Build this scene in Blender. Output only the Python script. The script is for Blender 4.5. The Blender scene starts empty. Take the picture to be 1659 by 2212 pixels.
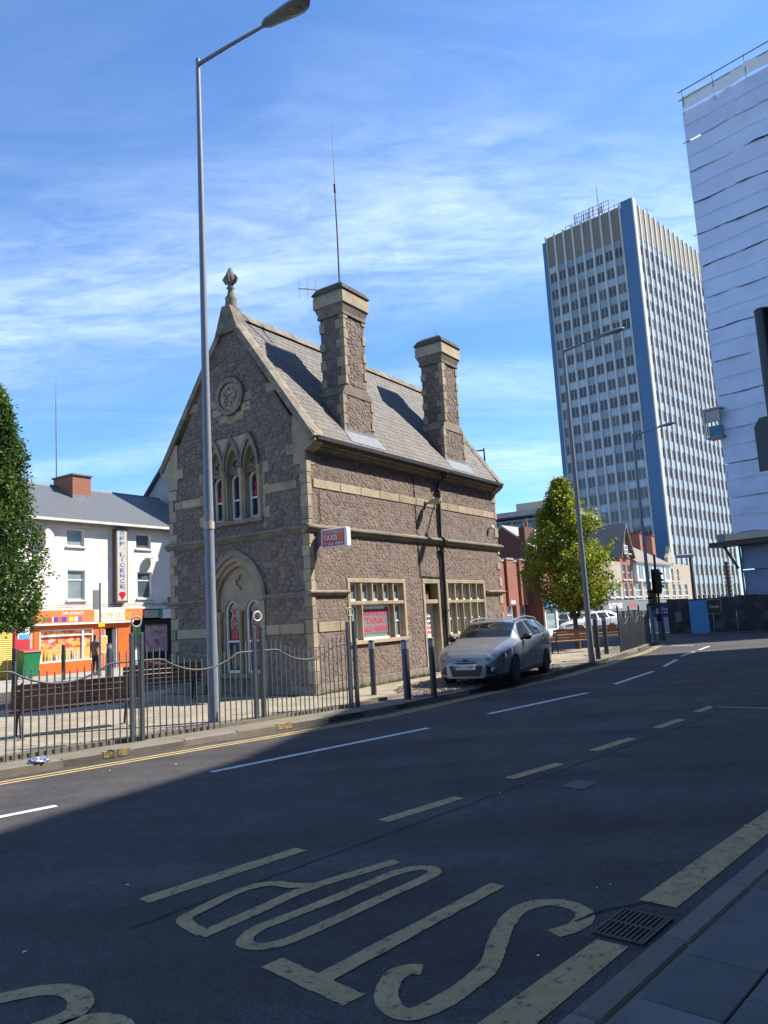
import bpy, bmesh, math, random
from mathutils import Vector, Matrix, noise as mnoise
R = math.radians
rnd = random.Random(7)
scn = bpy.context.scene
col = scn.collection

# ------------------------------------------------------------------ camera
F, CX, CY = 1652.0, 829.5, 1106.0           # focal length and centre in a 1659 x 2212 pixel frame
ROLL, PITCH, CAMZ = R(3.24), R(8.03), 1.75
c_f = Vector((0, math.cos(PITCH), math.sin(PITCH)))
c_r = Vector((1, 0, 0)); c_u = c_r.cross(c_f)
i_r = c_r*math.cos(ROLL) - c_u*math.sin(ROLL)
i_u = c_r*math.sin(ROLL) + c_u*math.cos(ROLL)
CAM = Vector((0, 0, CAMZ))
cd = bpy.data.cameras.new('camera'); cam = bpy.data.objects.new('camera', cd); col.objects.link(cam)
cd.sensor_fit = 'VERTICAL'; cd.sensor_height = 24.0; cd.lens = F/2212*24.0
cd.clip_start = 0.05; cd.clip_end = 3000
mw = Matrix.Identity(4)
for i in range(3):
    mw[i][0] = i_r[i]; mw[i][1] = i_u[i]; mw[i][2] = -c_f[i]; mw[i][3] = CAM[i]
cam.matrix_world = mw
scn.camera = cam

# ------------------------------------------------------------------ light
A_B = R(33.80)                                   # heading of the taxi office's long wall
U = Vector((math.sin(A_B), math.cos(A_B), 0)); V = Vector((-math.cos(A_B), math.sin(A_B), 0))
LDIR = (-0.49*U + 0.53*V + Vector((0, 0, -0.73))).normalized()
sun_el = math.asin(-LDIR.z); sun_az = math.atan2(-LDIR.x, -LDIR.y)
sd = bpy.data.lights.new('sun', 'SUN'); sd.energy = 5.0; sd.angle = R(0.55); sd.color = (1.0, 0.93, 0.82)
so = bpy.data.objects.new('sun', sd); col.objects.link(so); so.location = (40, 0, 60)
so.rotation_euler = LDIR.to_track_quat('-Z', 'Y').to_euler()
w = bpy.data.worlds.new('World'); scn.world = w; w.use_nodes = True
nt = w.node_tree; nt.nodes.clear()
def wn(t, **k):
    n = nt.nodes.new(t)
    for a, b in k.items(): setattr(n, a, b)
    return n
sky = wn('ShaderNodeTexSky', sky_type='NISHITA', sun_disc=False, sun_elevation=sun_el, sun_rotation=sun_az)
sky.air_density = 1.0; sky.dust_density = 0.25; sky.ozone_density = 2.6
bg = wn('ShaderNodeBackground'); bg.inputs[1].default_value = 0.094
out = wn('ShaderNodeOutputWorld')
tc = wn('ShaderNodeTexCoord'); sep = wn('ShaderNodeSeparateXYZ')
nt.links.new(tc.outputs['Generated'], sep.inputs[0])
def mth(op, a, b=None, clamp=False):
    m = wn('ShaderNodeMath', operation=op); m.use_clamp = clamp
    for i, v in enumerate((a, b)):
        if v is None: continue
        if isinstance(v, (int, float)): m.inputs[i].default_value = v
        else: nt.links.new(v, m.inputs[i])
    return m.outputs[0]
zz = mth('ADD', mth('MAXIMUM', sep.outputs[2], 0.0), 0.13)
uu = mth('DIVIDE', sep.outputs[0], zz); vv = mth('DIVIDE', sep.outputs[1], zz)
cmb = wn('ShaderNodeCombineXYZ'); nt.links.new(uu, cmb.inputs[0]); nt.links.new(vv, cmb.inputs[1])
def cloud_noise(loc, rot, sc, scale, detail, rough, dist):
    mp = wn('ShaderNodeMapping'); mp.inputs['Location'].default_value = loc
    mp.inputs['Rotation'].default_value = (0, 0, rot); mp.inputs['Scale'].default_value = sc
    nt.links.new(cmb.outputs[0], mp.inputs[0])
    n = wn('ShaderNodeTexNoise'); n.inputs['Scale'].default_value = scale; n.inputs['Detail'].default_value = detail
    n.inputs['Roughness'].default_value = rough; n.inputs['Distortion'].default_value = dist
    nt.links.new(mp.outputs[0], n.inputs['Vector']); return n.outputs[0]
warp = cloud_noise((3.1, 1.2, 0), 0.0, (0.8, 0.8, 1), 1.1, 3, 0.55, 0.3)
streak = cloud_noise((0.4, 5.2, 0), R(-14), (0.75, 2.0, 1), 2.2, 7, 0.6, 0.9)
fine = cloud_noise((2.0, 0.3, 0), R(38), (1.2, 3.0, 1), 6.0, 6, 0.65, 1.0)
def ramp(v, lo, hi):
    r = wn('ShaderNodeMapRange'); r.interpolation_type = 'SMOOTHSTEP'
    nt.links.new(v, r.inputs[0]); r.inputs[1].default_value = lo; r.inputs[2].default_value = hi; return r.outputs[0]
# cirrus lies in long bands across the sky
bandv = mth('ADD', mth('ADD', vv, mth('MULTIPLY', uu, 0.20)), mth('MULTIPLY', mth('SUBTRACT', warp, 0.5), 0.7))
def bandm(c, hw, k):
    d = mth('DIVIDE', mth('SUBTRACT', bandv, c), hw); e = wn('ShaderNodeMath', operation='EXPONENT')
    nt.links.new(mth('MULTIPLY', mth('MULTIPLY', d, d), -1.0), e.inputs[0]); return mth('MULTIPLY', e.outputs[0], k)
bands_ = bandm(1.52, 0.27, 1.0)
for c_, h_, k_ in ((2.38, 0.16, 0.55), (3.15, 0.30, 0.95), (4.4, 0.5, 0.9), (0.2, 0.2, 0.35), (-1.0, 0.35, 0.8), (-2.2, 0.4, 0.8), (-4.0, 0.7, 0.8)):
    bands_ = mth('ADD', bands_, bandm(c_, h_, k_))
tex = ramp(mth('ADD', mth('MULTIPLY', streak, 0.62), mth('MULTIPLY', fine, 0.38)), 0.28, 0.78)
cl = mth('MULTIPLY', bands_, mth('ADD', mth('MULTIPLY', tex, 0.85), 0.12))
cl = mth('ADD', cl, mth('ADD', mth('MULTIPLY', ramp(streak, 0.35, 0.85), 0.12), 0.05), True)
mx = wn('ShaderNodeMix', data_type='RGBA'); nt.links.new(mth('MULTIPLY', cl, 0.54), mx.inputs[0])
tint = wn('ShaderNodeMix', data_type='RGBA', blend_type='MULTIPLY'); tint.inputs[0].default_value = 1.0
nt.links.new(sky.outputs[0], tint.inputs[6]); tint.inputs[7].default_value = (0.62, 0.99, 1.36, 1)
nt.links.new(tint.outputs[2], mx.inputs[6]); mx.inputs[7].default_value = (7.4, 8.7, 10.3, 1)
nt.links.new(mx.outputs[2], bg.inputs[0]); nt.links.new(bg.outputs[0], out.inputs[0])
scn.view_settings.view_transform = 'Standard'; scn.view_settings.look = 'None'
scn.view_settings.exposure = 0.95; scn.view_settings.gamma = 1.0
scn.view_settings.use_curve_mapping = False
scn.cycles.max_bounces = 6; scn.cycles.use_denoising = True

# ------------------------------------------------------------------ from photo pixels to places
def ray(px, py):
    dx, dy = px-CX, py-CY
    return c_f*F + i_r*dx - i_u*dy
def gp(px, py, z=0.0):
    d = ray(px, py); return CAM + d*((z-CAMZ)/d.z)
def at_y(px, py, y):
    d = ray(px, py); return CAM + d*(y/d.y)
class Frame:
    """local x along a facade (heading), y inward (to the left of the heading), z up"""
    def __init__(s, p, heading):
        a = R(heading); s.o = Vector((p[0], p[1], 0)); s.h = heading
        s.u = Vector((math.sin(a), math.cos(a), 0)); s.v = Vector((-math.cos(a), math.sin(a), 0)); s.rz = R(90-heading)
    def face(s, px, py, off=0.0):          # on the plane y = off  -> (x, z)
        d = ray(px, py); t = (s.o + s.v*off - CAM).dot(s.v)/d.dot(s.v); p = CAM + d*t - s.o
        return p.dot(s.u), p.z
    def end(s, px, py, off=0.0):           # on the plane x = off  -> (y, z)
        d = ray(px, py); t = (s.o + s.u*off - CAM).dot(s.u)/d.dot(s.u); p = CAM + d*t - s.o
        return p.dot(s.v), p.z
    def loc(s, p): q = Vector(p)-s.o; return Vector((q.dot(s.u), q.dot(s.v), q.z))
    def w(s, x, y, z=0): return s.o + s.u*x + s.v*y + Vector((0, 0, z))

# ------------------------------------------------------------------ objects
def tag(o, label=None, cat=None, group=None, kind=None):
    for k, v in (('label', label), ('category', cat), ('group', group), ('kind', kind)):
        if v: o[k] = v
    return o
def thing(name, label, cat, loc=(0, 0, 0), rz=0.0, group=None):
    o = bpy.data.objects.new(name, None); col.objects.link(o); o.empty_display_size = 0.2
    o.location = loc; o.rotation_euler = (0, 0, rz); return tag(o, label, cat, group)
def link(name, me, parent=None, loc=None, rot=None):
    o = bpy.data.objects.new(name, me); col.objects.link(o)
    if parent: o.parent = parent
    if loc is not None: o.location = loc
    if rot is not None: o.rotation_euler = rot
    return o
def copy_tree(o, parent=None):
    c = o.copy(); col.objects.link(c); c.parent = parent
    for ch in list(o.children): copy_tree(ch, c)
    return c
class MB:
    def __init__(s): s.v = []; s.f = []; s.m = []; s.cur = 0; s.sm = []
    def add(s, vs, fs, smooth=False):
        b = len(s.v); s.v += [tuple(p) for p in vs]; s.f += [tuple(i+b for i in f) for f in fs]
        s.m += [s.cur]*len(fs); s.sm += [smooth]*len(fs); return s
    def box(s, x0, x1, y0, y1, z0, z1):
        return s.add([(x0,y0,z0),(x1,y0,z0),(x1,y1,z0),(x0,y1,z0),(x0,y0,z1),(x1,y0,z1),(x1,y1,z1),(x0,y1,z1)],
                     [(0,3,2,1),(4,5,6,7),(0,1,5,4),(1,2,6,5),(2,3,7,6),(3,0,4,7)])
    def bevbox(s, x0, x1, y0, y1, z0, z1, b=0.01):
        """box whose six faces are framed by a chamfer"""
        P = []
        for z, i in ((z0, b), (z0+b, 0), (z1-b, 0), (z1, b)):
            for (x, y, sx, sy) in ((x0, y0, 1, 1), (x1, y0, -1, 1), (x1, y1, -1, -1), (x0, y1, 1, -1)):
                P += [(x+sx*(i+b), y+sy*i, z), (x+sx*i, y+sy*(i+b), z)] if True else []
        # order each ring ccw as 8 points
        rings = []
        for r in range(4):
            q = P[r*8:r*8+8]; rings.append([q[1], q[0], q[2], q[3], q[5], q[4], q[6], q[7]])
        vs = [p for r in rings for p in r]; fs = [tuple(reversed(range(8))), tuple(range(24, 32))]
        for r in range(3):
            for i in range(8):
                j = (i+1) % 8; fs.append((r*8+i, r*8+j, r*8+8+j, r*8+8+i))
        return s.add(vs, fs)
    def prism(s, pts, axis, a, b):
        """2-D outline extruded along axis ('x','y','z') from a to b; pts are in the other two axes in order"""
        def mk(p, d): return {'x': (d, p[0], p[1]), 'y': (p[0], d, p[1]), 'z': (p[0], p[1], d)}[axis]
        n = len(pts); vs = [mk(p, a) for p in pts]+[mk(p, b) for p in pts]
        return s.add(vs, [tuple(range(n)), tuple(reversed(range(n, 2*n)))]+[(i, i+n, (i+1) % n+n, (i+1) % n) for i in range(n)])
    def tube(s, path, r, n=8, caps=True, smooth=True):
        path = [Vector(p) for p in path]; rs = r if isinstance(r, (list, tuple)) else [r]*len(path)
        vs = []; ref = None
        for i, p in enumerate(path):
            d = (path[min(i+1, len(path)-1)]-path[max(i-1, 0)]).normalized()
            if ref is None: ref = Vector((0, 0, 1)) if abs(d.z) < 0.9 else Vector((1, 0, 0))
            a = d.cross(ref).normalized(); b = a.cross(d).normalized(); ref = b
            for k in range(n):
                t = 2*math.pi*k/n; vs.append(p + (a*math.cos(t)+b*math.sin(t))*rs[i])
        fs = []
        for i in range(len(path)-1):
            for k in range(n):
                j = (k+1) % n; fs.append((i*n+k, i*n+j, (i+1)*n+j, (i+1)*n+k))
        s.add(vs, fs, smooth)
        if caps: s.add([vs[k] for k in range(n)], [tuple(reversed(range(n)))]); s.add(vs[-n:], [tuple(range(n))])
        return s
    def lathe(s, prof, cx=0, cy=0, n=16, smooth=True, axis='z'):
        vs = []
        for (r, z) in prof:
            for k in range(n):
                t = 2*math.pi*k/n
                if axis == 'z': vs.append((cx+r*math.cos(t), cy+r*math.sin(t), z))
                elif axis == 'y': vs.append((cx+r*math.cos(t), z, cy+r*math.sin(t)))
                else: vs.append((z, cx+r*math.cos(t), cy+r*math.sin(t)))
        fs = [(i*n+k, i*n+(k+1) % n, (i+1)*n+(k+1) % n, (i+1)*n+k) for i in range(len(prof)-1) for k in range(n)]
        s.add(vs, fs, smooth); m = len(prof)-1
        s.add(vs[:n], [tuple(reversed(range(n)))]); s.add(vs[m*n:], [tuple(range(n))]); return s
    def sweep(s, prof, path_a, path_b, out):
        """profile [(out, up)] swept straight from a to b; out = unit vector"""
        a, b, o = Vector(path_a), Vector(path_b), Vector(out); z = Vector((0, 0, 1)); n = len(prof)
        vs = [a+o*p+z*q for p, q in prof]+[b+o*p+z*q for p, q in prof]
        return s.add(vs, [tuple(range(n)), tuple(reversed(range(n, 2*n)))]+[(i, i+n, (i+1) % n+n, (i+1) % n) for i in range(n)])
    def mesh(s, name, mats):
        me = bpy.data.meshes.new(name); me.from_pydata(s.v, [], s.f)
        for m in (mats if isinstance(mats, (list, tuple)) else [mats]): me.materials.append(m)
        me.polygons.foreach_set('material_index', s.m); me.polygons.foreach_set('use_smooth', s.sm)
        bm = bmesh.new(); bm.from_mesh(me); bmesh.ops.recalc_face_normals(bm, faces=bm.faces); bm.to_mesh(me); bm.free()
        me.update(); return me
    def build(s, name, mats, parent=None, loc=None, rot=None): return link(name, s.mesh(name, mats), parent, loc, rot)
def boxpart(name, m, parent, *b, bev=0.0):
    q = MB(); q.bevbox(*b, bev) if bev else q.box(*b); return q.build(name, m, parent)
def curve_mesh(cu, name):
    o = bpy.data.objects.new('tmp', cu); col.objects.link(o)
    dg = bpy.context.evaluated_depsgraph_get(); me = bpy.data.meshes.new_from_object(o.evaluated_get(dg))
    bpy.data.objects.remove(o); bpy.data.curves.remove(cu); me.name = name; return me
def plate(name, outer, holes, depth, conv, m, parent=None):
    """flat plate with holes; conv(x, y, d) -> local point, d from 0 to depth"""
    cu = bpy.data.curves.new('c', 'CURVE'); cu.dimensions = '2D'; cu.fill_mode = 'BOTH'; cu.extrude = depth/2
    for pts in [outer]+holes:
        sp = cu.splines.new('POLY'); sp.points.add(len(pts)-1); sp.use_cyclic_u = True
        for p, q in zip(sp.points, pts): p.co = (q[0], q[1], 0, 1)
    me = curve_mesh(cu, name)
    for v_ in me.vertices: v_.co = conv(v_.co.x, v_.co.y, v_.co.z+depth/2)
    me.materials.clear(); me.materials.append(m)
    bm = bmesh.new(); bm.from_mesh(me); bmesh.ops.recalc_face_normals(bm, faces=bm.faces); bm.to_mesh(me); bm.free()
    return link(name, me, parent)
def text(body, m, parent, origin, ex, ey, w=None, h=None, depth=0.004, name='lettering', shear=0.0, bold=0.0, space=1.0):
    """flat lettering centred on origin; ex, ey = directions of reading and of letter height"""
    cu = bpy.data.curves.new('t', 'FONT'); cu.body = body; cu.align_x = 'CENTER'; cu.align_y = 'CENTER'; cu.extrude = 0.5; cu.offset = bold
    cu.shear = shear; cu.space_line = space; cu.resolution_u = 3
    me = curve_mesh(cu, name); xs = [v_.co.x for v_ in me.vertices]; ys = [v_.co.y for v_ in me.vertices]
    if not xs: return None
    cx, cy = (max(xs)+min(xs))/2, (max(ys)+min(ys))/2
    kx = w/(max(xs)-min(xs)) if w else None; ky = h/(max(ys)-min(ys)) if h else None
    kx = kx or ky; ky = ky or kx
    ex, ey, o = Vector(ex), Vector(ey), Vector(origin); nn = ex.cross(ey).normalized()
    for v_ in me.vertices: v_.co = o + ex*((v_.co.x-cx)*kx) + ey*((v_.co.y-cy)*ky) + nn*(v_.co.z*depth)
    me.materials.clear(); me.materials.append(m); return link(name, me, parent)

# ------------------------------------------------------------------ materials
def mat(name, c1, c2=None, scale=4.0, rough=0.8, bump=0.0, bscale=40.0, metal=0.0, rand=0.0, detail=6, lo=0.35, hi=0.65,
        spec=0.5, c3=None, scale3=0.6, island=False, brick=None, emit=None, coat=0.0, dirt=0.0):
    m = bpy.data.materials.new(name); m.use_nodes = True; t = m.node_tree; b = t.nodes['Principled BSDF']
    L = t.links.new; N = t.nodes.new
    b.inputs['Roughness'].default_value = rough; b.inputs['Metallic'].default_value = metal
    b.inputs['Specular IOR Level'].default_value = spec; b.inputs['Coat Weight'].default_value = coat
    tcn = N('ShaderNodeTexCoord'); vec = tcn.outputs['Object']
    oi = N('ShaderNodeObjectInfo')
    off = N('ShaderNodeVectorMath'); off.operation = 'SCALE'; off.inputs['Scale'].default_value = 37.0
    cx = N('ShaderNodeCombineXYZ')
    for i in range(3): L(oi.outputs['Random'], cx.inputs[i])
    L(cx.outputs[0], off.inputs[0])
    ad = N('ShaderNodeVectorMath'); ad.operation = 'ADD'; L(vec, ad.inputs[0]); L(off.outputs[0], ad.inputs[1])
    vec = ad.outputs[0] if rand or island else vec
    def nz(sc, det=detail, rg=0.6):
        n = N('ShaderNodeTexNoise'); n.inputs['Scale'].default_value = sc; n.inputs['Detail'].default_value = det
        n.inputs['Roughness'].default_value = rg; L(vec, n.inputs['Vector']); return n.outputs[0]
    def rng(v, a, c, o0=0.0, o1=1.0):
        r = N('ShaderNodeMapRange'); L(v, r.inputs[0]); r.inputs[1].default_value = a; r.inputs[2].default_value = c
        r.inputs[3].default_value = o0; r.inputs[4].default_value = o1; return r.outputs[0]
    def mixc(f, a, c, blend='MIX'):
        x = N('ShaderNodeMix'); x.data_type = 'RGBA'; x.blend_type = blend
        for s, v in ((0, f), (6, a), (7, c)):
            if isinstance(v, (int, float)): x.inputs[s].default_value = v
            elif isinstance(v, (tuple, list)): x.inputs[s].default_value = (*v[:3], 1)
            else: L(v, x.inputs[s])
        return x.outputs[2]
    colr = None
    if c2 is not None: colr = mixc(rng(nz(scale), lo, hi), c1, c2)
    if c3 is not None: colr = mixc(rng(nz(scale3, 4), 0.48, 0.66), colr or c1, c3)
    if brick:      # (width, height, mortar, colour)
        bt = N('ShaderNodeTexBrick'); bt.inputs['Scale'].default_value = 1.0
        bt.inputs['Brick Width'].default_value = brick[0]; bt.inputs['Row Height'].default_value = brick[1]; bt.inputs['Mortar Size'].default_value = brick[2]
        mp = N('ShaderNodeMapping'); mp.inputs['Rotation'].default_value = brick[4] if len(brick) > 4 else (R(90), 0, 0)
        L(tcn.outputs['Object'], mp.inputs[0]); L(mp.outputs[0], bt.inputs['Vector'])
        colr = mixc(bt.outputs['Fac'], colr or c1, brick[3])
    if rand or island:
        rv = oi.outputs['Random']
        if island:
            ge = N('ShaderNodeNewGeometry'); a_ = N('ShaderNodeMath'); a_.operation = 'ADD'
            L(ge.outputs['Random Per Island'], a_.inputs[0]); L(rv, a_.inputs[1])
            f_ = N('ShaderNodeMath'); f_.operation = 'FRACT'; L(a_.outputs[0], f_.inputs[0]); rv = f_.outputs[0]
        if isinstance(rand, (list, tuple)):
            cr = N('ShaderNodeValToRGB'); cr.color_ramp.interpolation = 'CONSTANT'
            for i, c in enumerate(rand):
                e = cr.color_ramp.elements[0] if i == 0 else cr.color_ramp.elements.new(i/len(rand))
                e.position = i/len(rand); e.color = (*c, 1)
            L(rv, cr.inputs[0]); colr = mixc(0.72, colr or c1, cr.outputs[0])
        else:
            g = rng(rv, 0, 1, 1-rand, 1+rand); gx = N('ShaderNodeCombineXYZ')
            for i in range(3): L(g, gx.inputs[i])
            colr = mixc(1.0, colr or c1, gx.outputs[0], 'MULTIPLY')
    if dirt:
        colr = mixc(rng(nz(1.7, 8, 0.7), 0.42, 0.75, 0, dirt), colr or c1, tuple(x*0.3 for x in c1))
    if colr is None: b.inputs['Base Color'].default_value = (*c1, 1)
    else: L(colr, b.inputs['Base Color'])
    if bump or (brick and len(brick) > 5):
        bp = N('ShaderNodeBump'); bp.inputs['Strength'].default_value = bump or 0.4; bp.inputs['Distance'].default_value = 0.02
        L(nz(bscale, 8, 0.65), bp.inputs['Height']); nrm = bp.outputs[0]
        if brick:
            b2 = N('ShaderNodeBump'); b2.inputs['Strength'].default_value = 0.6; b2.inputs['Distance'].default_value = 0.01; b2.invert = True
            L(bt.outputs['Fac'], b2.inputs['Height']); L(nrm, b2.inputs['Normal']); nrm = b2.outputs[0]
        L(nrm, b.inputs['Normal'])
    if emit: b.inputs['Emission Color'].default_value = (*emit[:3], 1); b.inputs['Emission Strength'].default_value = emit[3]
    return m
M = {}
STONE = [(0.20,0.145,0.115),(0.225,0.17,0.14),(0.17,0.12,0.10),(0.245,0.19,0.155),(0.165,0.135,0.12),(0.215,0.165,0.125),(0.21,0.15,0.115),(0.20,0.165,0.14),(0.18,0.135,0.115),(0.14,0.105,0.09)]
M['stone'] = mat('rubble_stone', (0.20,0.15,0.125), (0.265,0.21,0.175), 26, 0.9, 0.55, 60, rand=STONE, island=True, dirt=0.45)
M['mortar'] = mat('mortar', (0.195,0.155,0.125), (0.15,0.12,0.10), 9, 0.95, 0.6, 70)
M['ashlar'] = mat('buff_ashlar', (0.40,0.32,0.21), (0.31,0.25,0.17), 3.0, 0.9, 0.35, 50, rand=0.16, island=True, c3=(0.24,0.205,0.15), scale3=1.6)
M['ashlar_old'] = mat('weathered_ashlar', (0.26,0.22,0.165), (0.14,0.125,0.10), 4.0, 0.95, 0.6, 40, rand=0.15, island=True)
M['capstone'] = mat('blackened_capstone', (0.09,0.085,0.065), (0.05,0.048,0.04), 5.0, 0.95, 0.7, 40)
M['slate'] = mat('slate', (0.118,0.102,0.086), (0.085,0.075,0.068), 14, 0.66, 0.4, 50, rand=[(0.122,0.106,0.09),(0.098,0.087,0.078),(0.138,0.12,0.10),(0.108,0.092,0.08),(0.085,0.08,0.078)], island=True)
M['slate_grey'] = mat('grey_slate', (0.105,0.112,0.12), (0.08,0.086,0.096), 8, 0.6, 0.3, 30, rand=0.12, brick=(0.5,0.26,0.01,(0.08,0.085,0.095),(0,0,0)))
M['lead'] = mat('lead', (0.17,0.19,0.22), (0.13,0.145,0.17), 6, 0.7, 0.2, 20)
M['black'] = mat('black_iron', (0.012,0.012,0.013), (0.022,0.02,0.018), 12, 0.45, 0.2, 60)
M['grey_iron'] = mat('painted_grey_steel', (0.05,0.062,0.074), (0.068,0.08,0.092), 18, 0.5, 0.15, 80, dirt=0.3)
M['bollard'] = mat('bollard_grey', (0.03,0.033,0.042), (0.045,0.05,0.06), 20, 0.45, 0.1, 80)
M['band_grey'] = mat('reflective_band', (0.22,0.24,0.3), None, rough=0.4)
M['galv'] = mat('galvanised_steel', (0.20,0.22,0.26), (0.16,0.18,0.22), 14, 0.55, 0.1, 60)
M['lamp_blue'] = mat('lamp_grey_paint', (0.16,0.20,0.245), (0.19,0.23,0.27), 14, 0.4, 0.1, 60)
M['lens'] = mat('lamp_lens', (0.24,0.22,0.17), (0.16,0.15,0.12), 8, 0.15)
M['white'] = mat('white_paint', (0.78,0.78,0.76), (0.66,0.66,0.63), 5, 0.55, 0.1, 40)
M['offwhite'] = mat('weathered_white', (0.66,0.64,0.58), (0.5,0.47,0.42), 3, 0.7, 0.2, 30)
M['glass'] = mat('window_glass', (0.10,0.125,0.14), (0.06,0.08,0.095), 1.2, 0.06, spec=0.8)
M['glass_pale'] = mat('frosted_glass', (0.24,0.29,0.3), (0.16,0.2,0.21), 1.5, 0.12, spec=0.8)
M['glass_dark'] = mat('dark_glass', (0.022,0.026,0.035), None, rough=0.06, spec=0.8)
M['dark'] = mat('dark_interior', (0.018,0.016,0.015), (0.03,0.026,0.022), 3, 0.9)
M['asphalt'] = None
M['red'] = mat('red_sign', (0.45,0.012,0.03), None, rough=0.35)
M['redlet'] = mat('red_letters', (0.62,0.03,0.02), None, rough=0.5)
M['pinklet'] = mat('pink_letters', (0.50,0.05,0.12), None, rough=0.5)
M['orange_sq'] = mat('orange_square', (0.62,0.13,0.005), None, rough=0.35)
M['letw'] = mat('white_letters', (0.75,0.73,0.72), None, rough=0.5)
M['yellow'] = mat('yellow_plastic', (0.75,0.45,0.02), None, rough=0.4)
M['blackplastic'] = mat('black_plastic', (0.01,0.01,0.011), None, rough=0.35)
# ================================================================== GROUND, ROADS, PAVEMENTS
def asphalt_mat():
    m = mat('asphalt', (0.049,0.0435,0.044), (0.073,0.066,0.065), 1.1, 0.92, 0.0)
    t = m.node_tree; L = t.links.new; N = t.nodes.new; b = t.nodes['Principled BSDF']
    tcn = N('ShaderNodeTexCoord')
    v = N('ShaderNodeTexVoronoi'); v.inputs['Scale'].default_value = 95; L(tcn.outputs['Object'], v.inputs['Vector'])
    n = N('ShaderNodeTexNoise'); n.inputs['Scale'].default_value = 160; n.inputs['Detail'].default_value = 4; L(tcn.outputs['Object'], n.inputs['Vector'])
    mr = N('ShaderNodeMapRange'); L(v.outputs['Color'], mr.inputs[0]); mr.inputs[1].default_value = 0.1; mr.inputs[2].default_value = 0.95
    mr.inputs[3].default_value = 0.62; mr.inputs[4].default_value = 1.45
    mx = N('ShaderNodeMix'); mx.data_type = 'RGBA'; mx.blend_type = 'MULTIPLY'; mx.inputs[0].default_value = 1.0
    src = b.inputs['Base Color'].links[0].from_socket; L(src, mx.inputs[6])
    cc = N('ShaderNodeCombineColor')
    for i in range(3): L(mr.outputs[0], cc.inputs[i])
    L(cc.outputs[0], mx.inputs[7])
    n2 = N('ShaderNodeTexNoise'); n2.inputs['Scale'].default_value = 0.35; n2.inputs['Detail'].default_value = 5; L(tcn.outputs['Object'], n2.inputs['Vector'])
    r2 = N('ShaderNodeMapRange'); L(n2.outputs[0], r2.inputs[0]); r2.inputs[1].default_value = 0.35; r2.inputs[2].default_value = 0.65
    m2 = N('ShaderNodeMix'); m2.data_type = 'RGBA'; m2.blend_type = 'MULTIPLY'; L(r2.outputs[0], m2.inputs[0]); L(mx.outputs[2], m2.inputs[6]); m2.inputs[7].default_value = (0.74, 0.74, 0.76, 1)
    mp = N('ShaderNodeMapping'); mp.inputs['Rotation'].default_value = (0, 0, R(-47)); mp.inputs['Scale'].default_value = (0.07, 1.0, 1.0); L(tcn.outputs['Object'], mp.inputs[0])
    n3 = N('ShaderNodeTexNoise'); n3.inputs['Scale'].default_value = 1.3; n3.inputs['Detail'].default_value = 4; L(mp.outputs[0], n3.inputs['Vector'])
    r3 = N('ShaderNodeMapRange'); L(n3.outputs[0], r3.inputs[0]); r3.inputs[1].default_value = 0.3; r3.inputs[2].default_value = 0.7; r3.inputs[3].default_value = 0.70; r3.inputs[4].default_value = 1.32
    n4 = N('ShaderNodeTexNoise'); n4.inputs['Scale'].default_value = 7.0; n4.inputs['Detail'].default_value = 8; n4.inputs['Roughness'].default_value = 0.75; L(tcn.outputs['Object'], n4.inputs['Vector'])
    r4 = N('ShaderNodeMapRange'); L(n4.outputs[0], r4.inputs[0]); r4.inputs[1].default_value = 0.3; r4.inputs[2].default_value = 0.7; r4.inputs[3].default_value = 0.72; r4.inputs[4].default_value = 1.25
    mm = N('ShaderNodeMath'); mm.operation = 'MULTIPLY'; L(r3.outputs[0], mm.inputs[0]); L(r4.outputs[0], mm.inputs[1])
    c3 = N('ShaderNodeCombineColor')
    for i in range(3): L(mm.outputs[0], c3.inputs[i])
    m3 = N('ShaderNodeMix'); m3.data_type = 'RGBA'; m3.blend_type = 'MULTIPLY'; m3.inputs[0].default_value = 1.0; L(m2.outputs[2], m3.inputs[6]); L(c3.outputs[0], m3.inputs[7])
    L(m3.outputs[2], b.inputs['Base Color'])
    bp = N('ShaderNodeBump'); bp.inputs['Strength'].default_value = 0.7; bp.inputs['Distance'].default_value = 0.006
    L(v.outputs['Distance'], bp.inputs['Height']); L(bp.outputs[0], b.inputs['Normal']); return m
M['asphalt'] = asphalt_mat()
M['ground'] = mat('far_ground', (0.16,0.15,0.14), (0.12,0.115,0.11), 0.2, 0.95)
M['concrete'] = mat('pavement_concrete', (0.22,0.19,0.145), (0.165,0.145,0.11), 2.2, 0.93, 0.5, 70, dirt=0.35)
M['kerb'] = mat('granite_kerb', (0.215,0.18,0.15), (0.165,0.14,0.12), 9, 0.85, 0.4, 80, rand=0.14, dirt=0.3)
M['slab'] = mat('paving_slab', (0.31,0.265,0.19), (0.255,0.22,0.16), 3.5, 0.9, 0.3, 60, rand=0.13, island=True)
M['slab_grey'] = mat('grey_paving_slab', (0.165,0.165,0.165), (0.12,0.12,0.12), 3.5, 0.9, 0.35, 60, rand=0.2, island=True, dirt=0.3)
M['sett'] = mat('granite_sett', (0.13,0.085,0.075), (0.19,0.14,0.12), 20, 0.75, 0.6, 60, rand=0.4, island=True)
M['palepave'] = mat('pale_paving', (0.34,0.31,0.27), (0.27,0.25,0.22), 1.5, 0.9, 0.2, 40)
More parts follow.
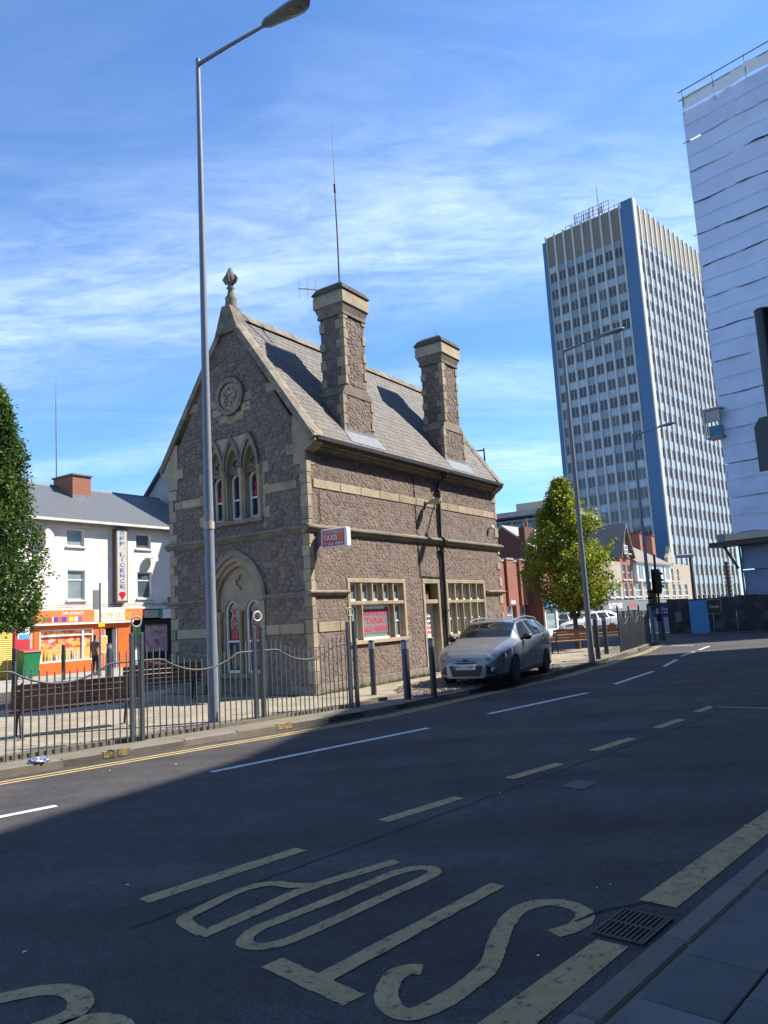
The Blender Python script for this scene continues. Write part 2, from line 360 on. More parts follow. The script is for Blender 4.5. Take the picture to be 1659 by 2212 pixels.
def worn(name, c, thr=(0.56, 0.66), scale=7.0):
    m = mat(name, c, tuple(x*0.78 for x in c), 5, 0.8, 0.3, 90)
    t = m.node_tree; L = t.links.new; N = t.nodes.new; b = t.nodes['Principled BSDF']
    tcn = N('ShaderNodeTexCoord'); n = N('ShaderNodeTexNoise'); n.inputs['Scale'].default_value = scale; n.inputs['Detail'].default_value = 10; n.inputs['Roughness'].default_value = 0.78
    L(tcn.outputs['Object'], n.inputs['Vector']); r = N('ShaderNodeMapRange'); L(n.outputs[0], r.inputs[0]); r.inputs[1].default_value = thr[0]; r.inputs[2].default_value = thr[1]
    mx = N('ShaderNodeMix'); mx.data_type = 'RGBA'; L(r.outputs[0], mx.inputs[0]); L(b.inputs['Base Color'].links[0].from_socket, mx.inputs[6]); mx.inputs[7].default_value = (0.075, 0.074, 0.07, 1)
    L(mx.outputs[2], b.inputs['Base Color']); return m
M['ywide'] = worn('worn_yellow_paint', (0.45,0.325,0.15), (0.535, 0.61), 15)
M['ythin'] = worn('yellow_line_paint', (0.55,0.41,0.16), (0.60, 0.76), 16)
M['wline'] = worn('white_line_paint', (0.66,0.67,0.66), (0.62, 0.78), 16)

def in_poly(p, poly):
    x, y = p[0], p[1]; c = False; n = len(poly)
    for i in range(n):
        x1, y1 = poly[i][0], poly[i][1]; x2, y2 = poly[i-1][0], poly[i-1][1]
        if (y1 > y) != (y2 > y) and x < (x2-x1)*(y-y1)/(y2-y1)+x1: c = not c
    return c
def struct(name, me_b, m, parent=None): 
    o = me_b.build(name, m, parent)
    if not parent: tag(o, kind='structure')
    return o
def sheet(name, pts, z, m, thick=0.0):
    cu = bpy.data.curves.new('c', 'CURVE'); cu.dimensions = '2D'; cu.fill_mode = 'BOTH'; cu.extrude = thick/2
    sp = cu.splines.new('POLY'); sp.points.add(len(pts)-1); sp.use_cyclic_u = True
    for p, q in zip(sp.points, pts): p.co = (q[0], q[1], 0, 1)
    me = curve_mesh(cu, name)
    for v_ in me.vertices: v_.co.z += z-thick/2
    me.materials.clear(); me.materials.append(m)
    bm = bmesh.new(); bm.from_mesh(me); bmesh.ops.recalc_face_normals(bm, faces=bm.faces)
    if not thick:
        for f_ in bm.faces:
            if f_.normal.z < 0: f_.normal_flip()
    bm.to_mesh(me); bm.free()
    return tag(link(name, me), kind='structure')
struct('ground', MB().add([(-1500,-1500,-0.08),(1500,-1500,-0.08),(1500,1500,-0.08),(-1500,1500,-0.08)], [(0,1,2,3)]), M['ground'])
road = struct('road', MB().add([(-90,-40,0),(110,-40,0),(110,150,0),(-90,150,0)], [(0,1,2,3)]), M['asphalt'])

K = 0.11
P0 = gp(682, 1502, K); P0.z = 0
BF = Frame(P0, 33.80)
def bt(s, t): p = BF.w(s, t); return (p.x, p.y)
KP = [(-14.1,2.1),(-5.2,10.2),(-3.05,12.2),(-2.07,13.05),(-0.38,14.74),(1.23,16.9),(4.03,20.6),(6.3,24.3),(9.4,29.9),(11.9,35.2),(12.45,36.6),(12.3,37.8),(11.2,38.0)]
g1 = gp(1200, 1403, K); g2 = gp(1330, 1394, K)
ISLAND = KP + [(g2.x+0.6, g2.y+0.3), (g2.x, g2.y), (g1.x, g1.y), bt(15.5, 1.5), bt(14.5, 5), bt(11, 7), bt(0, 7), bt(-14, 7), bt(-22, 5)]
pave = sheet('pavement', ISLAND, K-0.012, M['concrete'], 0.12)
def offset_path(path, d):
    out_ = []
    for i, p in enumerate(path):
        a = Vector(path[max(i-1, 0)]); b = Vector(path[min(i+1, len(path)-1)]); t = (b-a).normalized(); n = Vector((-t.y, t.x))
        out_.append((p[0]+n.x*d, p[1]+n.y*d))
    return out_
def along(path, step):
    pts = [Vector(p) for p in path]; res = []; acc = 0.0
    for a, b in zip(pts, pts[1:]):
        L_ = (b-a).length; d = (b-a)/L_; t = acc
        while t < L_: res.append((a+d*t, d)); t += step
        acc = t-L_
    return res
def kerbs(parent, path, z=K, wid=0.15, step=0.92):
    me = MB().bevbox(0.006, step-0.006, 0.0, wid, -0.05, 0.0, 0.012).mesh('kerb_stone', M['kerb'])
    me2 = MB().bevbox(0.006, step-0.006, 0.0, wid, -z-0.01, 0.0, 0.012).mesh('kerb_stone', M['kerb'])
    st = along(path, step)
    for (p, d), (q, _) in zip(st, st[1:]):
        e = (q-p); o = link('kerb_stone', me2, parent, (p.x, p.y, z+0.004+rnd.uniform(-.003, .003)), (0, 0, math.atan2(e.y, e.x))); o.scale.x = e.length/step
kerbs(pave, KP)
kerbs(pave, [bt(-22, 7), bt(11, 7), bt(14.5, 5), bt(15.5, 1.5), (g1.x, g1.y), (g2.x, g2.y)][::-1], wid=0.12)

# paving slabs behind the railing, laid in the island's own grid
def to_screen(p):
    d = Vector(p)-CAM; k = F/d.dot(c_f); return CX+d.dot(i_r)*k, CY-d.dot(i_u)*k, d.dot(c_f)
def slabs(parent, frame, xr, yr, sx, sy, inside, z, m, keep=300, gap=0.008, name='paving_slab', skip=None):
    cells = []
    ny = int((yr[1]-yr[0])/sy+.02); nx = int((xr[1]-xr[0])/sx)
    for j in range(ny):
        for i in range(nx):
            x = xr[0]+(i+0.5+(0.5 if j % 2 else 0))*sx; y = yr[0]+(j+0.5)*sy; p = frame.w(x, y, z)
            if not all(inside(frame.w(x+a*sx/2, y+b*sy/2)) for a in (-1, 1) for b in (-1, 1)): continue
            if skip and skip(p): continue
            u_, v_, dd = to_screen(p)
            if dd < 0.5 or not (-520 < u_ < 2200 and -100 < v_ < 2700): continue
            cells.append((dd+(0 if -40 < u_ < 1700 and v_ < 2260 else 100), p))
    cells.sort(key=lambda c: c[0])
    me = MB().bevbox(-sx/2+gap/2, sx/2-gap/2, -sy/2+gap/2, sy/2-gap/2, -0.03, 0.0, 0.005).mesh(name, m)
    rest = MB(); ca, sa = math.cos(frame.rz), math.sin(frame.rz)
    base = [v_.co.copy() for v_ in me.vertices]; bf = [tuple(f_.vertices) for f_ in me.polygons]
    for k, (dd, p) in enumerate(cells):
        dz = rnd.uniform(-.002, .002)
        if k < keep: link(name, me, parent, (p.x, p.y, z+dz), (rnd.uniform(-.003, .003), rnd.uniform(-.003, .003), frame.rz))
        else: rest.add([(p.x+c.x*ca-c.y*sa, p.y+c.x*sa+c.y*ca, z+dz+c.z) for c in base], bf)
    if rest.v: tag(rest.build(name+'s_beyond', m, parent), kind='stuff')
fence_in = offset_path(KP, 1.0)
INNER = [fence_in[0]]+fence_in[1:6]+[(1.3,18.6),(3.6,21.6),(5.6,24.6)]+fence_in[8:10]+[(g2.x, g2.y-0.4), (g1.x, g1.y-0.4), bt(15.2, 1.5), bt(14.2, 4.9), bt(11, 6.8), bt(-22, 6.8)]
BLD = [bt(-0.12, -0.12), bt(10.5, -0.12), bt(10.5, 5.05), bt(-0.12, 5.05)]
slabs(pave, BF, (-16, 26), (-9, 7), 0.62, 0.42, lambda p: in_poly(p, INNER) and not in_poly(p, BLD), K+0.006, M['slab'])
# concrete edging the railing is set in
e = MB(); fe = offset_path(KP, 0.78)[1:6]; fe2 = offset_path(KP, 0.98)[1:6]
fe = [(-9.5, 6.9)]+fe; fe2 = [(-9.6, 7.05)]+fe2
for i in range(len(fe)-1):
    a, b, c, d = fe[i], fe[i+1], fe2[i+1], fe2[i]
    e.add([(*a, K-.02), (*b, K-.02), (*c, K-.02), (*d, K-.02), (*a, K+.05), (*b, K+.05), (*c, K+.05), (*d, K+.05)], [(4,5,6,7),(0,1,5,4),(2,3,7,6),(1,2,6,5),(3,0,4,7)])
tag(e.build('edging_strip', M['concrete'], pave))
# granite setts beside the wall of the taxi office
SET = [bt(0.9, -1.55), bt(2.2, -1.0), bt(4.6, -0.85), bt(6.5, -0.85), bt(8.5, -0.9), bt(8.6, -2.6), (4.55,21.3), (3.9,20.75), (1.35,17.35), (0.5,16.35)]
sm = MB(); i = 0
for ix in range(-10, 90):
    for iy in range(-45, 5):
        x = ix*0.135+(iy % 2)*0.06; y = iy*0.115; p = BF.w(x, y)
        if in_poly(p, SET):
            h = K+0.016+rnd.uniform(-.006, .012); a = [BF.w(x+sx*0.057, y+sy*0.047, K-0.01) for sx, sy in ((-1,-1),(1,-1),(1,1),(-1,1))]
            b = [BF.w(x+sx*0.043+rnd.uniform(-.006,.006), y+sy*0.034+rnd.uniform(-.006,.006), h) for sx, sy in ((-1,-1),(1,-1),(1,1),(-1,1))]
            sm.add(a+b, [(4,5,6,7),(0,1,5,4),(1,2,6,5),(2,3,7,6),(3,0,4,7)])
tag(sm.build('granite_setts', M['sett'], pave), kind='stuff')

# near pavement: kerb line and slabs where the photographer stands
nk1, nk2 = gp(1200, 2212, K), gp(1659, 1828, K); nd = (nk2-nk1).normalized(); NF = Frame((nk1.x, nk1.y), math.degrees(math.atan2(nd.x, nd.y)))
def nf(x, y): p = NF.w(x, y); return (p.x, p.y)
near = sheet('pavement', [nf(-14, 0), nf(13, 0), nf(16, -0.4), nf(24, -2.0), nf(30, -9), nf(-14, -9)], K-0.012, M['concrete'], 0.12)
kerbs(near, [nf(13, -0.0), nf(-14, -0.0)], wid=0.14)
slabs(near, NF, (-3, 12), (-4.49, -0.15), 0.52, 0.36, lambda p: NF.loc(p).y < -0.14, K+0.006, M['slab_grey'], keep=300, gap=0.010)
# pavement in front of the shops and behind the island
SHF = Frame(gp(136, 1456.5, 0.1), 33.80)
shp = sheet('pavement', [tuple(SHF.w(-30, -8.1)[:2]), tuple(SHF.w(32, -8.1)[:2]), tuple(SHF.w(32, 3)[:2]), tuple(SHF.w(-30, 3)[:2])], K-0.004, M['palepave'], 0.12)
kerbs(shp, [tuple(SHF.w(-16, -8.1)[:2]), tuple(SHF.w(24, -8.1)[:2])], wid=0.13)
RWF = Frame(gp(1180, 1376, 0.0), 35.0)          # row of shops beyond the island
rwp = sheet('pavement', [tuple(RWF.w(-22, -3.4)[:2]), tuple(RWF.w(60, -3.4)[:2]), tuple(RWF.w(60, 3)[:2]), tuple(RWF.w(-22, 3)[:2])], K-0.004, M['palepave'], 0.12)

# ------------------------------------------------------------------ painted markings (sheets 4 mm above the road)
def stripe(mb, pts, w, z=0.004):
    """ribbon of width w along ground points"""
    P = [Vector((p[0], p[1], 0)) for p in pts]; L_ = []; R_ = []
    for i, p in enumerate(P):
        t = (P[min(i+1, len(P)-1)]-P[max(i-1, 0)]).normalized(); n = Vector((-t.y, t.x, 0)); ww = w[i] if isinstance(w, list) else w
        L_.append(p+n*ww/2); R_.append(p-n*ww/2)
    n = len(P); vs = [(q.x, q.y, z) for q in L_]+[(q.x, q.y, z) for q in R_]
    mb.add(vs, [(i, i+1, n+i+1, n+i) for i in range(n-1)])
def smooth_path(px, closed=False, sub=6):
    """Catmull-Rom through ground points"""
    P = [gp(*p) for p in px]; n = len(P); res = []
    for i in range(n if closed else n-1):
        g = lambda k: P[k % n] if closed else P[min(max(k, 0), n-1)]
        a, b, c, d = g(i-1), g(i), g(i+1), g(i+2)
        for s_ in range(sub):
            t = s_/sub; res.append(0.5*((2*b)+(c-a)*t+(2*a-5*b+4*c-d)*t*t+(3*b-a-3*c+d)*t**3))
    res.append(P[0] if closed else P[-1]); return res
def dash(name, a, b, w, m):
    A, B = gp(*a), gp(*b); P_ = [A+(B-A)*(i/60) for i in range(61)]; mb = MB(); stripe(mb, P_, [w*(1+.10*mnoise.noise((q.x*13, q.y*13, 1))+.06*mnoise.noise((q.x*40, q.y*40, 3))) for q in P_]); return mb.build(name, m, road)
for a, b in (((-150, 1795), (122, 1741)), ((457, 1668), (925, 1573)), ((1055, 1542.5), (1268, 1497)), ((1328, 1478), (1412, 1450)), ((1434, 1440), (1462, 1425)), ((1470, 1418), (1500, 1408)), ((1510, 1404), (1532, 1396))):
    dash('lane_line', a, b, 0.11, M['wline'])
for a, b in (((310, 1947), (650, 1835)), ((828, 1774), (992, 1723)), ((1100, 1682), (1210, 1650)), ((1282, 1622), (1366, 1595)), ((1418, 1573), (1472, 1554)), ((1505, 1538), (1540, 1526))):
    dash('bus_bay_dash', a, b, 0.14, M['ywide'])
dash('bus_bay_end_line', (1538, 1527), (1690, 1531), 0.10, M['ywide'])
dash('faint_line', (1450, 1394.5), (1500, 1394.5), 0.12, M['wline'])
for i, dd in enumerate((-0.30, -0.46)):
    mb = MB(); stripe(mb, offset_path(KP[:10], dd), 0.07); mb.build('yellow_line', M['ythin'], road)
# wide yellow bus-stop line, broken by the gully
mb = MB(); q = [gp(*p) for p in ((1000, 2235), (1144, 2226), (1358, 2047), (1290, 2030))]
mb.add([(p.x, p.y, .004) for p in q], [(0,1,2,3)]); mb.build('wide_yellow_line', M['ywide'], road)
mb = MB(); q = [gp(*p) for p in ((1380, 1945), (1462, 1962), (1700, 1768), (1700, 1722))]
mb.add([(p.x, p.y, .004) for p in q], [(0,1,2,3)]); mb.build('wide_yellow_line', M['ywide'], road)
# the letters S, T, O, P and the foot of the word before them
def letter(name, strokes):
    mb = MB(); z = 0.004
    for px, w, closed in strokes:
        P_ = smooth_path(px, closed, 14 if len(px) > 3 else 60); stripe(mb, P_, [w*(1+.11*mnoise.noise((q.x*9, q.y*9, w*50))+.09*mnoise.noise((q.x*31, q.y*31, 3))) for q in P_], z); z += 0.0012
    return mb.build(name, M['ywide'], road)
letter('road_letter', [([(912,2096),(880,2096),(850,2112),(834,2150),(850,2182),(892,2192),(955,2166),(1012,2128),(1056,2088),(1075,2038),(1090,2002),(1122,1966),(1180,1950),(1238,1958),(1264,1978),(1245,2002),(1195,2018)], 0.112, False)])
letter('road_letter', [([(588,2080),(765,2162)], 0.14, False), ([(688,2120),(1076,1912)], 0.112, False)])
letter('road_letter', [([(528,2036),(560,2046),(620,2034),(720,1990),(830,1938),(925,1895),(938,1880),(905,1876),(850,1888),(740,1934),(630,1978),(555,2008)], 0.095, True)])
letter('road_letter', [([(432,2022),(560,1966),(670,1918),(858,1861)], 0.105, False), ([(440,2018),(398,1990),(430,1968),(520,1924),(585,1910),(630,1914),(680,1914)], 0.095, False)])
letter('road_letter', [([(-60,2170),(10,2156),(80,2142),(140,2140),(172,2156),(165,2185),(110,2212),(20,2240)], 0.12, False)])
letter('road_letter', [([(100,2240),(170,2210),(225,2205),(262,2222),(240,2250)], 0.12, False)])
# the repaired patch, and the crack that runs to the gully
M['patch'] = mat('patched_asphalt', (0.115,0.12,0.13), (0.09,0.095,0.10), 6, 0.85, 0.5, 90)
q = [gp(*p) for p in ((1212,1700),(1240,1685),(1292,1690),(1262,1706))]
MB().add([(p.x, p.y, .005) for p in q], [(0,1,2,3)]).build('asphalt_patch', M['patch'], road)
M['crack'] = mat('crack', (0.008,0.008,0.008), None, rough=1.0)
mb = MB(); cr = [(1240,1992),(1262,1985),(1278,1978),(1310,1966),(1350,1960),(1390,1953),(1420,1956),(1448,1962)]
stripe(mb, [gp(x, y+rnd.uniform(-2, 2)) for x, y in cr], [.004,.016,.02,.012,.016,.012,.014,.004], 0.007); mb.build('crack', M['crack'], road)
mb = MB(); A, B = gp(250, 1992), gp(1530, 1538); stripe(mb, [A+(B-A)*(i/120)+Vector((.02*mnoise.noise((i*.35, 0, 0)), .02*mnoise.noise((0, i*.35, 4)), 0))+Vector((.13, -.13, 0)) for i in range(121)], [.010+.007*mnoise.noise((i*.6, 2, 0)) for i in range(121)], 0.006); mb.build('tar_joint', M['crack'], road)
# gully grate
gq = [gp(*p) for p in ((1283,2014),(1342,1968),(1460,1985),(1385,2048))]
gc = sum(gq, Vector())/4; gx = (gq[1]-gq[0]+gq[2]-gq[3])/2; gy = (gq[3]-gq[0]+gq[2]-gq[1])/2
gt = tag(thing('gully_grate', 'rusty iron gully grate cut into the wide yellow line', 'grate', (gc.x, gc.y, 0), math.atan2(gx.y, gx.x)))
gw, gh = gx.length, gy.length
M['rust'] = mat('rusty_iron', (0.055,0.045,0.04), (0.10,0.085,0.07), 18, 0.7, 0.4, 60, metal=0.3)
M['pit'] = mat('gully_pit', (0.004,0.004,0.004), None, rough=1.0)
MB().box(-gw/2, gw/2, -gh/2, gh/2, 0.0045, 0.0052).build('pit', M['pit'], gt)
fr = MB(); t_ = 0.018
for b_ in ((-gw/2, gw/2, -gh/2, -gh/2+t_), (-gw/2, gw/2, gh/2-t_, gh/2), (-gw/2, -gw/2+t_, -gh/2+t_, gh/2-t_), (gw/2-t_, gw/2, -gh/2+t_, gh/2-t_), (-.01, .01, -gh/2+t_, gh/2-t_)): fr.box(b_[0], b_[1], b_[2], b_[3], 0.0055, 0.013)
fr.build('frame', M['rust'], gt)
barm = MB().box(-gw/2+t_, gw/2-t_, -0.007, 0.007, 0.0055, 0.011).mesh('bar', M['rust'])
nb = 9
for k in range(nb): link('bar', barm, gt, (0, -gh/2+t_+(k+0.5)*(gh-2*t_)/nb, 0))
# small litter on the road and kerb
M['paper'] = mat('paper_scrap', (0.7,0.7,0.68), (0.5,0.5,0.5), 30, 0.8)
for k, (x, y, z) in enumerate(((275,1913,0),(54,2058,0),(1163,2066,0),(1080,1715,0),(237,1665,.01),(430,1620,.01),(380,1652,.02),(1318,1912,0),(1610,1785,0),(1290,1920,0))):
    p = gp(x, y, z); mb = MB(); a = rnd.uniform(0, 6); s_ = 0.008+0.010*rnd.random()
    pts = [(math.cos(a+i*1.26)*s_*rnd.uniform(.6, 1.2), math.sin(a+i*1.26)*s_*rnd.uniform(.6, 1.2)) for i in range(5)]
    mb.add([(u_, v_, 0.004+rnd.uniform(0, .006)) for u_, v_ in pts]+[(0, 0, 0.012)], [(i, (i+1) % 5, 5) for i in range(5)]+[(4,3,2,1,0)])
    tag(mb.build('paper_scrap', M['paper'], None, (p.x, p.y, z)), 'tiny pale scrap of paper lying on the carriageway', 'litter', 'scraps of litter on the road')
# ================================================================== THE OLD STONE TAXI OFFICE
BW, BL = 4.90, 10.35                     # width of the gable front, length of the side wall
EAVE, RIDGE, TC = 6.20, 10.12, BW/2
OFFICE = thing('taxi_office', 'old rubble stone taxi office with steep slate gable and two tall chimneys', 'building', BF.w(0, 0), BF.rz)
# --- rubble: irregular stones cut by their neighbours
def clip(poly, a, b, c):                 # keep a*x + b*y <= c
    out_ = []
    for i in range(len(poly)):
        p, q = poly[i-1], poly[i]; dp, dq = a*p[0]+b*p[1]-c, a*q[0]+b*q[1]-c
        if (dp <= 0) != (dq <= 0):
            t = dp/(dp-dq); out_.append((p[0]+(q[0]-p[0])*t, p[1]+(q[1]-p[1])*t))
        if dq <= 0: out_.append(q)
    return out_
def edges_out(poly):                     # outward half-planes of a convex ccw polygon
    n = len(poly); res = []
    for i in range(n):
        (x1, y1), (x2, y2) = poly[i], poly[(i+1) % n]; nx, ny = y2-y1, x1-x2; l = math.hypot(nx, ny)
        if l > 1e-6: res.append((nx/l, ny/l, (nx*x1+ny*y1)/l))
    return res
def rubble(x0, x1, y0, y1, sx, sy, planes=(), holes=(), seed=1):
    rg = random.Random(seed); nx = int((x1-x0)/sx)+3; ny = int((y1-y0)/sy)+3; S = {}
    for j in range(-1, ny):
        for i in range(-1, nx):
            if rg.random() < 0.2: continue
            S[i, j] = (x0+(i+0.5*(j % 2)+rg.uniform(-.42, .42))*sx, y0+(j+rg.uniform(-.36, .36))*sy)
    HP = [edges_out(h) for h in holes]; res = []
    for (i, j), (x, y) in S.items():
        poly = [(x-1.5*sx, y-1.5*sy), (x+1.5*sx, y-1.5*sy), (x+1.5*sx, y+1.5*sy), (x-1.5*sx, y+1.5*sy)]
        for dj in range(-3, 4):
            for di in range(-3, 4):
                q = S.get((i+di, j+dj))
                if q is None or (di == 0 and dj == 0): continue
                a, b = q[0]-x, (q[1]-y); a2, b2 = a, b*(sx/sy)**2*0.75
                poly = clip(poly, a2, b2, a2*(x+q[0])/2+b2*(y+q[1])/2)
                if not poly: break
            if not poly: break
        for pl_ in [(-1, 0, -x0), (1, 0, x1), (0, -1, -y0), (0, 1, y1)]+list(planes):
            if poly: poly = clip(poly, *pl_)
        for hp in HP:
            if not poly: break
            best = max(hp, key=lambda e: e[0]*x+e[1]*y-e[2])
            if best[0]*x+best[1]*y-best[2] <= 0.0: poly = []; break
            poly = clip(poly, -best[0], -best[1], -best[2])
        if len(poly) < 3: continue
        ar = 0.5*sum(poly[k-1][0]*poly[k][1]-poly[k][0]*poly[k-1][1] for k in range(len(poly)))
        if ar < 0.0015: continue
        res.append((ar, poly))
    return res
def stone_geo(poly, gap, depth, rg):
    n0 = len(poly); rd = []
    for k in range(n0):                  # cut the corners
        a, b, c = poly[k-1], poly[k], poly[(k+1) % n0]
        rd += [(b[0]+(a[0]-b[0])*.2, b[1]+(a[1]-b[1])*.2), (b[0]+(c[0]-b[0])*.2, b[1]+(c[1]-b[1])*.2)]
    cx = sum(p[0] for p in rd)/len(rd); cy = sum(p[1] for p in rd)/len(rd); n = len(rd)
    def inset(d):
        o = []
        for p in rd:
            l = math.hypot(p[0]-cx, p[1]-cy); k = max(0.25, 1-d/max(l, 1e-4)); o.append((cx+(p[0]-cx)*k, cy+(p[1]-cy)*k))
        return o
    A, B = inset(gap*0.5), inset(gap*0.5+0.010+depth*0.3)
    V3 = [(p[0], p[1], 0.0) for p in A]+[(p[0], p[1], depth*rg.uniform(.7, 1.05)) for p in B]
    Fs = [(k, (k+1) % n, n+(k+1) % n, n+k) for k in range(n)]+[tuple(range(n, 2*n))]
    return V3, Fs
ALLST = []       # (score, verts, faces, parent)
def lay(cells, conv, seed, parent, gap=0.008, dep=(0.004, 0.018)):
    rg = random.Random(seed)
    for ar, poly in cells:
        v3, fs = stone_geo(poly, gap, rg.uniform(*dep), rg); vs = [conv(*p) for p in v3]
        c = sum((Vector(v_) for v_ in vs), Vector())/len(vs); d = (BF.w(*c)-CAM).length
        ALLST.append((ar/d/d, vs, fs, parent))
c_side = lambda a, b, d: (a, -d, b)       # x along the side wall, d out of it
c_front = lambda a, b, d: (-d, a, b)      # y along the front

# --- openings (outer edges of their dressed frames)
W1 = (1.42, 4.10, 1.18, 2.84); DR = (5.06, 6.02, K, 2.86); W2 = (6.44, 9.02, 1.12, 2.86)
rect = lambda r: [(r[0], r[2]), (r[1], r[2]), (r[1], r[3]), (r[0], r[3])]
def arch(cx, hw, y0, ys, ya, n=7):
    """pointed arch outline (ccw): sill y0, springing ys, apex ya, half width hw"""
    h = ya-ys; r = (hw*hw+h*h)/(2*hw); pts = [(cx-hw, y0), (cx+hw, y0)]
    a1 = math.asin(min(1, h/r))
    for k in range(n+1): t = a1*k/n; pts.append((cx+hw-r+r*math.cos(t), ys+r*math.sin(t)))
    for k in range(n-1, -1, -1): t = a1*k/n; pts.append((cx-hw+r-r*math.cos(t), ys+r*math.sin(t)))
    return pts
DOORARCH = arch(TC, 0.98, K, 2.42, 3.62)
LX = (TC-0.63, TC, TC+0.63)
LANC = [(TC-1.02, 4.42), (TC+1.02, 4.42), (TC+1.02, 5.85), (TC+0.63, 6.70), (TC-0.63, 6.70), (TC-1.02, 5.85)]
def wallplate(name, outer, holes, conv, depth=0.32):
    return plate(name, outer, holes, depth, conv, M['mortar'], OFFICE)
side = wallplate('side_wall', [(0.0, 0.0), (BL, 0.0), (BL, EAVE), (0.0, EAVE)], [rect(W1), [(DR[0], 0.05), (DR[1], 0.05), (DR[1], DR[3]), (DR[0], DR[3])], rect(W2)], lambda a, b, d: (a, d, b))
front = wallplate('front_wall', [(0.33, 0.0), (BW, 0.0), (BW, EAVE), (TC, RIDGE-0.2), (0.0, EAVE+.002), (0.0, 6.19), (0.33, 6.19)],
                  [[(p[0], max(p[1], 0.05)) for p in DOORARCH], LANC], lambda a, b, d: (d+0.0015, a, b))
boxpart('rear_wall', M['mortar'], OFFICE, BL-0.32, BL-0.002, 0.33, BW-0.33, 0.0, EAVE)
boxpart('party_wall', M['mortar'], OFFICE, 0.33, BL, BW-0.31, BW-0.002, 0.0, EAVE)
MB().prism([(0.0, EAVE), (BW, EAVE), (TC, RIDGE-0.2)], 'x', BL-0.3, BL-0.004).build('rear_gable', M['mortar'], OFFICE)
boxpart('floor', M['dark'], OFFICE, 0.4, BL-0.4, 0.4, BW-0.4, 4.0, 4.1)
boxpart('inner_partition', M['dark'], OFFICE, 0.75, BL-0.4, 0.75, 0.8, 0.1, 4.0)
boxpart('inner_partition', M['dark'], OFFICE, 0.62, 0.68, 0.4, BW-0.4, 0.1, 7.0)
# stones
bandsH = [(5.04, 5.27), (3.93, 4.12)]
def bands(x0, x1, lst): return [[(x0, a), (x1, a), (x1, b), (x0, b)] for a, b in lst]
sh = [rect(W1), rect((DR[0], DR[1], 0, DR[3])), rect(W2)]
lay(rubble(0.10, BL-0.08, 0.34, 6.0, 0.128, 0.088, (), sh+bands(-1, BL+1, bandsH)+[[(-1, 1.54), (W1[0], 1.54), (W1[0], 1.79), (-1, 1.79)]], 3), c_side, 4, side, 0.006, (0.003, 0.014))
sl = (RIDGE-0.12-EAVE)/TC               # gable slope
gl = [(-sl, 1, EAVE-0.05), (sl, 1, EAVE-0.05+sl*BW)]
gl = [(a/math.hypot(a, b), b/math.hypot(a, b), c/math.hypot(a, b)) for a, b, c in gl]
circ = [(TC+0.56*math.cos(2*math.pi*k/14), 7.80+0.56*math.sin(2*math.pi*k/14)) for k in range(14)]
lay(rubble(0.10, BW-0.10, 0.16, RIDGE, 0.20, 0.118, gl, [DOORARCH, LANC, circ]+bands(-1, BW+1, bandsH)+[[(-1, 1.54), (1.47, 1.54), (1.47, 1.79), (-1, 1.79)], [(3.43, 1.54), (9, 1.54), (9, 1.79), (3.43, 1.79)]], 5), c_front, 6, front, 0.008, (0.006, 0.026))

# --- dressed stone
def ash(name, b, parent=OFFICE, m='ashlar', bev=0.012): return boxpart(name, M[m], parent, *b, bev=bev)
z = 0.34; k = 0
while z < 6.12:                           # quoins at the corner by the sign
    h = rnd.uniform(0.24, 0.34); z1 = min(z+h, 6.15)
    lo_, hi_ = ((0.26, 0.20), (0.15, 0.22))[k % 2]
    ash('quoin', (-0.035, lo_ if k % 2 else hi_*0.6, -0.036, hi_ if k % 2 == 0 else lo_+0.02, z+0.004, z1-0.004)); z = z1; k += 1
z = 0.34; k = 0
while z < 6.1:
    h = rnd.uniform(0.24, 0.34); z1 = min(z+h, 6.15); ww = (0.15, 0.28)[k % 2]
    ash('quoin', (-0.035, 0.28, BW-ww, BW+0.03, z+0.004, z1-0.004))
    if k % 2 == 0: ash('quoin', (BL-(0.14, 0.24)[k//2 % 2], BL+0.03, -0.03, 0.2, z+0.004, z1-0.004))
    z = z1; k += 1
def band(z0, z1, out_, x0, x1, yf, name, m='ashlar', step=0.95):
    x = x0
    while x < x1-0.02:
        s_ = min(step*rnd.uniform(.7, 1.2), x1-x); s_ = x1-x if x1-x-s_ < 0.2 else s_
        if yf: ash(name, (-out_, 0.2, x+0.003, x+s_-0.003, z0, z1), m=m)
        else: ash(name, (x+0.003, x+s_-0.003, -out_, 0.2, z0, z1), m=m)
        x += s_
band(5.045, 5.265, 0.028, 0.22, BL-0.15, False, 'band_block'); band(5.045, 5.265, 0.028, 0.30, LX[0]-0.41, True, 'band_block'); band(5.045, 5.265, 0.028, LX[2]+0.41, BW-0.2, True, 'band_block')
band(1.545, 1.785, 0.026, 0.2, W1[0], False, 'band_block'); band(1.545, 1.785, 0.026, 0.24, 1.47, True, 'band_block'); band(1.545, 1.785, 0.026, 3.43, BW-0.2, True, 'band_block')
band(K, 0.335, 0.07, -0.07, DR[0], False, 'plinth_block', 'ashlar_old'); band(K, 0.335, 0.07, DR[1], BL+0.06, False, 'plinth_block', 'ashlar_old')
band(K, 0.335, 0.07, 0.0, 1.30, True, 'plinth_block', 'ashlar_old'); band(K, 0.335, 0.07, 3.60, BW+0.06, True, 'plinth_block', 'ashlar_old')
PROF = [(-0.1, 3.93), (0.03, 3.93), (0.05, 3.965), (0.09, 3.985), (0.10, 4.02), (0.15, 4.045), (0.15, 4.085), (0.04, 4.14), (-0.1, 4.14)]
def stringc(name, prof, segs, m):
    for a, b, o in segs:
        n = max(1, int((Vector(b)-Vector(a)).length/1.25)); A, B = Vector(a), Vector(b)
        for i in range(n): MB().sweep(prof, A+(B-A)*(i/n)+(B-A).normalized()*0.003*(i > 0), A+(B-A)*((i+1)/n), o).build(name, M[m], OFFICE)
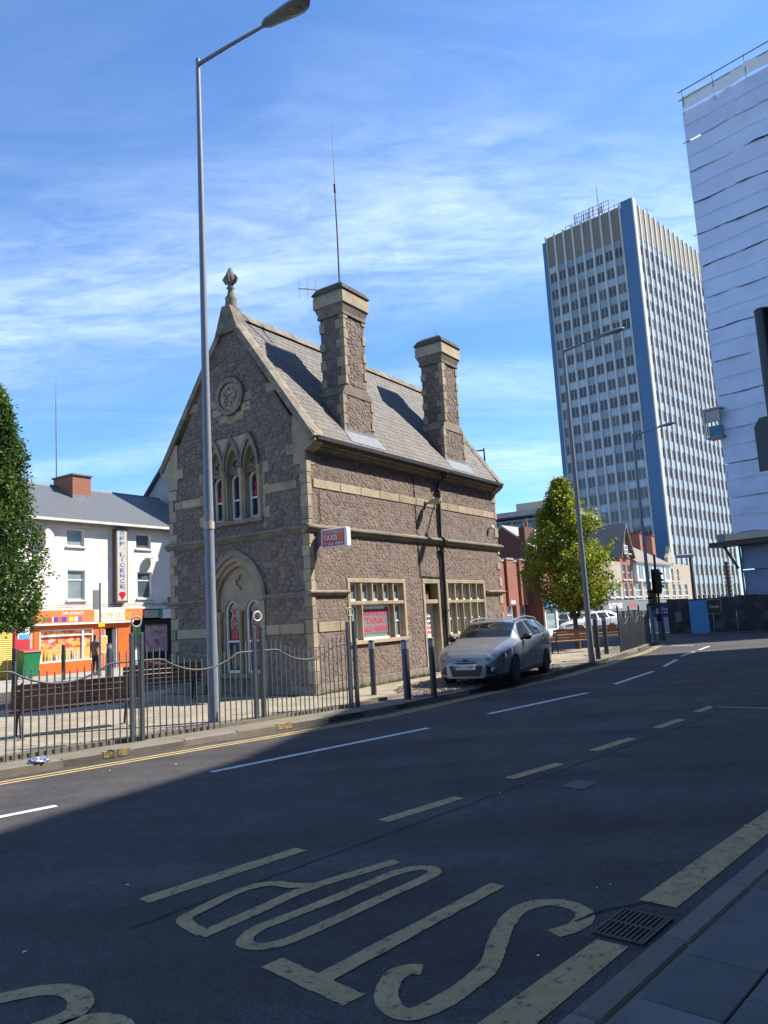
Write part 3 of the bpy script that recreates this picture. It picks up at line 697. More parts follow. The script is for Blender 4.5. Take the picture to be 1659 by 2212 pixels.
stringc('string_course', PROF, [((-0.15, 0, 0), (BL+0.15, 0, 0), (0, -1, 0)), ((0, 0.12, 0), (0, BW+0.12, 0), (-1, 0, 0))], 'ashlar_old')
PR2 = [(p*0.8, (q-3.93)*0.62+2.415) for p, q in PROF]
stringc('sill_string', PR2, [((-0.13, 0, 0), (W1[0]-0.01, 0, 0), (0, -1, 0)), ((9.15, 0, 0), (BL+0.13, 0, 0), (0, -1, 0)), ((0, 0.1, 0), (0, TC-1.06, 0), (-1, 0, 0)), ((0, TC+1.06, 0), (0, BW+0.1, 0), (-1, 0, 0))], 'ashlar_old')
# eaves cornice and gutter
COR = [(-0.1, 5.98), (0.03, 5.98), (0.05, 6.03), (0.10, 6.05), (0.12, 6.10), (0.20, 6.13), (0.22, 6.20), (-0.1, 6.20)]
stringc('cornice', COR, [((0.28, 0, 0), (BL-0.02, 0, 0), (0, -1, 0))], 'ashlar_old')
GUT = [(0.225, 6.20), (0.225, 6.15), (0.26, 6.12), (0.34, 6.12), (0.38, 6.17), (0.38, 6.27), (0.365, 6.27), (0.36, 6.18), (0.33, 6.14), (0.27, 6.14), (0.24, 6.17), (0.24, 6.27), (0.225, 6.27)]
gu = MB().sweep(GUT, (0.05, 0, 0), (BL-0.03, 0, 0), (0, -1, 0)).build('gutter', M['black'], OFFICE)
MB().tube([(6.30, -0.30, 6.14), (6.30, -0.30, 6.02), (6.26, -0.10, 5.86), (6.26, -0.08, 5.7), (6.24, -0.08, 4.2), (6.24, -0.20, 4.08), (6.23, -0.20, 3.95), (6.22, -0.09, 3.8), (6.20, -0.09, 0.2), (6.20, -0.2, 0.13)], 0.042, 10).build('downpipe', M['black'], OFFICE)
for zz_ in (5.6, 3.7, 1.9, 0.6): boxpart('pipe_collar', M['black'], OFFICE, 6.13, 6.31, -0.14, -0.0, zz_, zz_+0.05)
MB().lathe([(0.05, 6.02), (0.10, 6.06), (0.12, 6.14)], 6.30, -0.30, 10).build('hopper', M['black'], OFFICE)
MB().tube([(4.9, -0.02, 6.0), (4.93, -0.025, 4.2)], 0.012, 6).build('cable', M['blackplastic'], OFFICE)
MB().tube([(4.93, -0.025, 3.92), (4.97, -0.03, 2.96), (5.5, -0.03, 2.93), (6.1, -0.03, 2.93)], 0.014, 6).build('cable', M['blackplastic'], OFFICE)
MB().tube([(0.42, -0.03, 5.0), (0.43, -0.03, 4.2)], 0.008, 6).build('cable', M['blackplastic'], OFFICE)
# bulkhead lamp on an arm
lampr = MB(); lampr.box(5.42, 5.54, -0.06, 0.0, 5.02, 5.2); lampr.tube([(5.48, -0.02, 5.12), (5.48, -0.2, 5.15)], 0.025, 8)
wl = lampr.build('wall_lamp', M['rust'], OFFICE)
h_ = MB()
for yy, hw, zz0, zz1 in ((-0.16, 0.05, 5.10, 5.18), (-0.24, 0.085, 5.09, 5.22), (-0.45, 0.10, 5.09, 5.245), (-0.56, 0.08, 5.10, 5.23), (-0.60, 0.03, 5.13, 5.2)):
    h_.v += [(5.48-hw, yy, zz0), (5.48+hw, yy, zz0), (5.48+hw*.8, yy, zz1), (5.48-hw*.8, yy, zz1)]
fs = [(0,1,2,3), (16,17,18,19)]+[(4*i+a, 4*i+(a+1) % 4, 4*i+4+(a+1) % 4, 4*i+4+a) for i in range(4) for a in range(4)]
h_.f = fs; h_.m = [0]*len(fs); h_.sm = [False]*len(fs)
h_.build('lamp_head', mat('lamp_cream', (0.45,0.40,0.2), (0.36,0.32,0.18), 8, 0.5), wl)

# --- mullioned windows on the side wall
def mull(win, name, nl, ztr, merged=None):
    x0, x1, z0, z1 = win; fw = 0.10; D0, D1 = -0.03, 0.19
    wd = thing_part(name)
    for b_ in ((x0-0.02, x1+0.02, D0, D1, z1-fw, z1+0.01), (x0-0.05, x1+0.05, D0-0.05, D1, z0-0.01, z0+fw*0.9), (x0-0.02, x0+fw, D0, D1, z0+fw*0.9, z1-fw), (x1-fw, x1+0.02, D0, D1, z0+fw*0.9, z1-fw)):
        boxpart('frame_stone', M['ashlar'], wd, *b_, bev=0.01)
    boxpart('transom', M['ashlar'], wd, x0+fw, x1-fw, D0+0.015, D1, ztr-0.05, ztr+0.05, bev=0.012)
    cw = (x1-x0-2*fw)/nl
    for i in range(1, nl):
        x = x0+fw+i*cw
        boxpart('mullion', M['ashlar'], wd, x-0.035, x+0.035, D0+0.02, D1, ztr+0.05, z1-fw, bev=0.012)
        if not (merged and merged[0] < i < merged[1]): boxpart('mullion', M['ashlar'], wd, x-0.035, x+0.035, D0+0.02, D1, z0+fw*0.9, ztr-0.05, bev=0.012)
    def light(a, b, c, d, bar):
        boxpart('pane', M['glass_pale'], wd, a+.04, b-.04, 0.145, 0.15, c+.05, d-.04)
        f_ = MB()
        for q in ((a, b, c, c+.055), (a, b, d-.045, d), (a, a+.045, c+.055, d-.045), (b-.045, b, c+.055, d-.045)): f_.box(q[0], q[1], 0.11, 0.16, q[2], q[3])
        if bar: f_.box(a+.045, b-.045, 0.12, 0.155, (c+d)/2-.02, (c+d)/2+.02)
        f_.build('sash', M['white'], wd)
    for i in range(nl):
        a, b = x0+fw+i*cw+(.04 if i else 0), x0+fw+(i+1)*cw-(.04 if i < nl-1 else 0)
        light(a, b, ztr+.05, z1-fw, False)
        if merged and merged[0] <= i < merged[1]: continue
        light(a, b, z0+fw*0.9, ztr-.05, True)
    if merged:
        a, b = x0+fw+merged[0]*cw+.04, x0+fw+merged[1]*cw-.04
        light(a, b, z0+fw*0.9, ztr-.05, False); return wd, a, b
    return wd, 0, 0
def thing_part(name):
    o = bpy.data.objects.new(name, None); col.objects.link(o); o.parent = OFFICE; o.empty_display_size = 0.1; return o
wd, a, b = mull(W1, 'office_window', 5, 2.22, (1, 4))
cxw = (a+b)/2
M['poster'] = mat('frosted_film', (0.20,0.21,0.20), (0.16,0.17,0.165), 3, 0.5)
boxpart('window_film', M['poster'], wd, a+.06, b-.1, 0.136, 0.142, 1.42, 2.06)
text('HIGHFIELDS', M['pinklet'], wd, (cxw-.02, 0.132, 1.97), (1,0,0), (0,0,1), w=b-a-.2, h=0.16, bold=0.03)
text('TAXIS', M['pinklet'], wd, (cxw-.02, 0.132, 1.76), (1,0,0), (0,0,1), w=(b-a)*.58, h=0.15, bold=0.03)
for q_ in (a+.13, b-.17): text('•', M['pinklet'], wd, (q_, 0.132, 1.76), (1,0,0), (0,0,1), w=.07, h=.07)
text('262 4004', M['pinklet'], wd, (cxw-.02, 0.132, 1.55), (1,0,0), (0,0,1), w=b-a-.22, h=0.16, bold=0.03)
mull(W2, 'sash_window', 5, 2.20)
# side door
dr = thing_part('side_door'); x0, x1, z0, z1 = DR
for b_ in ((x0-.02, x0+.11, -.03, .3, z0, z1-.12), (x1-.11, x1+.02, -.03, .3, z0, z1-.12), (x0-.02, x1+.02, -.03, .3, z1-.12, z1+.01)): boxpart('frame_stone', M['ashlar'], dr, *b_, bev=0.012)
boxpart('transom', M['ashlar'], dr, x0+.11, x1-.11, -.015, .28, 2.15, 2.27, bev=0.012)
boxpart('door_leaf', M['white'], dr, x0+.11, x1-.11, 0.19, 0.23, z0+.02, 2.15)
boxpart('door_leaf_recess', M['dark'], dr, x0+.11, x1-.11, 0.26, 0.28, 2.27, z1-.12)
boxpart('fanlight_board', mat('brown_board', (0.26,0.11,0.05), (0.2,0.08,0.04), 5, 0.7), dr, x0+.13, x1-.3, 0.20, 0.22, 2.28, 2.56)
boxpart('step', M['ashlar_old'], dr, x0-.02, x1+.02, -.08, .3, K-.02, K+.03, bev=.01)
cxd = (x0+x1)/2-.06
for i, (tx, mm) in enumerate((('OPEN', 'blackplastic'), ('24 HRS', 'blackplastic'), ('TAXIS', 'blackplastic'), ('HIGHFIELDS', 'redlet'), ('262 4004', 'redlet'))):
    text(tx, M[mm], dr, (cxd, 0.186, 1.86-i*0.135), (1,0,0), (0,0,1), w=0.5, h=0.09, bold=0.02)

# --- doorway arch on the gable front: dressed arch, carved panel and two lancets in it
ad = thing_part('arched_doorway')
def ringplate(name, o, i, d0, d1, m, parent): return plate(name, o, [i], d1-d0, lambda a, b, d: (-(d0+d), a, b), M[m], parent)
cl_ = lambda pts, zmin: [(p[0], max(p[1], zmin)) for p in pts]
ringplate('hood_mould', cl_(arch(TC, 1.06, 2.42, 2.44, 3.74), 2.42), cl_(arch(TC, 0.96, 2.425, 2.43, 3.58), 2.425), 0.0, 0.09, 'ashlar_old', ad)
ringplate('outer_order', cl_(arch(TC, 0.97, K, 2.42, 3.60), K), cl_(arch(TC, 0.86, K+.004, 2.42, 3.46), K+.004), -0.14, 0.04, 'ashlar', ad)
ringplate('inner_order', cl_(arch(TC, 0.88, K, 2.42, 3.48), K), cl_(arch(TC, 0.78, K+.004, 2.42, 3.34), K+.004), -0.22, -0.06, 'ashlar', ad)
lan = [arch(TC+sx*0.37, 0.25, 0.62, 2.16, 2.48) for sx in (-1, 1)]
qf = []
for k in range(32):
    t = 2*math.pi*k/32; r = 0.13+0.075*abs(math.cos(2*t)); qf.append((TC+r*math.cos(t), 2.92+r*math.sin(t)))
plate('carved_panel', cl_(arch(TC, 0.80, K, 2.42, 3.36), K), lan+[qf], 0.10, lambda a, b, d: (0.17+d, a, b), M['ashlar'], ad)
boxpart('carving_back', M['ashlar'], ad, 0.225, 0.25, TC-.3, TC+.3, 2.62, 3.2)
for sx in (-0.74, 0.0, 0.74):
    MB().lathe([(0.075, K), (0.085, 0.5), (0.055, 0.55), (0.05, 2.0), (0.075, 2.06), (0.085, 2.12), (0.085, 2.18)], 0.11, TC+sx, 12).build('column', M['ashlar'], ad)
def sashlan(parent, cy, hw, z0, zs, za, x, letters, mbar=True):
    w_ = thing_part('lancet_window')
    plate('pane', arch(cy, hw-.01, z0, zs, za), [], 0.006, lambda a, b, d: (x+.03+d, a, b), M['glass_dark'], w_)
    plate('sash', arch(cy, hw, z0, zs, za), [arch(cy, hw-.05, z0+.07, zs, za-.06)], 0.05, lambda a, b, d: (x+d-.02, a, b), M['white'], w_)
    zm = z0+(zs-z0)*0.52
    boxpart('glazing_bar', M['white'], w_, x-.02, x+.028, cy-hw+.05, cy+hw-.05, zm-.022, zm+.022)
    n = len(letters); H_ = (zs+0.12-zm-.06)
    for i, ch in enumerate(letters):
        text(ch, M['redlet'], w_, (x+.022, cy, zm+.05+H_*(n-i-.5)/n), (0,-1,0), (0,0,1), w=hw*0.95, h=H_/n*0.82, bold=0.03)
    return w_
for sx in (-1, 1): sashlan(ad, TC+sx*0.37, 0.25, 0.62, 2.16, 2.48, 0.24, 'TAXI')
boxpart('sill', M['ashlar_old'], ad, 0.0, 0.3, TC-.78, TC+.78, 0.5, 0.62, bev=.012)
boxpart('apron', M['ashlar_old'], ad, 0.12, 0.3, TC-.78, TC+.78, K, 0.5)
# --- three lancets above
up = thing_part('triple_lancet')
ho = [arch(x, 0.22, 4.50, 5.82, 6.42) for x in LX]
plate('dressed_surround', LANC, ho, 0.24, lambda a, b, d: (-0.03+d, a, b), M['ashlar'], up)
for x in LX:
    ringplate('hood_mould', cl_(arch(x, 0.335, 5.80, 5.82, 6.74), 5.80), cl_(arch(x, 0.262, 5.805, 5.81, 6.56), 5.805), 0.03, 0.10, 'ashlar_old', up)
    plate('trefoil_head', arch(x, 0.22, 5.72, 5.80, 6.42), [[(x+(.085+.03*abs(math.cos(1.5*t_)))*math.cos(t_), 6.0+(.085+.03*abs(math.cos(1.5*t_)))*math.sin(t_)) for t_ in [2*math.pi*q/18 for q in range(18)]]], 0.06, lambda a, b, d: (0.10+d, a, b), M['ashlar_old'], up)
    boxpart('trefoil_back', M['ashlar_old'], up, 0.165, 0.18, x-.15, x+.15, 5.8, 6.2)
    sashlan(up, x, 0.22, 4.52, 5.55, 5.76, 0.19, 'TAXI' if x != LX[1] else '')
for x in (LX[0]-.315, LX[0]+.315, LX[1]+.315, LX[2]+.315):
    MB().lathe([(0.085, 4.48), (0.09, 4.56), (0.06, 4.62), (0.055, 5.62), (0.075, 5.68), (0.10, 5.76), (0.10, 5.82)], -0.03, x, 12).build('shaft', M['ashlar'], up)
boxpart('sill', M['ashlar_old'], up, -.12, .25, LX[0]-.42, LX[2]+.42, 4.38, 4.50, bev=.02)
for sgn, x in ((-1, TC-1.02), (1, TC+1.02)):
    zz_ = 4.16
    for i in range(6):
        ww = (0.10, 0.24)[i % 2]; a_, b_ = sorted((x, x+sgn*ww)); ash('quoin', (-.03, .2, a_, b_, zz_+.003, zz_+.285), up); zz_ += .288
# roundel
rd = thing_part('roundel')
ringplate('roundel_ring', [(TC+.50*math.cos(t_), 7.8+.50*math.sin(t_)) for t_ in [2*math.pi*q/40 for q in range(40)]], [(TC+.38*math.cos(t_), 7.8+.38*math.sin(t_)) for t_ in [2*math.pi*q/40 for q in range(40)]], -.02, .10, 'ashlar_old', rd)
MB().lathe([(0.39, 0.0), (0.39, -0.03), (0.33, -0.055), (0.0, -0.055)], TC, 7.8, 32, axis='x').build('roundel_disc', M['ashlar'], rd)
cm = MB()
for k in range(60):
    t_ = rnd.uniform(0, 6.28); r_ = 0.26*math.sqrt(rnd.random()); cm.lathe([(0.012, -0.05), (0.045, -0.075), (0.02, -0.095), (0.0, -0.1)], TC+r_*math.cos(t_), 7.8+r_*math.sin(t_), 6, axis='x')
tag(cm.build('carving', M['ashlar'], rd))
for sy, sz in ((-.52, -.36), (.52, -.36), (-.30, -.56), (.30, -.56), (0, -.62), (-.6, -.1), (.6, -.1)): ash('surround_block', (-.022, .05, TC+sy-.16, TC+sy+.16, 7.8+sz-.11, 7.8+sz+.11), rd)
vs_ = 20
for k in range(vs_):                       # ring of voussoirs over the roundel
    t_ = math.pi*(0.05+0.9*k/(vs_-1)); c_, s_ = math.cos(t_), math.sin(t_); q = MB(); pts = []
    for r_, w_ in ((0.51, .030), (0.70, .042)):
        for sg in (-1, 1): pts.append((TC+r_*c_-sg*w_*s_, 7.8+r_*s_+sg*w_*c_))
    v3, fs = stone_geo([pts[0], pts[1], pts[3], pts[2]], 0.01, 0.03, rnd); q.add([c_front(*p) for p in v3], fs); q.build('voussoir', M['stone'], rd)
for (ty, tz) in ((0.98, 7.78), (BW-.98, 7.78)): ash('gable_block', (-.03, .2, ty-.22, ty+.22, tz-.14, tz+.10))

# --- roof
TH = math.atan2(RIDGE-6.26, TC+0.30); ct, st = math.cos(TH), math.sin(TH); SLEN = (TC+0.30)/ct
def on_roof(x, d, h=0.0): return (x, -0.30+d*ct-h*st, 6.26+d*st+h*ct)     # d up the slope, h above it
def on_roof_l(x, d, h=0.0): p = on_roof(x, d, h); return (p[0], BW-p[1], p[2])
for fn, nm in ((on_roof, 'roof_deck'), (on_roof_l, 'roof_deck')):
    MB().add([fn(.2, 0, -.09), fn(BL-.15, 0, -.09), fn(BL-.15, SLEN, -.09), fn(.2, SLEN, -.09), fn(.2, 0, -.02), fn(BL-.15, 0, -.02), fn(BL-.15, SLEN, -.02), fn(.2, SLEN, -.02)],
             [(0,3,2,1),(4,5,6,7),(0,1,5,4),(1,2,6,5),(2,3,7,6),(3,0,4,7)]).build(nm, M['dark'], OFFICE)
SW, SE, SL_ = 0.26, 0.185, 0.36
sm_ = MB().box(-SW/2+.004, SW/2-.004, 0, SL_, 0, 0.010).mesh('slate', M['slate'])
CH = [(1.66, 3.02), (6.98, 8.36)]
cnt = 0; restR = MB(); slots = []
rows = int(SLEN/SE)
for r in range(rows):
    d = r*SE-.03; x = 0.40-(SW/2 if r % 2 else 0)
    while x < BL-.35:
        slots.append((x+SW/2, d, 3 if 8 <= r % 13 <= 10 and r > 5 else 0)); x += SW
slots.sort(key=lambda q: (BF.w(*on_roof(q[0], q[1]))-CAM).length)
sv = [v_.co.copy() for v_ in sm_.vertices]; sf = [tuple(f_.vertices) for f_ in sm_.polygons]
def slate_pt(c, x, d, lift, tilt, fn): return fn(x+c.x, d+c.y, lift+c.z+(SL_-c.y)*0.035+tilt*c.x)
hidden = lambda x, d: any(a+.1 < x < b-.1 and 0.45 < d < 1.75 for a, b in CH)
for k, (x, d, fish) in enumerate(slots):
    if hidden(x, d): continue
    li, ti = rnd.uniform(0, .004), rnd.uniform(-.02, .02)
    vv_ = [slate_pt(c, x, d, li, ti, on_roof) for c in sv]
    if cnt < 300:
        q = MB(); q.add(vv_, sf); q.build('slate', M['slate'], OFFICE); cnt += 1
    else: restR.add(vv_, sf)
for r in range(rows):
    d = r*SE-.03; x = 0.40-(SW/2 if r % 2 else 0)
    while x < BL-.35: restR.add([slate_pt(c, x+SW/2, d, 0, 0, on_roof_l) for c in sv], sf); x += SW
tag(restR.build('slates_beyond', M['slate'], OFFICE), kind='stuff')
rt = MB().prism([(-.17, -.20), (-.15, -.215), (0, -.005), (.15, -.215), (.17, -.20), (.03, .03), (-.03, .03)], 'x', .004, .446).mesh('ridge_tile', M['ashlar_old'])
for i in range(22): link('ridge_tile', rt, OFFICE, (.35+i*.45, TC, RIDGE+.10+rnd.uniform(-.004, .004)))
# gable copings, kneelers, finial
for xg0, xg1 in ((-.09, .29), (BL-.29, BL+.09)):
    for fn in (on_roof, on_roof_l):
        n = 6
        for i in range(n):
            a_, b_ = SLEN*1.0*i/n-.06*(i == 0), SLEN*1.0*(i+1)/n-.008+(.03 if i == n-1 else 0)
            P_ = [fn(xg0, a_, -.12), fn(xg1, a_, -.12), fn(xg1, b_, -.12), fn(xg0, b_, -.12), fn(xg0, a_, .04), fn((xg0+xg1)/2, a_, .085), fn(xg1, a_, .05), fn(xg1, b_, .05), fn((xg0+xg1)/2, b_, .085), fn(xg0, b_, .04)]
            MB().add(P_, [(0,3,2,1),(0,1,6,5,4),(1,2,7,6),(4,5,8,9),(5,6,7,8),(2,3,9,8,7),(3,0,4,9)]).build('coping_stone', M['ashlar_old'], OFFICE)
for yk, sg in ((0, 1), (BW, -1)):
    pts = [(yk+sg*.36, 5.62), (yk-sg*.02, 5.62), (yk-sg*.02, 5.92), (yk-sg*.20, 6.02), (yk-sg*.34, 6.14), (yk-sg*.34, 6.34), (yk+sg*.12, 6.86), (yk+sg*.36, 6.86), (yk+sg*.36, 6.15), (yk+sg*.58, 6.15), (yk+sg*.58, 5.90), (yk+sg*.36, 5.90)]
    for xk0, xk1 in ((-.045, .32), (BL-.3, BL+.045)): MB().prism(pts, 'x', xk0, xk1).build('kneeler', M['ashlar'], OFFICE)
fi = thing_part('finial')
MB().prism([(TC-.42, 9.55), (TC+.42, 9.55), (TC+.14, 10.30), (TC-.14, 10.30)], 'x', -.12, .34).build('apex_stone', M['ashlar_old'], fi)
MB().lathe([(.17, 10.28), (.15, 10.5), (.16, 10.58), (.10, 10.66), (.07, 10.80), (.12, 10.86), (.07, 10.92), (.13, 11.02), (.155, 11.12), (.12, 11.26), (.06, 11.38), (.03, 11.44)], .1, TC, 8).build('finial_bud', M['ashlar_old'], fi)
for k in range(4):
    t_ = k*math.pi/2+.4; MB().tube([(.1+.12*math.cos(t_), TC+.12*math.sin(t_), 11.0), (.1+.19*math.cos(t_), TC+.19*math.sin(t_), 11.12), (.1+.13*math.cos(t_), TC+.13*math.sin(t_), 11.24)], [.04, .045, .02], 6).build('finial_leaf', M['ashlar_old'], fi)
# --- chimneys
def chimney(x0, x1, seed):
    c = thing_part('chimney'); y0, y1 = 0.0, .86; za, zb, zc = 6.05, 7.75, 10.02; i_ = .14
    u0, u1, w0, w1 = x0+.16, x1-.24, y0+.01, y1-.08
    MB().box(x0, x1, y0+.02, y1, za, zb).build('chimney_base', M['mortar'], c)
    MB().add([(x0-.02, y0, zb), (x1+.02, y0, zb), (x1+.02, y1+.02, zb), (x0-.02, y1+.02, zb), (u0-.01, w0-.005, zb+.28), (u1+.01, w0-.005, zb+.28), (u1+.01, w1+.01, zb+.28), (u0-.01, w1+.01, zb+.28)],
             [(0,3,2,1),(4,5,6,7),(0,1,5,4),(1,2,6,5),(2,3,7,6),(3,0,4,7)]).build('weathering', M['ashlar_old'], c)
    MB().box(u0, u1, w0, w1, zb+.2, zc).build('chimney_shaft', M['mortar'], c)
    lay(rubble(x0+.02, x1-.02, za+.2, zb-.03, .14, .10, (), (), seed), lambda a, b, d: (a, y0+.02-d, b), seed, c)
    lay(rubble(u0+.02, u1-.02, zb+.3, zc-.03, .14, .10, (), (), seed+1), lambda a, b, d: (a, w0-d, b), seed, c)
    lay(rubble(y0+.04, y1-.02, za+.2, zb-.03, .14, .10, (), (), seed+2), lambda a, b, d: (x0-d, a, b), seed, c)
    lay(rubble(w0+.02, w1-.02, zb+.3, zc-.03, .14, .10, (), (), seed+3), lambda a, b, d: (u0-d, a, b), seed, c)
    zz_ = zb+.28; k = 0
    while zz_ < zc-.1:
        h = rnd.uniform(.22, .30); z1 = min(zz_+h, zc); la, lb = ((.24, .09), (.11, .18))[k % 2]
        ash('quoin', (u0-.036, u0+lb, w0-.036, w0+la, zz_+.003, z1-.003), c)
        if k % 2: ash('quoin', (u1-.13, u1+.03, w0-.034, w0+.2, zz_+.003, z1-.003), c)
        else: ash('quoin', (u0-.034, u0+.2, w1-.16, w1+.03, zz_+.003, z1-.003), c)
        zz_ = z1; k += 1
    zz_ = 6.65; k = 0
    while zz_ < zb-.2:
        z1 = zz_+.27; la, lb = ((.2, .1), (.11, .2))[k % 2]
        ash('quoin', (x0-.034, x0+lb*.7, y0-.014, y0+la, zz_+.003, z1-.003), c)
        if k % 2: ash('quoin', (x1-.11, x1+.03, y0-.012, y0+.2, zz_+.003, z1-.003), c)
        zz_ = z1; k += 1
    cp = c
    def ring(name, o0, o1, z0, z1, m):
        MB().add([(u0-o0, w0-o0, z0), (u1+o0, w0-o0, z0), (u1+o0, w1+o0, z0), (u0-o0, w1+o0, z0), (u0-o1, w0-o1, z1), (u1+o1, w0-o1, z1), (u1+o1, w1+o1, z1), (u0-o1, w1+o1, z1)],
                 [(0,3,2,1),(4,5,6,7),(0,1,5,4),(1,2,6,5),(2,3,7,6),(3,0,4,7)]).build(name, M[m], cp)
    ring('cap_fillet', .055, .055, zc-.02, zc+.06, 'ashlar_old'); ring('cap_cove', .03, .11, zc+.06, zc+.28, 'ashlar_old'); ring('cap_block', .13, .125, zc+.28, zc+.60, 'ashlar')
    ring('cap_drip', .10, .125, zc+.60, zc+.66, 'ashlar_old'); ring('cap_edge', .16, .14, zc+.66, zc+.71, 'capstone'); ring('cap_slope', .14, .06, zc+.71, zc+.84, 'capstone'); ring('cap_shoulder', .06, -.06, zc+.84, zc+.94, 'capstone'); ring('cap_top', -.06, -.30, zc+.94, zc+1.02, 'capstone')
    MB().add([on_roof(x0-.06, .12, .032), on_roof(x1+.2, .12, .032), on_roof(x1+.1, .56, .035), on_roof(x0-.03, .56, .035), on_roof(x0-.06, .12, .02), on_roof(x1+.2, .12, .02), on_roof(x1+.1, .56, .02), on_roof(x0-.03, .56, .02)],
             [(0,1,2,3),(4,7,6,5),(0,4,5,1),(1,5,6,2),(2,6,7,3),(3,7,4,0)]).build('lead_flashing', M['lead'], c)
    boxpart('lead_upstand', M['lead'], c, x0-.03, x1+.03, -.012, .03, 6.62, 6.80)
    return c, u0, u1, w0, w1, zc+1.05
c1 = chimney(*CH[0], 21); c2 = chimney(*CH[1], 41)
# stones: the 300 that show largest are single, the rest are one mass on each wall
ALLST.sort(key=lambda q: -q[0]); masses = {}
for k, (sc_, vs, fs, par) in enumerate(ALLST):
    if k < 300: MB().add(vs, fs).build('stone', M['stone'], par)
    else: masses.setdefault(par.name, (par, MB()))[1].add(vs, fs)
for par, q in masses.values(): tag(q.build('stones_beyond', M['stone'], par), kind='stuff')
# --- taxi sign box, floodlight, aerials on the office
sg = thing('sign_box', 'red and white projecting light box reading TAXIS at the corner of the stone office', 'sign', BF.w(0.34, 0, 0), BF.rz)
boxpart('box', M['white'], sg, -.09, .09, -.93, -.16, 3.52, 3.98, bev=.015)
boxpart('bracket', M['galv'], sg, -.04, .04, -.17, .0, 3.60, 3.92)
boxpart('red_face', M['red'], sg, -.098, -.088, -.86, -.22, 3.56, 3.945)
boxpart('orange_panel', M['orange_sq'], sg, -.101, -.096, -.845, -.70, 3.68, 3.85)
text('HIGHFIELDS', M['letw'], sg, (-.102, -.54, 3.893), (0,-1,0), (0,0,1), w=.60, h=.07)
text('TAXIS', M['letw'], sg, (-.104, -.46, 3.765), (0,-1,0), (0,0,1), w=.43, h=.14, bold=.02)
text('T 262 4004', M['letw'], sg, (-.102, -.54, 3.615), (0,-1,0), (0,0,1), w=.58, h=.075)
fl = thing('floodlight', 'small white floodlight on the far corner of the stone office wall', 'lamp', BF.w(9.7, 0, 0), BF.rz)
MB().lathe([(.0, 4.62), (.06, 4.63), (.075, 4.70), (.05, 4.76), (.0, 4.77)], 0, -.13, 12).build('lamp_head', M['white'], fl)
boxpart('bracket', M['galv'], fl, -.02, .02, -.1, .0, 4.66, 4.70); 
ae = thing('whip_aerial', 'tall thin whip aerial rising from the chimney nearer the taxi sign', 'aerial', BF.w(2.32, .42, 0), BF.rz)
M['aer'] = mat('aerial_grey', (0.30,0.27,0.27), (0.2,0.18,0.18), 30, 0.5)
MB().tube([(0, 0, 11.0), (.01, 0, 12.5), (0, 0, 14.05)], [.028, .024, .022], 7).build('mast', mat('mast_dark', (0.07,0.05,0.05), (0.16,0.15,0.15), 40, 0.5), ae)
MB().tube([(.0, -.005, 13.9), (0, 0, 14.15)], .035, 7).build('clamp', M['black'], ae)
MB().tube([(.0, -.01, 14.05), (.0, -.01, 15.4), (.0, -.01, 16.3)], [.014, .009, .004], 6).build('whip', M['aer'], ae)
ya = thing('yagi_aerial', 'small white yagi aerial poking out beside the chimney cap', 'aerial', BF.w(2.1, .95, 0), BF.rz)
MB().tube([(.1, 0, 10.75), (.1, 0, 11.05)], .016, 6).build('mast', M['galv'], ya)
MB().tube([(.1, -.1, 11.04), (-.2, .62, 11.22)], .025, 6).build('boom', M['white'], ya)
for t_ in (.35, .65, .95): MB().tube([(.1-.3*t_, -.1+.72*t_, 10.72+.18*t_), (.1-.3*t_, -.1+.72*t_, 11.38+.18*t_)], .006, 5).build('element', M['aer'], ya)
sa = thing('stub_aerial', 'short thin spike aerial on the chimney cap farther from the taxi sign', 'aerial', BF.w(7.6, .4, 0), BF.rz)
MB().tube([(0, 0, 11.02), (0, 0, 11.5)], [.012, .004], 6).build('spike', M['aer'], sa); MB().lathe([(.05, 11.02), (.05, 11.08), (.01, 11.10)], 0, 0, 8).build('spike_foot', M['galv'], sa)
# ================================================================== OTHER BUILDINGS
def rect_on(fr, x0, y0, x1, y1, off=0.0, end=False):
    q = [(fr.end if end else fr.face)(x, y, off) for x, y in ((x0, y0), (x1, y0), (x1, y1), (x0, y1))]
    xs = sorted((sum(p[0] for p in (q[0], q[3]))/2, sum(p[0] for p in (q[1], q[2]))/2))
    return xs[0], xs[1], (q[2][1]+q[3][1])/2, (q[0][1]+q[1][1])/2
M['whitebrick'] = mat('painted_white_brick', (0.82,0.77,0.69), (0.74,0.69,0.61), 2.2, 0.75, 0.35, 40, c3=(0.66,0.60,0.52), scale3=1.1, brick=(0.225,0.075,0.008,(0.55,0.50,0.44),(R(90),0,0),1))
M['orange'] = mat('orange_paint', (0.72,0.14,0.01), (0.62,0.11,0.01), 3, 0.6, 0.3, 40, brick=(0.225,0.075,0.008,(0.55,0.10,0.01),(R(90),0,0),1))
M['redbrick'] = mat('red_brick', (0.16,0.05,0.032), (0.115,0.038,0.027), 6, 0.9, 0.3, 40, brick=(0.225,0.075,0.010,(0.13,0.075,0.055),(R(90),0,0),1))
M['redbrick2'] = mat('pink_red_brick', (0.33,0.12,0.075), (0.26,0.095,0.06), 4, 0.88, 0.3, 40, brick=(0.225,0.075,0.008,(0.28,0.14,0.10),(R(90),0,0),1))
M['concrete_pale'] = mat('pale_concrete', (0.50,0.46,0.37), (0.42,0.385,0.31), 1.2, 0.85, 0.1, 10)
M['render_grey'] = mat('grey_render', (0.36,0.35,0.33), (0.30,0.29,0.28), 1.0, 0.9)
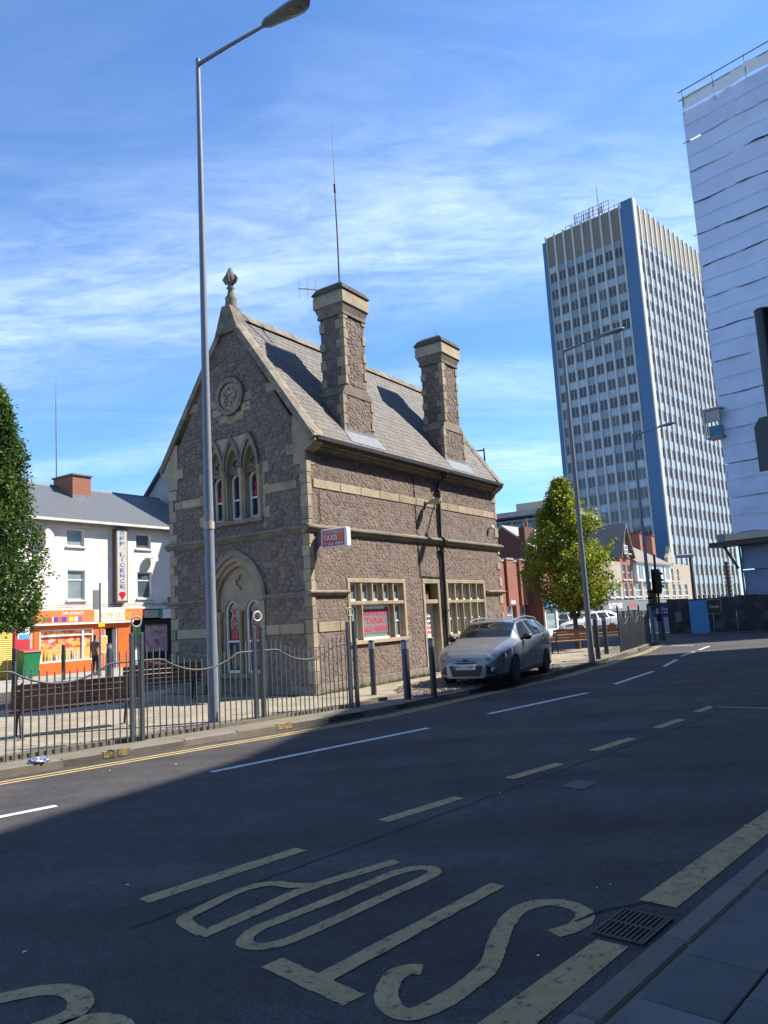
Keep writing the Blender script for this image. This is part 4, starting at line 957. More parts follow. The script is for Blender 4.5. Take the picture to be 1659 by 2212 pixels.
def window(parent, r, m_glass='glass', fr_=0.05, sill=True, bar=None, y=0.0, vert=False, mf='white', name='window', reveal=0.10):
    """window in an opening r = (x0, x1, z0, z1): recessed frame, pane(s), sill"""
    x0, x1, z0, z1 = r; o = bpy.data.objects.new(name, None); col.objects.link(o); o.parent = parent
    f_ = MB(); a, b = y+reveal, y+reveal+.06
    for q in ((x0, x1, z0, z0+fr_), (x0, x1, z1-fr_, z1), (x0, x0+fr_, z0+fr_, z1-fr_), (x1-fr_, x1, z0+fr_, z1-fr_)): f_.box(q[0], q[1], a, b, q[2], q[3])
    if bar is not None: f_.box(x0+fr_, x1-fr_, a, b, z0+(z1-z0)*bar-fr_*.4, z0+(z1-z0)*bar+fr_*.4)
    if vert: f_.box((x0+x1)/2-fr_*.4, (x0+x1)/2+fr_*.4, a+.004, b, z0+fr_, z1-fr_)
    f_.build('frame', M[mf], o); boxpart('pane', M[m_glass], o, x0+.01, x1-.01, a+.035, a+.045, z0+.01, z1-.01)
    if sill: boxpart('sill', M['offwhite'], o, x0-.08, x1+.08, y-.10, a+.02, z0-.09, z0-.005, bev=.01)
    return o
def facade(name, parent, x0, x1, z0, z1, holes, m, th=0.3, y=0.0):
    return plate(name, [(x0, z0), (x1, z0), (x1, z1), (x0, z1)], [rect(h) for h in holes], th, lambda a, b, d: (a, y+d, b), M[m], parent)
# ---- white painted brick terrace with the off-licence
SH = thing('shop_terrace', 'white painted brick terrace with grey slate roof above an orange corner store', 'building', SHF.w(0, 0), SHF.rz)
X0, X1 = -13.0, 9.0; EZ = 7.30
wins = [rect_on(SHF, *q) for q in ((144.5,1143,182,1180), (294,1154,325.5,1186), (146,1232,183.6,1296), (297,1236,328,1292))]
wins = [(a, b, c, d) for a, b, c, d in wins]
dx = wins[1][0]-wins[0][0]
extra = [(wins[0][0]-dx*n, wins[0][1]-dx*n, wins[i][2], wins[i][3]) for i in (0, 2) for n in (1, 2)]
for n, w_ in enumerate(extra): wins.append(w_)
facade('front_wall', SH, X0, X1, 3.05, EZ, wins, 'whitebrick')
for i, w_ in enumerate(wins): window(SH, w_, 'glass_pale' if i in (0, 2) else 'glass', .06, True, 0.68 if w_[3]-w_[2] > 1.1 else None)
boxpart('interior', M['dark'], SH, X0+.4, X1-.4, 0.6, 0.7, 0.2, EZ)
rz_ = SHF.face(200, 1060, 4.0)[1]
MB().add([(X0, -.38, EZ+.02), (X1, -.38, EZ+.02), (X1, 4.0, rz_), (X0, 4.0, rz_), (X0, 8.2, EZ), (X1, 8.2, EZ), (X0, -.38, EZ-.08), (X1, -.38, EZ-.08), (X1, 4, rz_-.1), (X0, 4, rz_-.1), (X0, 8.2, EZ-.1), (X1, 8.2, EZ-.1)],
         [(0,1,2,3),(3,2,5,4),(6,9,8,7),(9,10,11,8),(0,6,7,1),(0,3,9,6),(1,7,8,2),(3,4,10,9),(2,8,11,5)]).build('roof', M['slate_grey'], SH)
MB().box(X0, X1, -.1, .0, EZ-.24, EZ-.08).build('eaves_board', M['offwhite'], SH)
MB().prism([(-.50, EZ-.10), (-.36, EZ-.10), (-.36, EZ+.02), (-.50, EZ+.02)], 'x', X0, X1).build('gutter', M['offwhite'], SH)
MB().prism([(-.12, -.1), (.12, -.1), (.05, .03), (-.05, .03)], 'x', X0, X1).build('ridge', M['slate_grey'], SH, (0, 4.0, rz_+.02))
for nm, pts in (('side_wall', X0), ('side_wall', X1-.3)): MB().prism([(.31, 0), (8, 0), (8, EZ-.12), (4, rz_-.12), (.31, EZ-.12)], 'x', pts, pts+.3).build(nm, M['whitebrick'], SH)
boxpart('rear_wall', M['whitebrick'], SH, X0+.31, X1-.31, 7.7, 8.0, 0, EZ-.15)
ca_ = SHF.face(140, 1040, 2.5)[0]; cb_ = SHF.face(205, 1040, 2.5)[0]
chm = MB().box(ca_+.45, cb_-.25, 2.5, 4.2, EZ+1.2, rz_+.38).build('chimney', M['redbrick2'], SH); boxpart('chimney_cap', M['slate_grey'], chm, ca_+.38, cb_-.18, 2.42, 4.28, rz_+.38, rz_+.46)
boxpart('chimney_flashing', M['lead'], chm, ca_+.43, cb_-.23, 2.46, 2.52, EZ+1.55, EZ+1.85)
# string ledge and cables over the shopfronts
boxpart('ledge', M['offwhite'], SH, X0, X1, -.16, .05, 3.00, 3.12, bev=.02); MB().tube([(X0, -.06, 3.3), (-2, -.07, 3.24), (1, -.07, 3.27), (X1, -.06, 3.26)], .014, 5).build('cable', M['black'], SH)
# ground floor: orange shop
ox0, ox1 = SHF.face(71, 1400)[0], SHF.face(281, 1400)[0]
sw = rect_on(SHF, 84, 1359, 201, 1429); dw = rect_on(SHF, 225, 1356, 254, 1440); dw = (dw[0], dw[1], 0.18, dw[3])
facade('shop_wall', SH, ox0, ox1, 0.05, 2.50, [sw, dw], 'orange', .22, -.05)
sf_ = thing_part('shop_window'); sf_.parent = SH
M['poster_r'] = mat('shop_poster', (0.50,0.06,0.05), (0.75,0.35,0.07), 3.5, 0.35, c3=(0.75,0.55,0.4), scale3=2.5, lo=.45, hi=.55)
M['poster_o'] = mat('shop_poster_orange', (0.75,0.30,0.05), (0.7,0.42,0.15), 2.5, 0.35)
zmid = sw[2]+(sw[3]-sw[2])*.42
boxpart('pane', M['poster_r'], sf_, sw[0], sw[1], .06, .07, zmid, sw[3]); boxpart('pane', M['poster_o'], sf_, sw[0], sw[1], .06, .07, sw[2], zmid)
xm = sw[0]+(sw[1]-sw[0])*.80
for q in ((sw[0], sw[1], sw[2]-.02, sw[2]+.07), (sw[0], sw[1], sw[3]-.06, sw[3]+.02), (sw[0], sw[0]+.06, sw[2]+.07, sw[3]-.06), (sw[1]-.06, sw[1], sw[2]+.07, sw[3]-.06), (xm-.04, xm+.04, sw[2]+.07, sw[3]-.06), (sw[0]+.06, xm-.04, sw[3]-.32, sw[3]-.26), (xm+.04, sw[1]-.06, sw[3]-.32, sw[3]-.26)):
    boxpart('frame_bar', M['white'], sf_, q[0], q[1], -.03, .055, q[2], q[3])
bc = [(0.7,0.7,0.68), (0.35,0.05,0.05), (0.1,0.35,0.12), (0.75,0.65,0.3), (0.05,0.1,0.3), (0.6,0.6,0.62)]
bm_ = [mat('bottle_colour', c, None, rough=.3) for c in bc]
for i in range(13):
    xb = sw[0]+.14+i*(xm-sw[0]-.25)/13+rnd.uniform(-.02, .02); hb = rnd.uniform(.26, .46)
    MB().lathe([(.035, 0), (.038, hb*.55), (.014, hb*.75), (.014, hb)], 0, 0, 8).build('printed_bottle', bm_[i % 6], sf_, (xb, .05, sw[2]+.08))
text('cigarettes · drinks', M['letw'], sf_, ((sw[0]+xm)/2, .052, zmid-.1), (1,0,0), (0,0,1), w=1.3, h=.07)
dd_ = thing_part('shop_door'); dd_.parent = SH
for q in ((dw[0], dw[0]+.07), (dw[1]-.07, dw[1])): boxpart('door_post', M['white'], dd_, q[0], q[1], .0, .1, dw[2], dw[3])
boxpart('dark_opening', M['dark'], dd_, dw[0]+.07, dw[1]-.07, .30, .32, dw[2], dw[3]); boxpart('open_leaf', M['white'], dd_, dw[1]-.11, dw[1]-.075, .11, .29, dw[2], dw[3]-.05)
boxpart('threshold', M['palepave'], dd_, dw[0]-.2, dw[1]+.2, -.4, .2, .05, .18)
fa = rect_on(SHF, 71, 1316, 306, 1345, -.1); fz0, fz1 = 2.46, 3.04
M['fascia_o'] = mat('orange_fascia', (0.70,0.20,0.06), None, rough=.35)
fs_ = thing('shop_fascia', 'orange and white fascia sign reading EUROPE STORE over the off-licence window', 'sign', SHF.w(0, 0), SHF.rz)
boxpart('fascia_board', M['fascia_o'], fs_, fa[0], fa[1], -.18, -.055, fz0, fz1)
boxpart('fascia_trim', M['white'], fs_, fa[0]-.03, fa[1]-.6, -.24, -.05, fz0-.10, fz0-.01)
xw0, xw1 = SHF.face(205, 1330, -.1)[0], SHF.face(268, 1330, -.1)[0]
boxpart('white_panel', M['white'], fs_, xw0-.1, xw1, -.186, -.178, fz0+.03, fz1-.02)
M['gold'] = mat('gold_letters', (0.62,0.42,0.10), None, rough=.4)
text('EUROPE STORE', M['gold'], fs_, ((xw0+xw1)/2+.12, -.192, (fz0+fz1)/2-.03), (1,0,0), (0,0,1), w=xw1-xw0+.55, h=.30, bold=.02, shear=.15)
xo = SHF.face(155, 1322, -.1)[0]; text('OFF LICENCE', M['letw'], fs_, (xo, -.184, fz1-.15), (1,0,0), (0,0,1), w=1.15, h=.13, bold=.01, shear=.15)
for i, (px, c) in enumerate(((95, (0.05,0.2,0.06)), (103, (0.55,0.05,0.05)), (115, (0.7,0.7,0.7)), (118, (0.12,0.05,0.35)), (131, (0.55,0.1,0.1)), (136, (0.1,0.05,0.35)), (151, (0.7,0.55,0.1)), (163, (0.7,0.7,0.72)), (170, (0.3,0.1,0.3)))):
    xf = SHF.face(px, 1335, -.1)[0]; boxpart('printed_flag', mat('flag_colour', c, None, rough=.4), fs_, xf-.11, xf+.13, -.186-.0012*i, -.178, fz0+.05, fz0+.27)
# dark neighbouring shopfront
nx0, nx1 = SHF.face(283, 1400)[0], X1
facade('shopfront', SH, nx0+.003, nx1, 0.05, 2.45, [(nx0+.15, nx0+.65, .2, 2.15), (nx0+.85, nx0+2.4, .8, 2.2), (nx0+2.6, nx1-.4, .5, 2.2)], 'blackplastic', .2, -.02)
M['posters'] = mat('pasted_posters', (0.30,0.22,0.24), (0.45,0.40,0.38), 5, .5, c3=(0.35,0.06,0.18), scale3=3)
boxpart('poster_glass', M['posters'], SH, nx0+.85, nx1-.4, .09, .1, .5, 2.2); boxpart('cash_machine', M['glass_pale'], SH, nx0+.15, nx0+.65, .02, .1, .2, 2.15)
boxpart('green_panel', mat('green_panel', (0.10,0.42,0.05), None, rough=.4), SH, nx0+.18, nx0+.62, .0, .019, 1.65, 2.0)
for k in range(2): boxpart('white_notice', M['white'], SH, nx0+.2+k*.22, nx0+.36+k*.22, .005, .018, .35, .95)
boxpart('fascia_board', M['render_grey'], SH, nx0+.75, nx0+1.85, -.2, -.03, 2.55, 2.95); boxpart('fascia_board', M['white'], SH, nx0+1.9, nx1, -.22, -.03, 2.5, 2.98)
boxpart('green_sign_end', mat('green_sign', (0.02,0.30,0.13), None, rough=.4), SH, nx0+1.55, nx0+1.83, -.208, -.2, 2.58, 2.92)
for k in range(3): boxpart('front_step', M['redbrick'], SH, nx0+.8, nx0+2.6, -1.1+k*.3, -.03, .10+k*.1, .20+k*.1)
# yellow shutter front further along, with notice board
yx1 = SHF.face(27, 1410)[0]
boxpart('shutter_wall', M['redbrick'], SH, X0, ox0-.003, -.02, .2, 2.2, 3.0)
boxpart('render_strip', mat('pink_render', (0.50,0.33,0.30), None, rough=.8), SH, yx1+.003, ox0-.003, -.02, .2, .05, 2.2)
ys = thing('roller_shutter', 'closed yellow roller shutter of horizontal slats left of the orange store', 'shutter', SHF.w(0, 0), SHF.rz)
ys['label'] = 'closed yellow roller shutter of horizontal slats next to the notice board'
M['ysh'] = mat('yellow_shutter', (0.62,0.42,0.05), (0.52,0.35,0.04), 3, .5)
slm = MB().prism([(0, 0), (-.03, .012), (-.035, .05), (-.01, .088), (0, .088)], 'x', 0, 4.2).mesh('slat', M['ysh'])
for i in range(24): link('slat', slm, ys, (yx1-4.25, -.03, .10+i*.0885))
nb_ = rect_on(SHF, 29, 1347, 62, 1412)
nbo = thing('notice_board', 'red framed notice board with a white and blue poster above a green bin', 'notice board', SHF.w(0, 0), SHF.rz)
boxpart('backing', mat('red_board', (0.45,0.03,0.04), None, rough=.5), nbo, nb_[0], nb_[1], -.10, -.021, nb_[2], nb_[3])
boxpart('poster', M['white'], nbo, nb_[0]+.14, nb_[1]-.03, -.108, -.101, nb_[2]+.62, nb_[3]-.03)
boxpart('blue_strip', mat('poster_blue', (0.05,0.40,0.75), None, rough=.4), nbo, nb_[0]+.20, nb_[1]-.04, -.114, -.109, nb_[2]+.64, nb_[2]+.85)
text('NEWS\nSALE', mat('faint_ink', (0.25,0.35,0.45), None, rough=.5), nbo, ((nb_[0]+nb_[1])/2+.05, -.112, nb_[3]-.42), (1,0,0), (0,0,1), w=.6, h=.55)
gb = rect_on(SHF, 20, 1417, 55, 1468)
bn = thing('wheeled_bin', 'green wheeled bin standing below the red notice board', 'bin', SHF.w((gb[0]+gb[1])/2, -.75, K), SHF.rz)
M['greenbin'] = mat('green_bin', (0.012,0.17,0.06), (0.01,0.13,0.05), 5, .4)
MB().add([(-.30,-.34,.08),(.30,-.34,.08),(.30,.30,.08),(-.30,.30,.08),(-.40,-.42,1.12),(.40,-.42,1.12),(.40,.36,1.12),(-.40,.36,1.12)], [(0,3,2,1),(4,5,6,7),(0,1,5,4),(1,2,6,5),(2,3,7,6),(3,0,4,7)]).build('body', M['greenbin'], bn)
MB().add([(-.44,-.46,1.12),(.44,-.46,1.12),(.44,.42,1.16),(-.44,.42,1.16),(-.40,-.40,1.19),(.40,-.40,1.19),(.40,.38,1.25),(-.40,.38,1.25)], [(0,3,2,1),(4,5,6,7),(0,1,5,4),(1,2,6,5),(2,3,7,6),(3,0,4,7)]).build('lid', mat('bin_lid_red', (0.25,0.03,0.04), None, rough=.5), bn)
for sx in (-.3, .3): MB().lathe([(.10, -.04), (.10, .04)], 0, 0, 12, axis='x').build('wheel', M['blackplastic'], bn, (sx, .30, .1))
# vertical blade sign
vb = rect_on(SHF, 251, 1143, 276, 1302, -.3)
vs_o = thing('blade_sign', 'tall vertical OFF LICENCE sign box with blue letters fixed to the white wall', 'sign', SHF.w(0, 0), SHF.rz)
boxpart('box', mat('sign_brown', (0.10,0.06,0.06), None, rough=.5), vs_o, vb[0], vb[1], -.30, -.0, vb[2], vb[3]); boxpart('face', mat('sign_cream', (0.50,0.48,0.40), (0.42,0.41,0.36), 2, .4), vs_o, vb[0]+.07, vb[1]-.05, -.308, -.299, vb[2]+.10, vb[3]-.05)
hh = (vb[3]-vb[2])/13.8; M['bluelet'] = mat('blue_letters', (0.05,0.10,0.30), None, rough=.4); cxv = (vb[0]+vb[1])/2
for i, ch in enumerate('OFF LICENCE'):
    if ch != ' ': text(ch, M['bluelet'], vs_o, (cxv, -.312, vb[3]-.05-hh*(i+.6)), (1,0,0), (0,0,1), w=.26 if ch != 'I' else .06, h=hh*.72, bold=.02)
zc_ = vb[2]+.38; MB().prism([(cxv, zc_-.26), (cxv+.22, zc_+.05), (cxv+.13, zc_+.16), (cxv-.13, zc_+.16), (cxv-.22, zc_+.05)], 'y', -.314, -.307).build('red_diamond', M['red'], vs_o)
# satellite dishes
def dish(px, py, lab, col_='offwhite', s=1.0):
    x, z_ = SHF.face(px, py); d = thing('satellite_dish', lab, 'satellite dish', SHF.w(x, 0, 0), SHF.rz, 'satellite dishes on the white terrace')
    n = 16; vs = []; ax = Vector((.35, -.85, .35)).normalized(); u_ = ax.cross(Vector((0, 0, 1))).normalized(); w_ = u_.cross(ax); c = Vector((0, -.32, z_))
    for r_, h in ((0, 0), (.16, .012), (.28*s, .05), (.30*s, .06)):
        for k in range(n): t = 2*math.pi*k/n; vs.append(c+(u_*math.cos(t)+w_*math.sin(t))*r_+ax*h)
    MB().add(vs, [(i*n+k, i*n+(k+1) % n, (i+1)*n+(k+1) % n, (i+1)*n+k) for i in range(3) for k in range(n)], True).build('reflector', M[col_], d)
    MB().tube([c-w_*.25, c-w_*.2+ax*.3, c-w_*.02+ax*.38], .012, 6).build('feed_arm', M['galv'], d); MB().tube([(0, 0, z_-.1), (0, -.2, z_-.1), tuple(c-ax*.02)], .02, 6).build('bracket', M['galv'], d)
dish(97, 1157, 'white satellite dish on the terrace wall beside the columnar tree'); dish(324, 1203, 'white satellite dish right below the upper window beside the blade sign'.replace(' right', '')); dish(356, 1299, 'dark grey satellite dish low on the terrace above the dark shopfront', 'galv', .75)
# rendered house behind the terrace
e1 = SHF.end(320, 1073, 9.3); e2 = SHF.end(352, 1019, 9.3); sl_ = (e2[1]-e1[1])/(e2[0]-e1[0])
rh = thing('rendered_house', 'grey rendered gable end rising behind the slate roof of the white terrace', 'house', SHF.w(9.3, 0), SHF.rz)
ya, yb = max(e1[0], e2[0])+1.0, min(e1[0], e2[0])-3.5; za = e1[1]+sl_*(ya-e1[0]); zb = e1[1]+sl_*(yb-e1[0])
MB().prism([(ya, 0), (ya, za), (yb, zb), (2*yb-ya, za), (2*yb-ya, 0)], 'x', 0, 9).build('gable_wall', M['render_grey'], rh)
q = MB(); q.prism([(ya+.25, za-.22), (yb, zb+.06), (2*yb-ya-.25, za-.22), (2*yb-ya-.25, za-.05), (yb, zb+.26), (ya+.25, za-.05)], 'x', -.25, 9.2); q.build('roof', M['slate_grey'], rh)

# ---- row beyond the island
RW = RWF
def bld(name, label, fr, cat='building', grp=None): return thing(name, label, cat, fr.w(0, 0), fr.rz, grp)
rp = bld('panel_building', 'low brick building with tall pink vertical panels behind the parked car', RW)
PY = 1.35; ptop = RW.face(1110, 1212, PY)[1]
xs = lambda px, off=0.0, py=1300: RW.face(px, py, off)[0]
xl = xs(1060, PY)-8
boxpart('main_wall', M['redbrick'], rp, xl, xs(1156, PY), PY, PY+8, 0, ptop-.15)
for a, b, lo_ in ((1077,1084.5,0), (1087,1101.5,1), (1106,1112.5,0), (1115,1129.5,1), (1132.7,1139,0), (1142,1155.5,1), (1047.5,1056,0), (1058,1072.5,1)):
    zb_ = RW.face(1115, 1308, PY)[1] if lo_ else .1
    boxpart('brick_panel', M['redbrick2'], rp, xs(a, PY), xs(b, PY), PY-(.45 if lo_ else .30), PY, zb_, ptop-(0 if lo_ else .12))
    boxpart('panel_cap', M['render_grey'], rp, xs(a, PY)-.04, xs(b, PY)+.04, PY-(.5 if lo_ else .35), PY+.02, ptop-(0 if lo_ else .12), ptop+.12-(0 if lo_ else .12))
    if lo_: window(rp, (xs(a, PY)+.03, xs(b, PY)-.03, 1.0, zb_-.03), 'glass_pale', .05, False, .5, PY-.13, reveal=.0)
boxpart('notice', M['white'], rp, xs(1091, PY), xs(1100, PY), PY-.46, PY-.451, zb_+.10, zb_+.32)
boxpart('blue_hoarding', mat('blue_board', (0.02,0.16,0.50), None, rough=.5), rp, xs(1143, PY), xs(1157, PY)+.1, PY-.6, PY-.5, 0.1, 1.62)
# blue-signed shop, its flank, and the shops along
bs = bld('corner_shop', 'small white shopfront with bright blue sign beyond the benches', RW)
bx0, bx1 = 0.0, xs(1219)
boxpart('upper_wall', M['redbrick2'], bs, bx0, bx1+.0, 0.0, 7, 2.7, 5.4); boxpart('flank_wall', M['redbrick'], bs, bx0-.25, bx0-.002, -.05, 7.5, 0, 5.5)
boxpart('cornice', M['white'], bs, bx0, bx1, -.25, -.002, 2.35, 2.68, bev=.03); boxpart('sign_board', mat('bright_blue', (0.01,0.30,0.78), (0.03,0.38,0.8), 3, .35), bs, bx0+.12, bx1-.1, -.12, -.03, 1.85, 2.32)
text('PHARMACY', mat('pale_pink_letters', (0.55,0.25,0.45), None, rough=.5), bs, ((bx0+bx1)/2, -.124, 2.1), (1,0,0), (0,0,1), w=(bx1-bx0)*.6, h=.18)
facade('shopfront', bs, bx0, bx1, .05, 1.84, [(bx0+.25, bx0+(bx1-bx0)*.55, .5, 1.7), (bx0+(bx1-bx0)*.62, bx1-.2, .15, 1.75)], 'white', .2, .0)
boxpart('shop_glass', M['glass_pale'], bs, bx0+.05, bx1-.05, .1, .12, .1, 1.8)
def shop(fr, name, label, x0, x1, fz, ftxt, fm, lm, ez, upm, wins_, front='glass_dark', grp='shops in the far row'):
    o = bld(name, label, fr, 'shop', grp); h = []
    for (a, b, c, d) in wins_: h.append((x0+(x1-x0)*a, x0+(x1-x0)*b, c, d))
    facade('upper_wall', o, x0, x1, fz[1]+.05, ez, h, upm, .25)
    for r_ in h: window(o, r_, 'glass', .07, True, .5, 0.0, reveal=.08)
    boxpart('interior', M['dark'], o, x0, x1, .5, .55, .1, ez-.1)
    boxpart('fascia', M[fm], o, x0, x1, -.3, .2, fz[0], fz[1])
    if ftxt: text(ftxt, M[lm], o, ((x0+x1)/2, -.304, (fz[0]+fz[1])/2), (1,0,0), (0,0,1), w=(x1-x0)*.55, h=(fz[1]-fz[0])*.5, bold=.02)
    n = max(2, int((x1-x0)/1.8))
    for i in range(n+1): xx = x0+(x1-x0)*i/n; boxpart('shop_pier', M['white'] if front == 'glass_pale' else M['render_grey'], o, max(x0, xx-.08), min(x1, xx+.08), .0, .3, .08, fz[0])
    for i in range(n): boxpart('shop_pane', M[front], o, x0+(x1-x0)*i/n+.081, x0+(x1-x0)*(i+1)/n-.081, .12, .14, .08, fz[0])
    boxpart('stallriser', M['render_grey'], o, x0, x1, .02, .118, .05, .45)
    return o
M['fascia_grey'] = mat('grey_fascia', (0.16,0.165,0.165), (0.14,0.145,0.145), 2, .5)
M['stonebuff'] = mat('buff_stone', (0.42,0.35,0.26), (0.34,0.285,0.215), 1.5, .9)
M['tile'] = mat('brown_roof_tile', (0.22,0.185,0.15), (0.17,0.145,0.12), 3, .85, .2, 10)
x_a, x_b, x_c, x_d, x_e, x_f = bx1, xs(1294), xs(1348), xs(1372), xs(1450), xs(1490)
f0, f1 = RW.face(1320, 1321)[1], RW.face(1320, 1297)[1]
shop(RW, 'white_shop', 'pale shopfront with white piers behind the leafy street tree', x_a+.01, x_b, (1.9, 2.3), '', 'fascia_grey', 'letw', 5.6, 'redbrick2', [(.08,.25,3.1,4.5), (.4,.58,3.1,4.5), (.74,.92,3.1,4.5)], 'glass_pale')
ez_ = RW.face(1410, 1220)[1]; wz = (RW.face(1410, 1254)[1], RW.face(1410, 1225)[1]); lz = (RW.face(1410, 1292)[1], RW.face(1410, 1261)[1])
lz = (max(lz[0], f1+.25), lz[1]) if max(lz[0], f1+.25) < lz[1]-.4 else (f1+.25, f1+1.2)
shop(RW, 'butcher_shop', 'grey fascia shop reading BUTCHER under plain upper windows', x_b+.01, x_c, (f0, f1), 'BUTCHER', 'fascia_grey', 'letw', ez_, 'stonebuff', [(.1,.3,lz[0],lz[1]), (.4,.6,lz[0],lz[1]), (.7,.9,lz[0],lz[1])])
gz = RW.face(1344, 1139, -.1)[1]
gh_ = shop(RW, 'gabled_shop', 'tall red brick gabled house above a grey shop fascia with red lettering', x_c+.01, x_d, (f0, f1), 'ASIA', 'fascia_grey', 'redlet', ez_+.6, 'redbrick2', [(.10,.42,lz[0],lz[1]), (.58,.9,lz[0],lz[1]), (.12,.40,wz[0],wz[1]), (.6,.88,wz[0],wz[1])])
xm_ = (x_c+x_d)/2; MB().prism([(x_c+.02, ez_+.6), (x_d, ez_+.6), (xm_, gz)], 'y', .0, .3).build('gable', M['redbrick2'], gh_)
for sg_ in (0, 1):
    a = (x_c-.3 if not sg_ else x_d+.3); MB().add([(a, -.35, ez_+.35), (xm_, -.35, gz+.18), (xm_, 6, gz+.18), (a, 6, ez_+.35), (a, -.35, ez_+.55), (xm_, -.35, gz+.4), (xm_, 6, gz+.4), (a, 6, ez_+.55)], [(0,1,2,3),(4,7,6,5),(0,4,5,1),(2,6,7,3),(0,3,7,4)]).build('roof_slope', M['tile'], gh_)
for zz_ in (ez_+.35, (ez_+gz)/2+.3): boxpart('timber_rail', M['redbrick'], gh_, x_c+.2, x_d-.2, -.06, -.004, zz_, zz_+.15)
window(gh_, (xm_-.45, xm_+.45, ez_+.75, ez_+1.5), 'glass', .07, True, .5, -.35, reveal=.2)
wh = shop(RW, 'bay_terrace', 'white bay windowed terrace with brown tiled roof beyond the traffic signal', x_d+.01, x_e, (f0-.1, f1-.1), '', 'fascia_grey', 'letw', ez_, 'stonebuff', [(a, a+.16, lz[0], lz[1]) for a in (.04, .29, .54, .79)])
for i, a in enumerate((.03, .28, .53, .78)):
    bxa, bxb = x_d+(x_e-x_d)*a, x_d+(x_e-x_d)*(a+.19); b_ = thing_part('bay_window'); b_.parent = wh
    boxpart('bay_front', M['white'], b_, bxa, bxb, -.35, -.002, wz[0]-.15, wz[1]+.22, bev=.02)
    for k in range(2): boxpart('pane', M['glass_dark'], b_, bxa+(bxb-bxa)*(.2+k*.32), bxa+(bxb-bxa)*(.46+k*.32), -.36, -.35, wz[0]+.1, wz[1]-.02)
rdz = RW.face(1372, 1176, 4)[1]
MB().add([(x_d-.1, -.5, ez_-.05), (x_e+.2, -.5, ez_-.05), (x_e+.2, 4.5, rdz), (x_d-.1, 4.5, rdz), (x_d-.1, -.5, ez_+.12), (x_e+.2, -.5, ez_+.12), (x_e+.2, 4.5, rdz+.15), (x_d-.1, 4.5, rdz+.15)], [(0,3,2,1),(4,5,6,7),(0,1,5,4),(1,2,6,5),(2,3,7,6),(3,0,4,7)]).build('roof', M['tile'], wh)
for px in (1393, 1419): xc = xs(px, 3.5); c_ = boxpart('chimney', M['redbrick2'], wh, xc-.55, xc+.55, 3.2, 4.4, rdz-1.2, rdz+1.1); boxpart('chimney_cap', M['redbrick'], c_, xc-.62, xc+.62, 3.1, 4.5, rdz+1.1, rdz+1.25)
sgz = RW.face(1454, 1180, -.2)[1]
sgb = shop(RW, 'stone_gabled_house', 'buff stone house with small shaped gable at the end of the far row', x_e+.01, x_f+2, (f0-.2, f1-.2), '', 'stonebuff', 'letw', ez_+.3, 'stonebuff', [(.1,.22,lz[0],lz[1]), (.34,.46,lz[0],lz[1]), (.12,.2,wz[0],wz[1]), (.36,.44,wz[0],wz[1]), (.6,.75,lz[0],lz[1])])
MB().prism([(x_e+.05, ez_+.3), (x_e+2.4, ez_+.3), (x_e+2.2, ez_+.9), (x_e+1.5, ez_+1.4), (x_e+1.22, sgz), (x_e+.95, ez_+1.4), (x_e+.25, ez_+.9)], 'y', -.05, .3).build('shaped_gable', M['stonebuff'], sgb)
MB().box(x_e+.02, x_f+2, .3, 8, 0.1, ez_+.25).build('body', M['stonebuff'], sgb)
# red gable house behind the panels, and the dark glass office behind it
RF = Frame(at_y(1075, 1300, 68), 128)
rg_ = bld('brick_house', 'dark red brick gable with chimney and pale roof above the pink panels', RF, 'house')
ax_, az_ = RF.face(1082, 1140); lx_, lz_ = RF.face(1140, 1182); hw_ = 4.6; wr_ = RF.face(1152, 1190)[0]-ax_
sl2 = (az_-RF.face(1123, 1168)[1])/(RF.face(1123, 1168)[0]-ax_)
MB().prism([(ax_-hw_, 0), (ax_+wr_, 0), (ax_+wr_, az_-sl2*wr_), (ax_, az_), (ax_-hw_, az_-sl2*hw_)], 'y', 0, .4).build('gable_wall', M['redbrick'], rg_)
for s_ in (-1, 1):
    w__ = hw_ if s_ < 0 else wr_
    MB().add([(ax_, .05, az_+.04), (ax_+s_*w__, .05, az_-sl2*w__+.04), (ax_+s_*w__, 9, az_-sl2*w__+.04), (ax_, 9, az_+.04), (ax_, .05, az_+.24), (ax_+s_*w__, .05, az_-sl2*w__+.24), (ax_+s_*w__, 9, az_-sl2*w__+.24), (ax_, 9, az_+.24)], [(0,3,2,1),(4,5,6,7),(0,1,5,4),(1,2,6,5),(2,3,7,6),(3,0,4,7)]).build('roof_slope', M['palepave'], rg_)
cx0, cz0 = RF.face(1123.5, 1140); cx1 = RF.face(1136.5, 1140)[0]
ch_ = boxpart('chimney', M['redbrick'], rg_, cx0, cx1, -.35, 1.4, 1, cz0); MB().lathe([(.12, cz0), (.14, cz0+.2), (.1, cz0+.8)], (cx0+cx1)/2+.1, .4, 10).build('chimney_pot', M['redbrick2'], ch_)
GF = Frame(at_y(1040, 1300, 112), 122)
go = bld('glass_office', 'dark glass office block with overhanging flat roof behind the brick gable', GF)
gt_ = GF.face(1130, 1106)[1]; g0 = GF.face(1060, 1110)[0]-4; g1_ = GF.face(1206, 1095)[0]
boxpart('body', M['glass_dark'], go, g0, g1_, 0.3, 14, 0, gt_-.8); boxpart('roof', M['render_grey'], go, g0-1, g1_+1, -1.6, 15, gt_-.7, gt_)
x = g0; i = 0
wtop = GF.face(1120, 1128)[1]
while x < g1_:
    boxpart('mullion', M['concrete_pale'], go, x, x+.35, .0, .298, 0, wtop); boxpart('window_panel', M['glass'], go, x+.42, x+1.5, .15, .297, wtop-3.4, wtop-.3); x += 1.75; i += 1
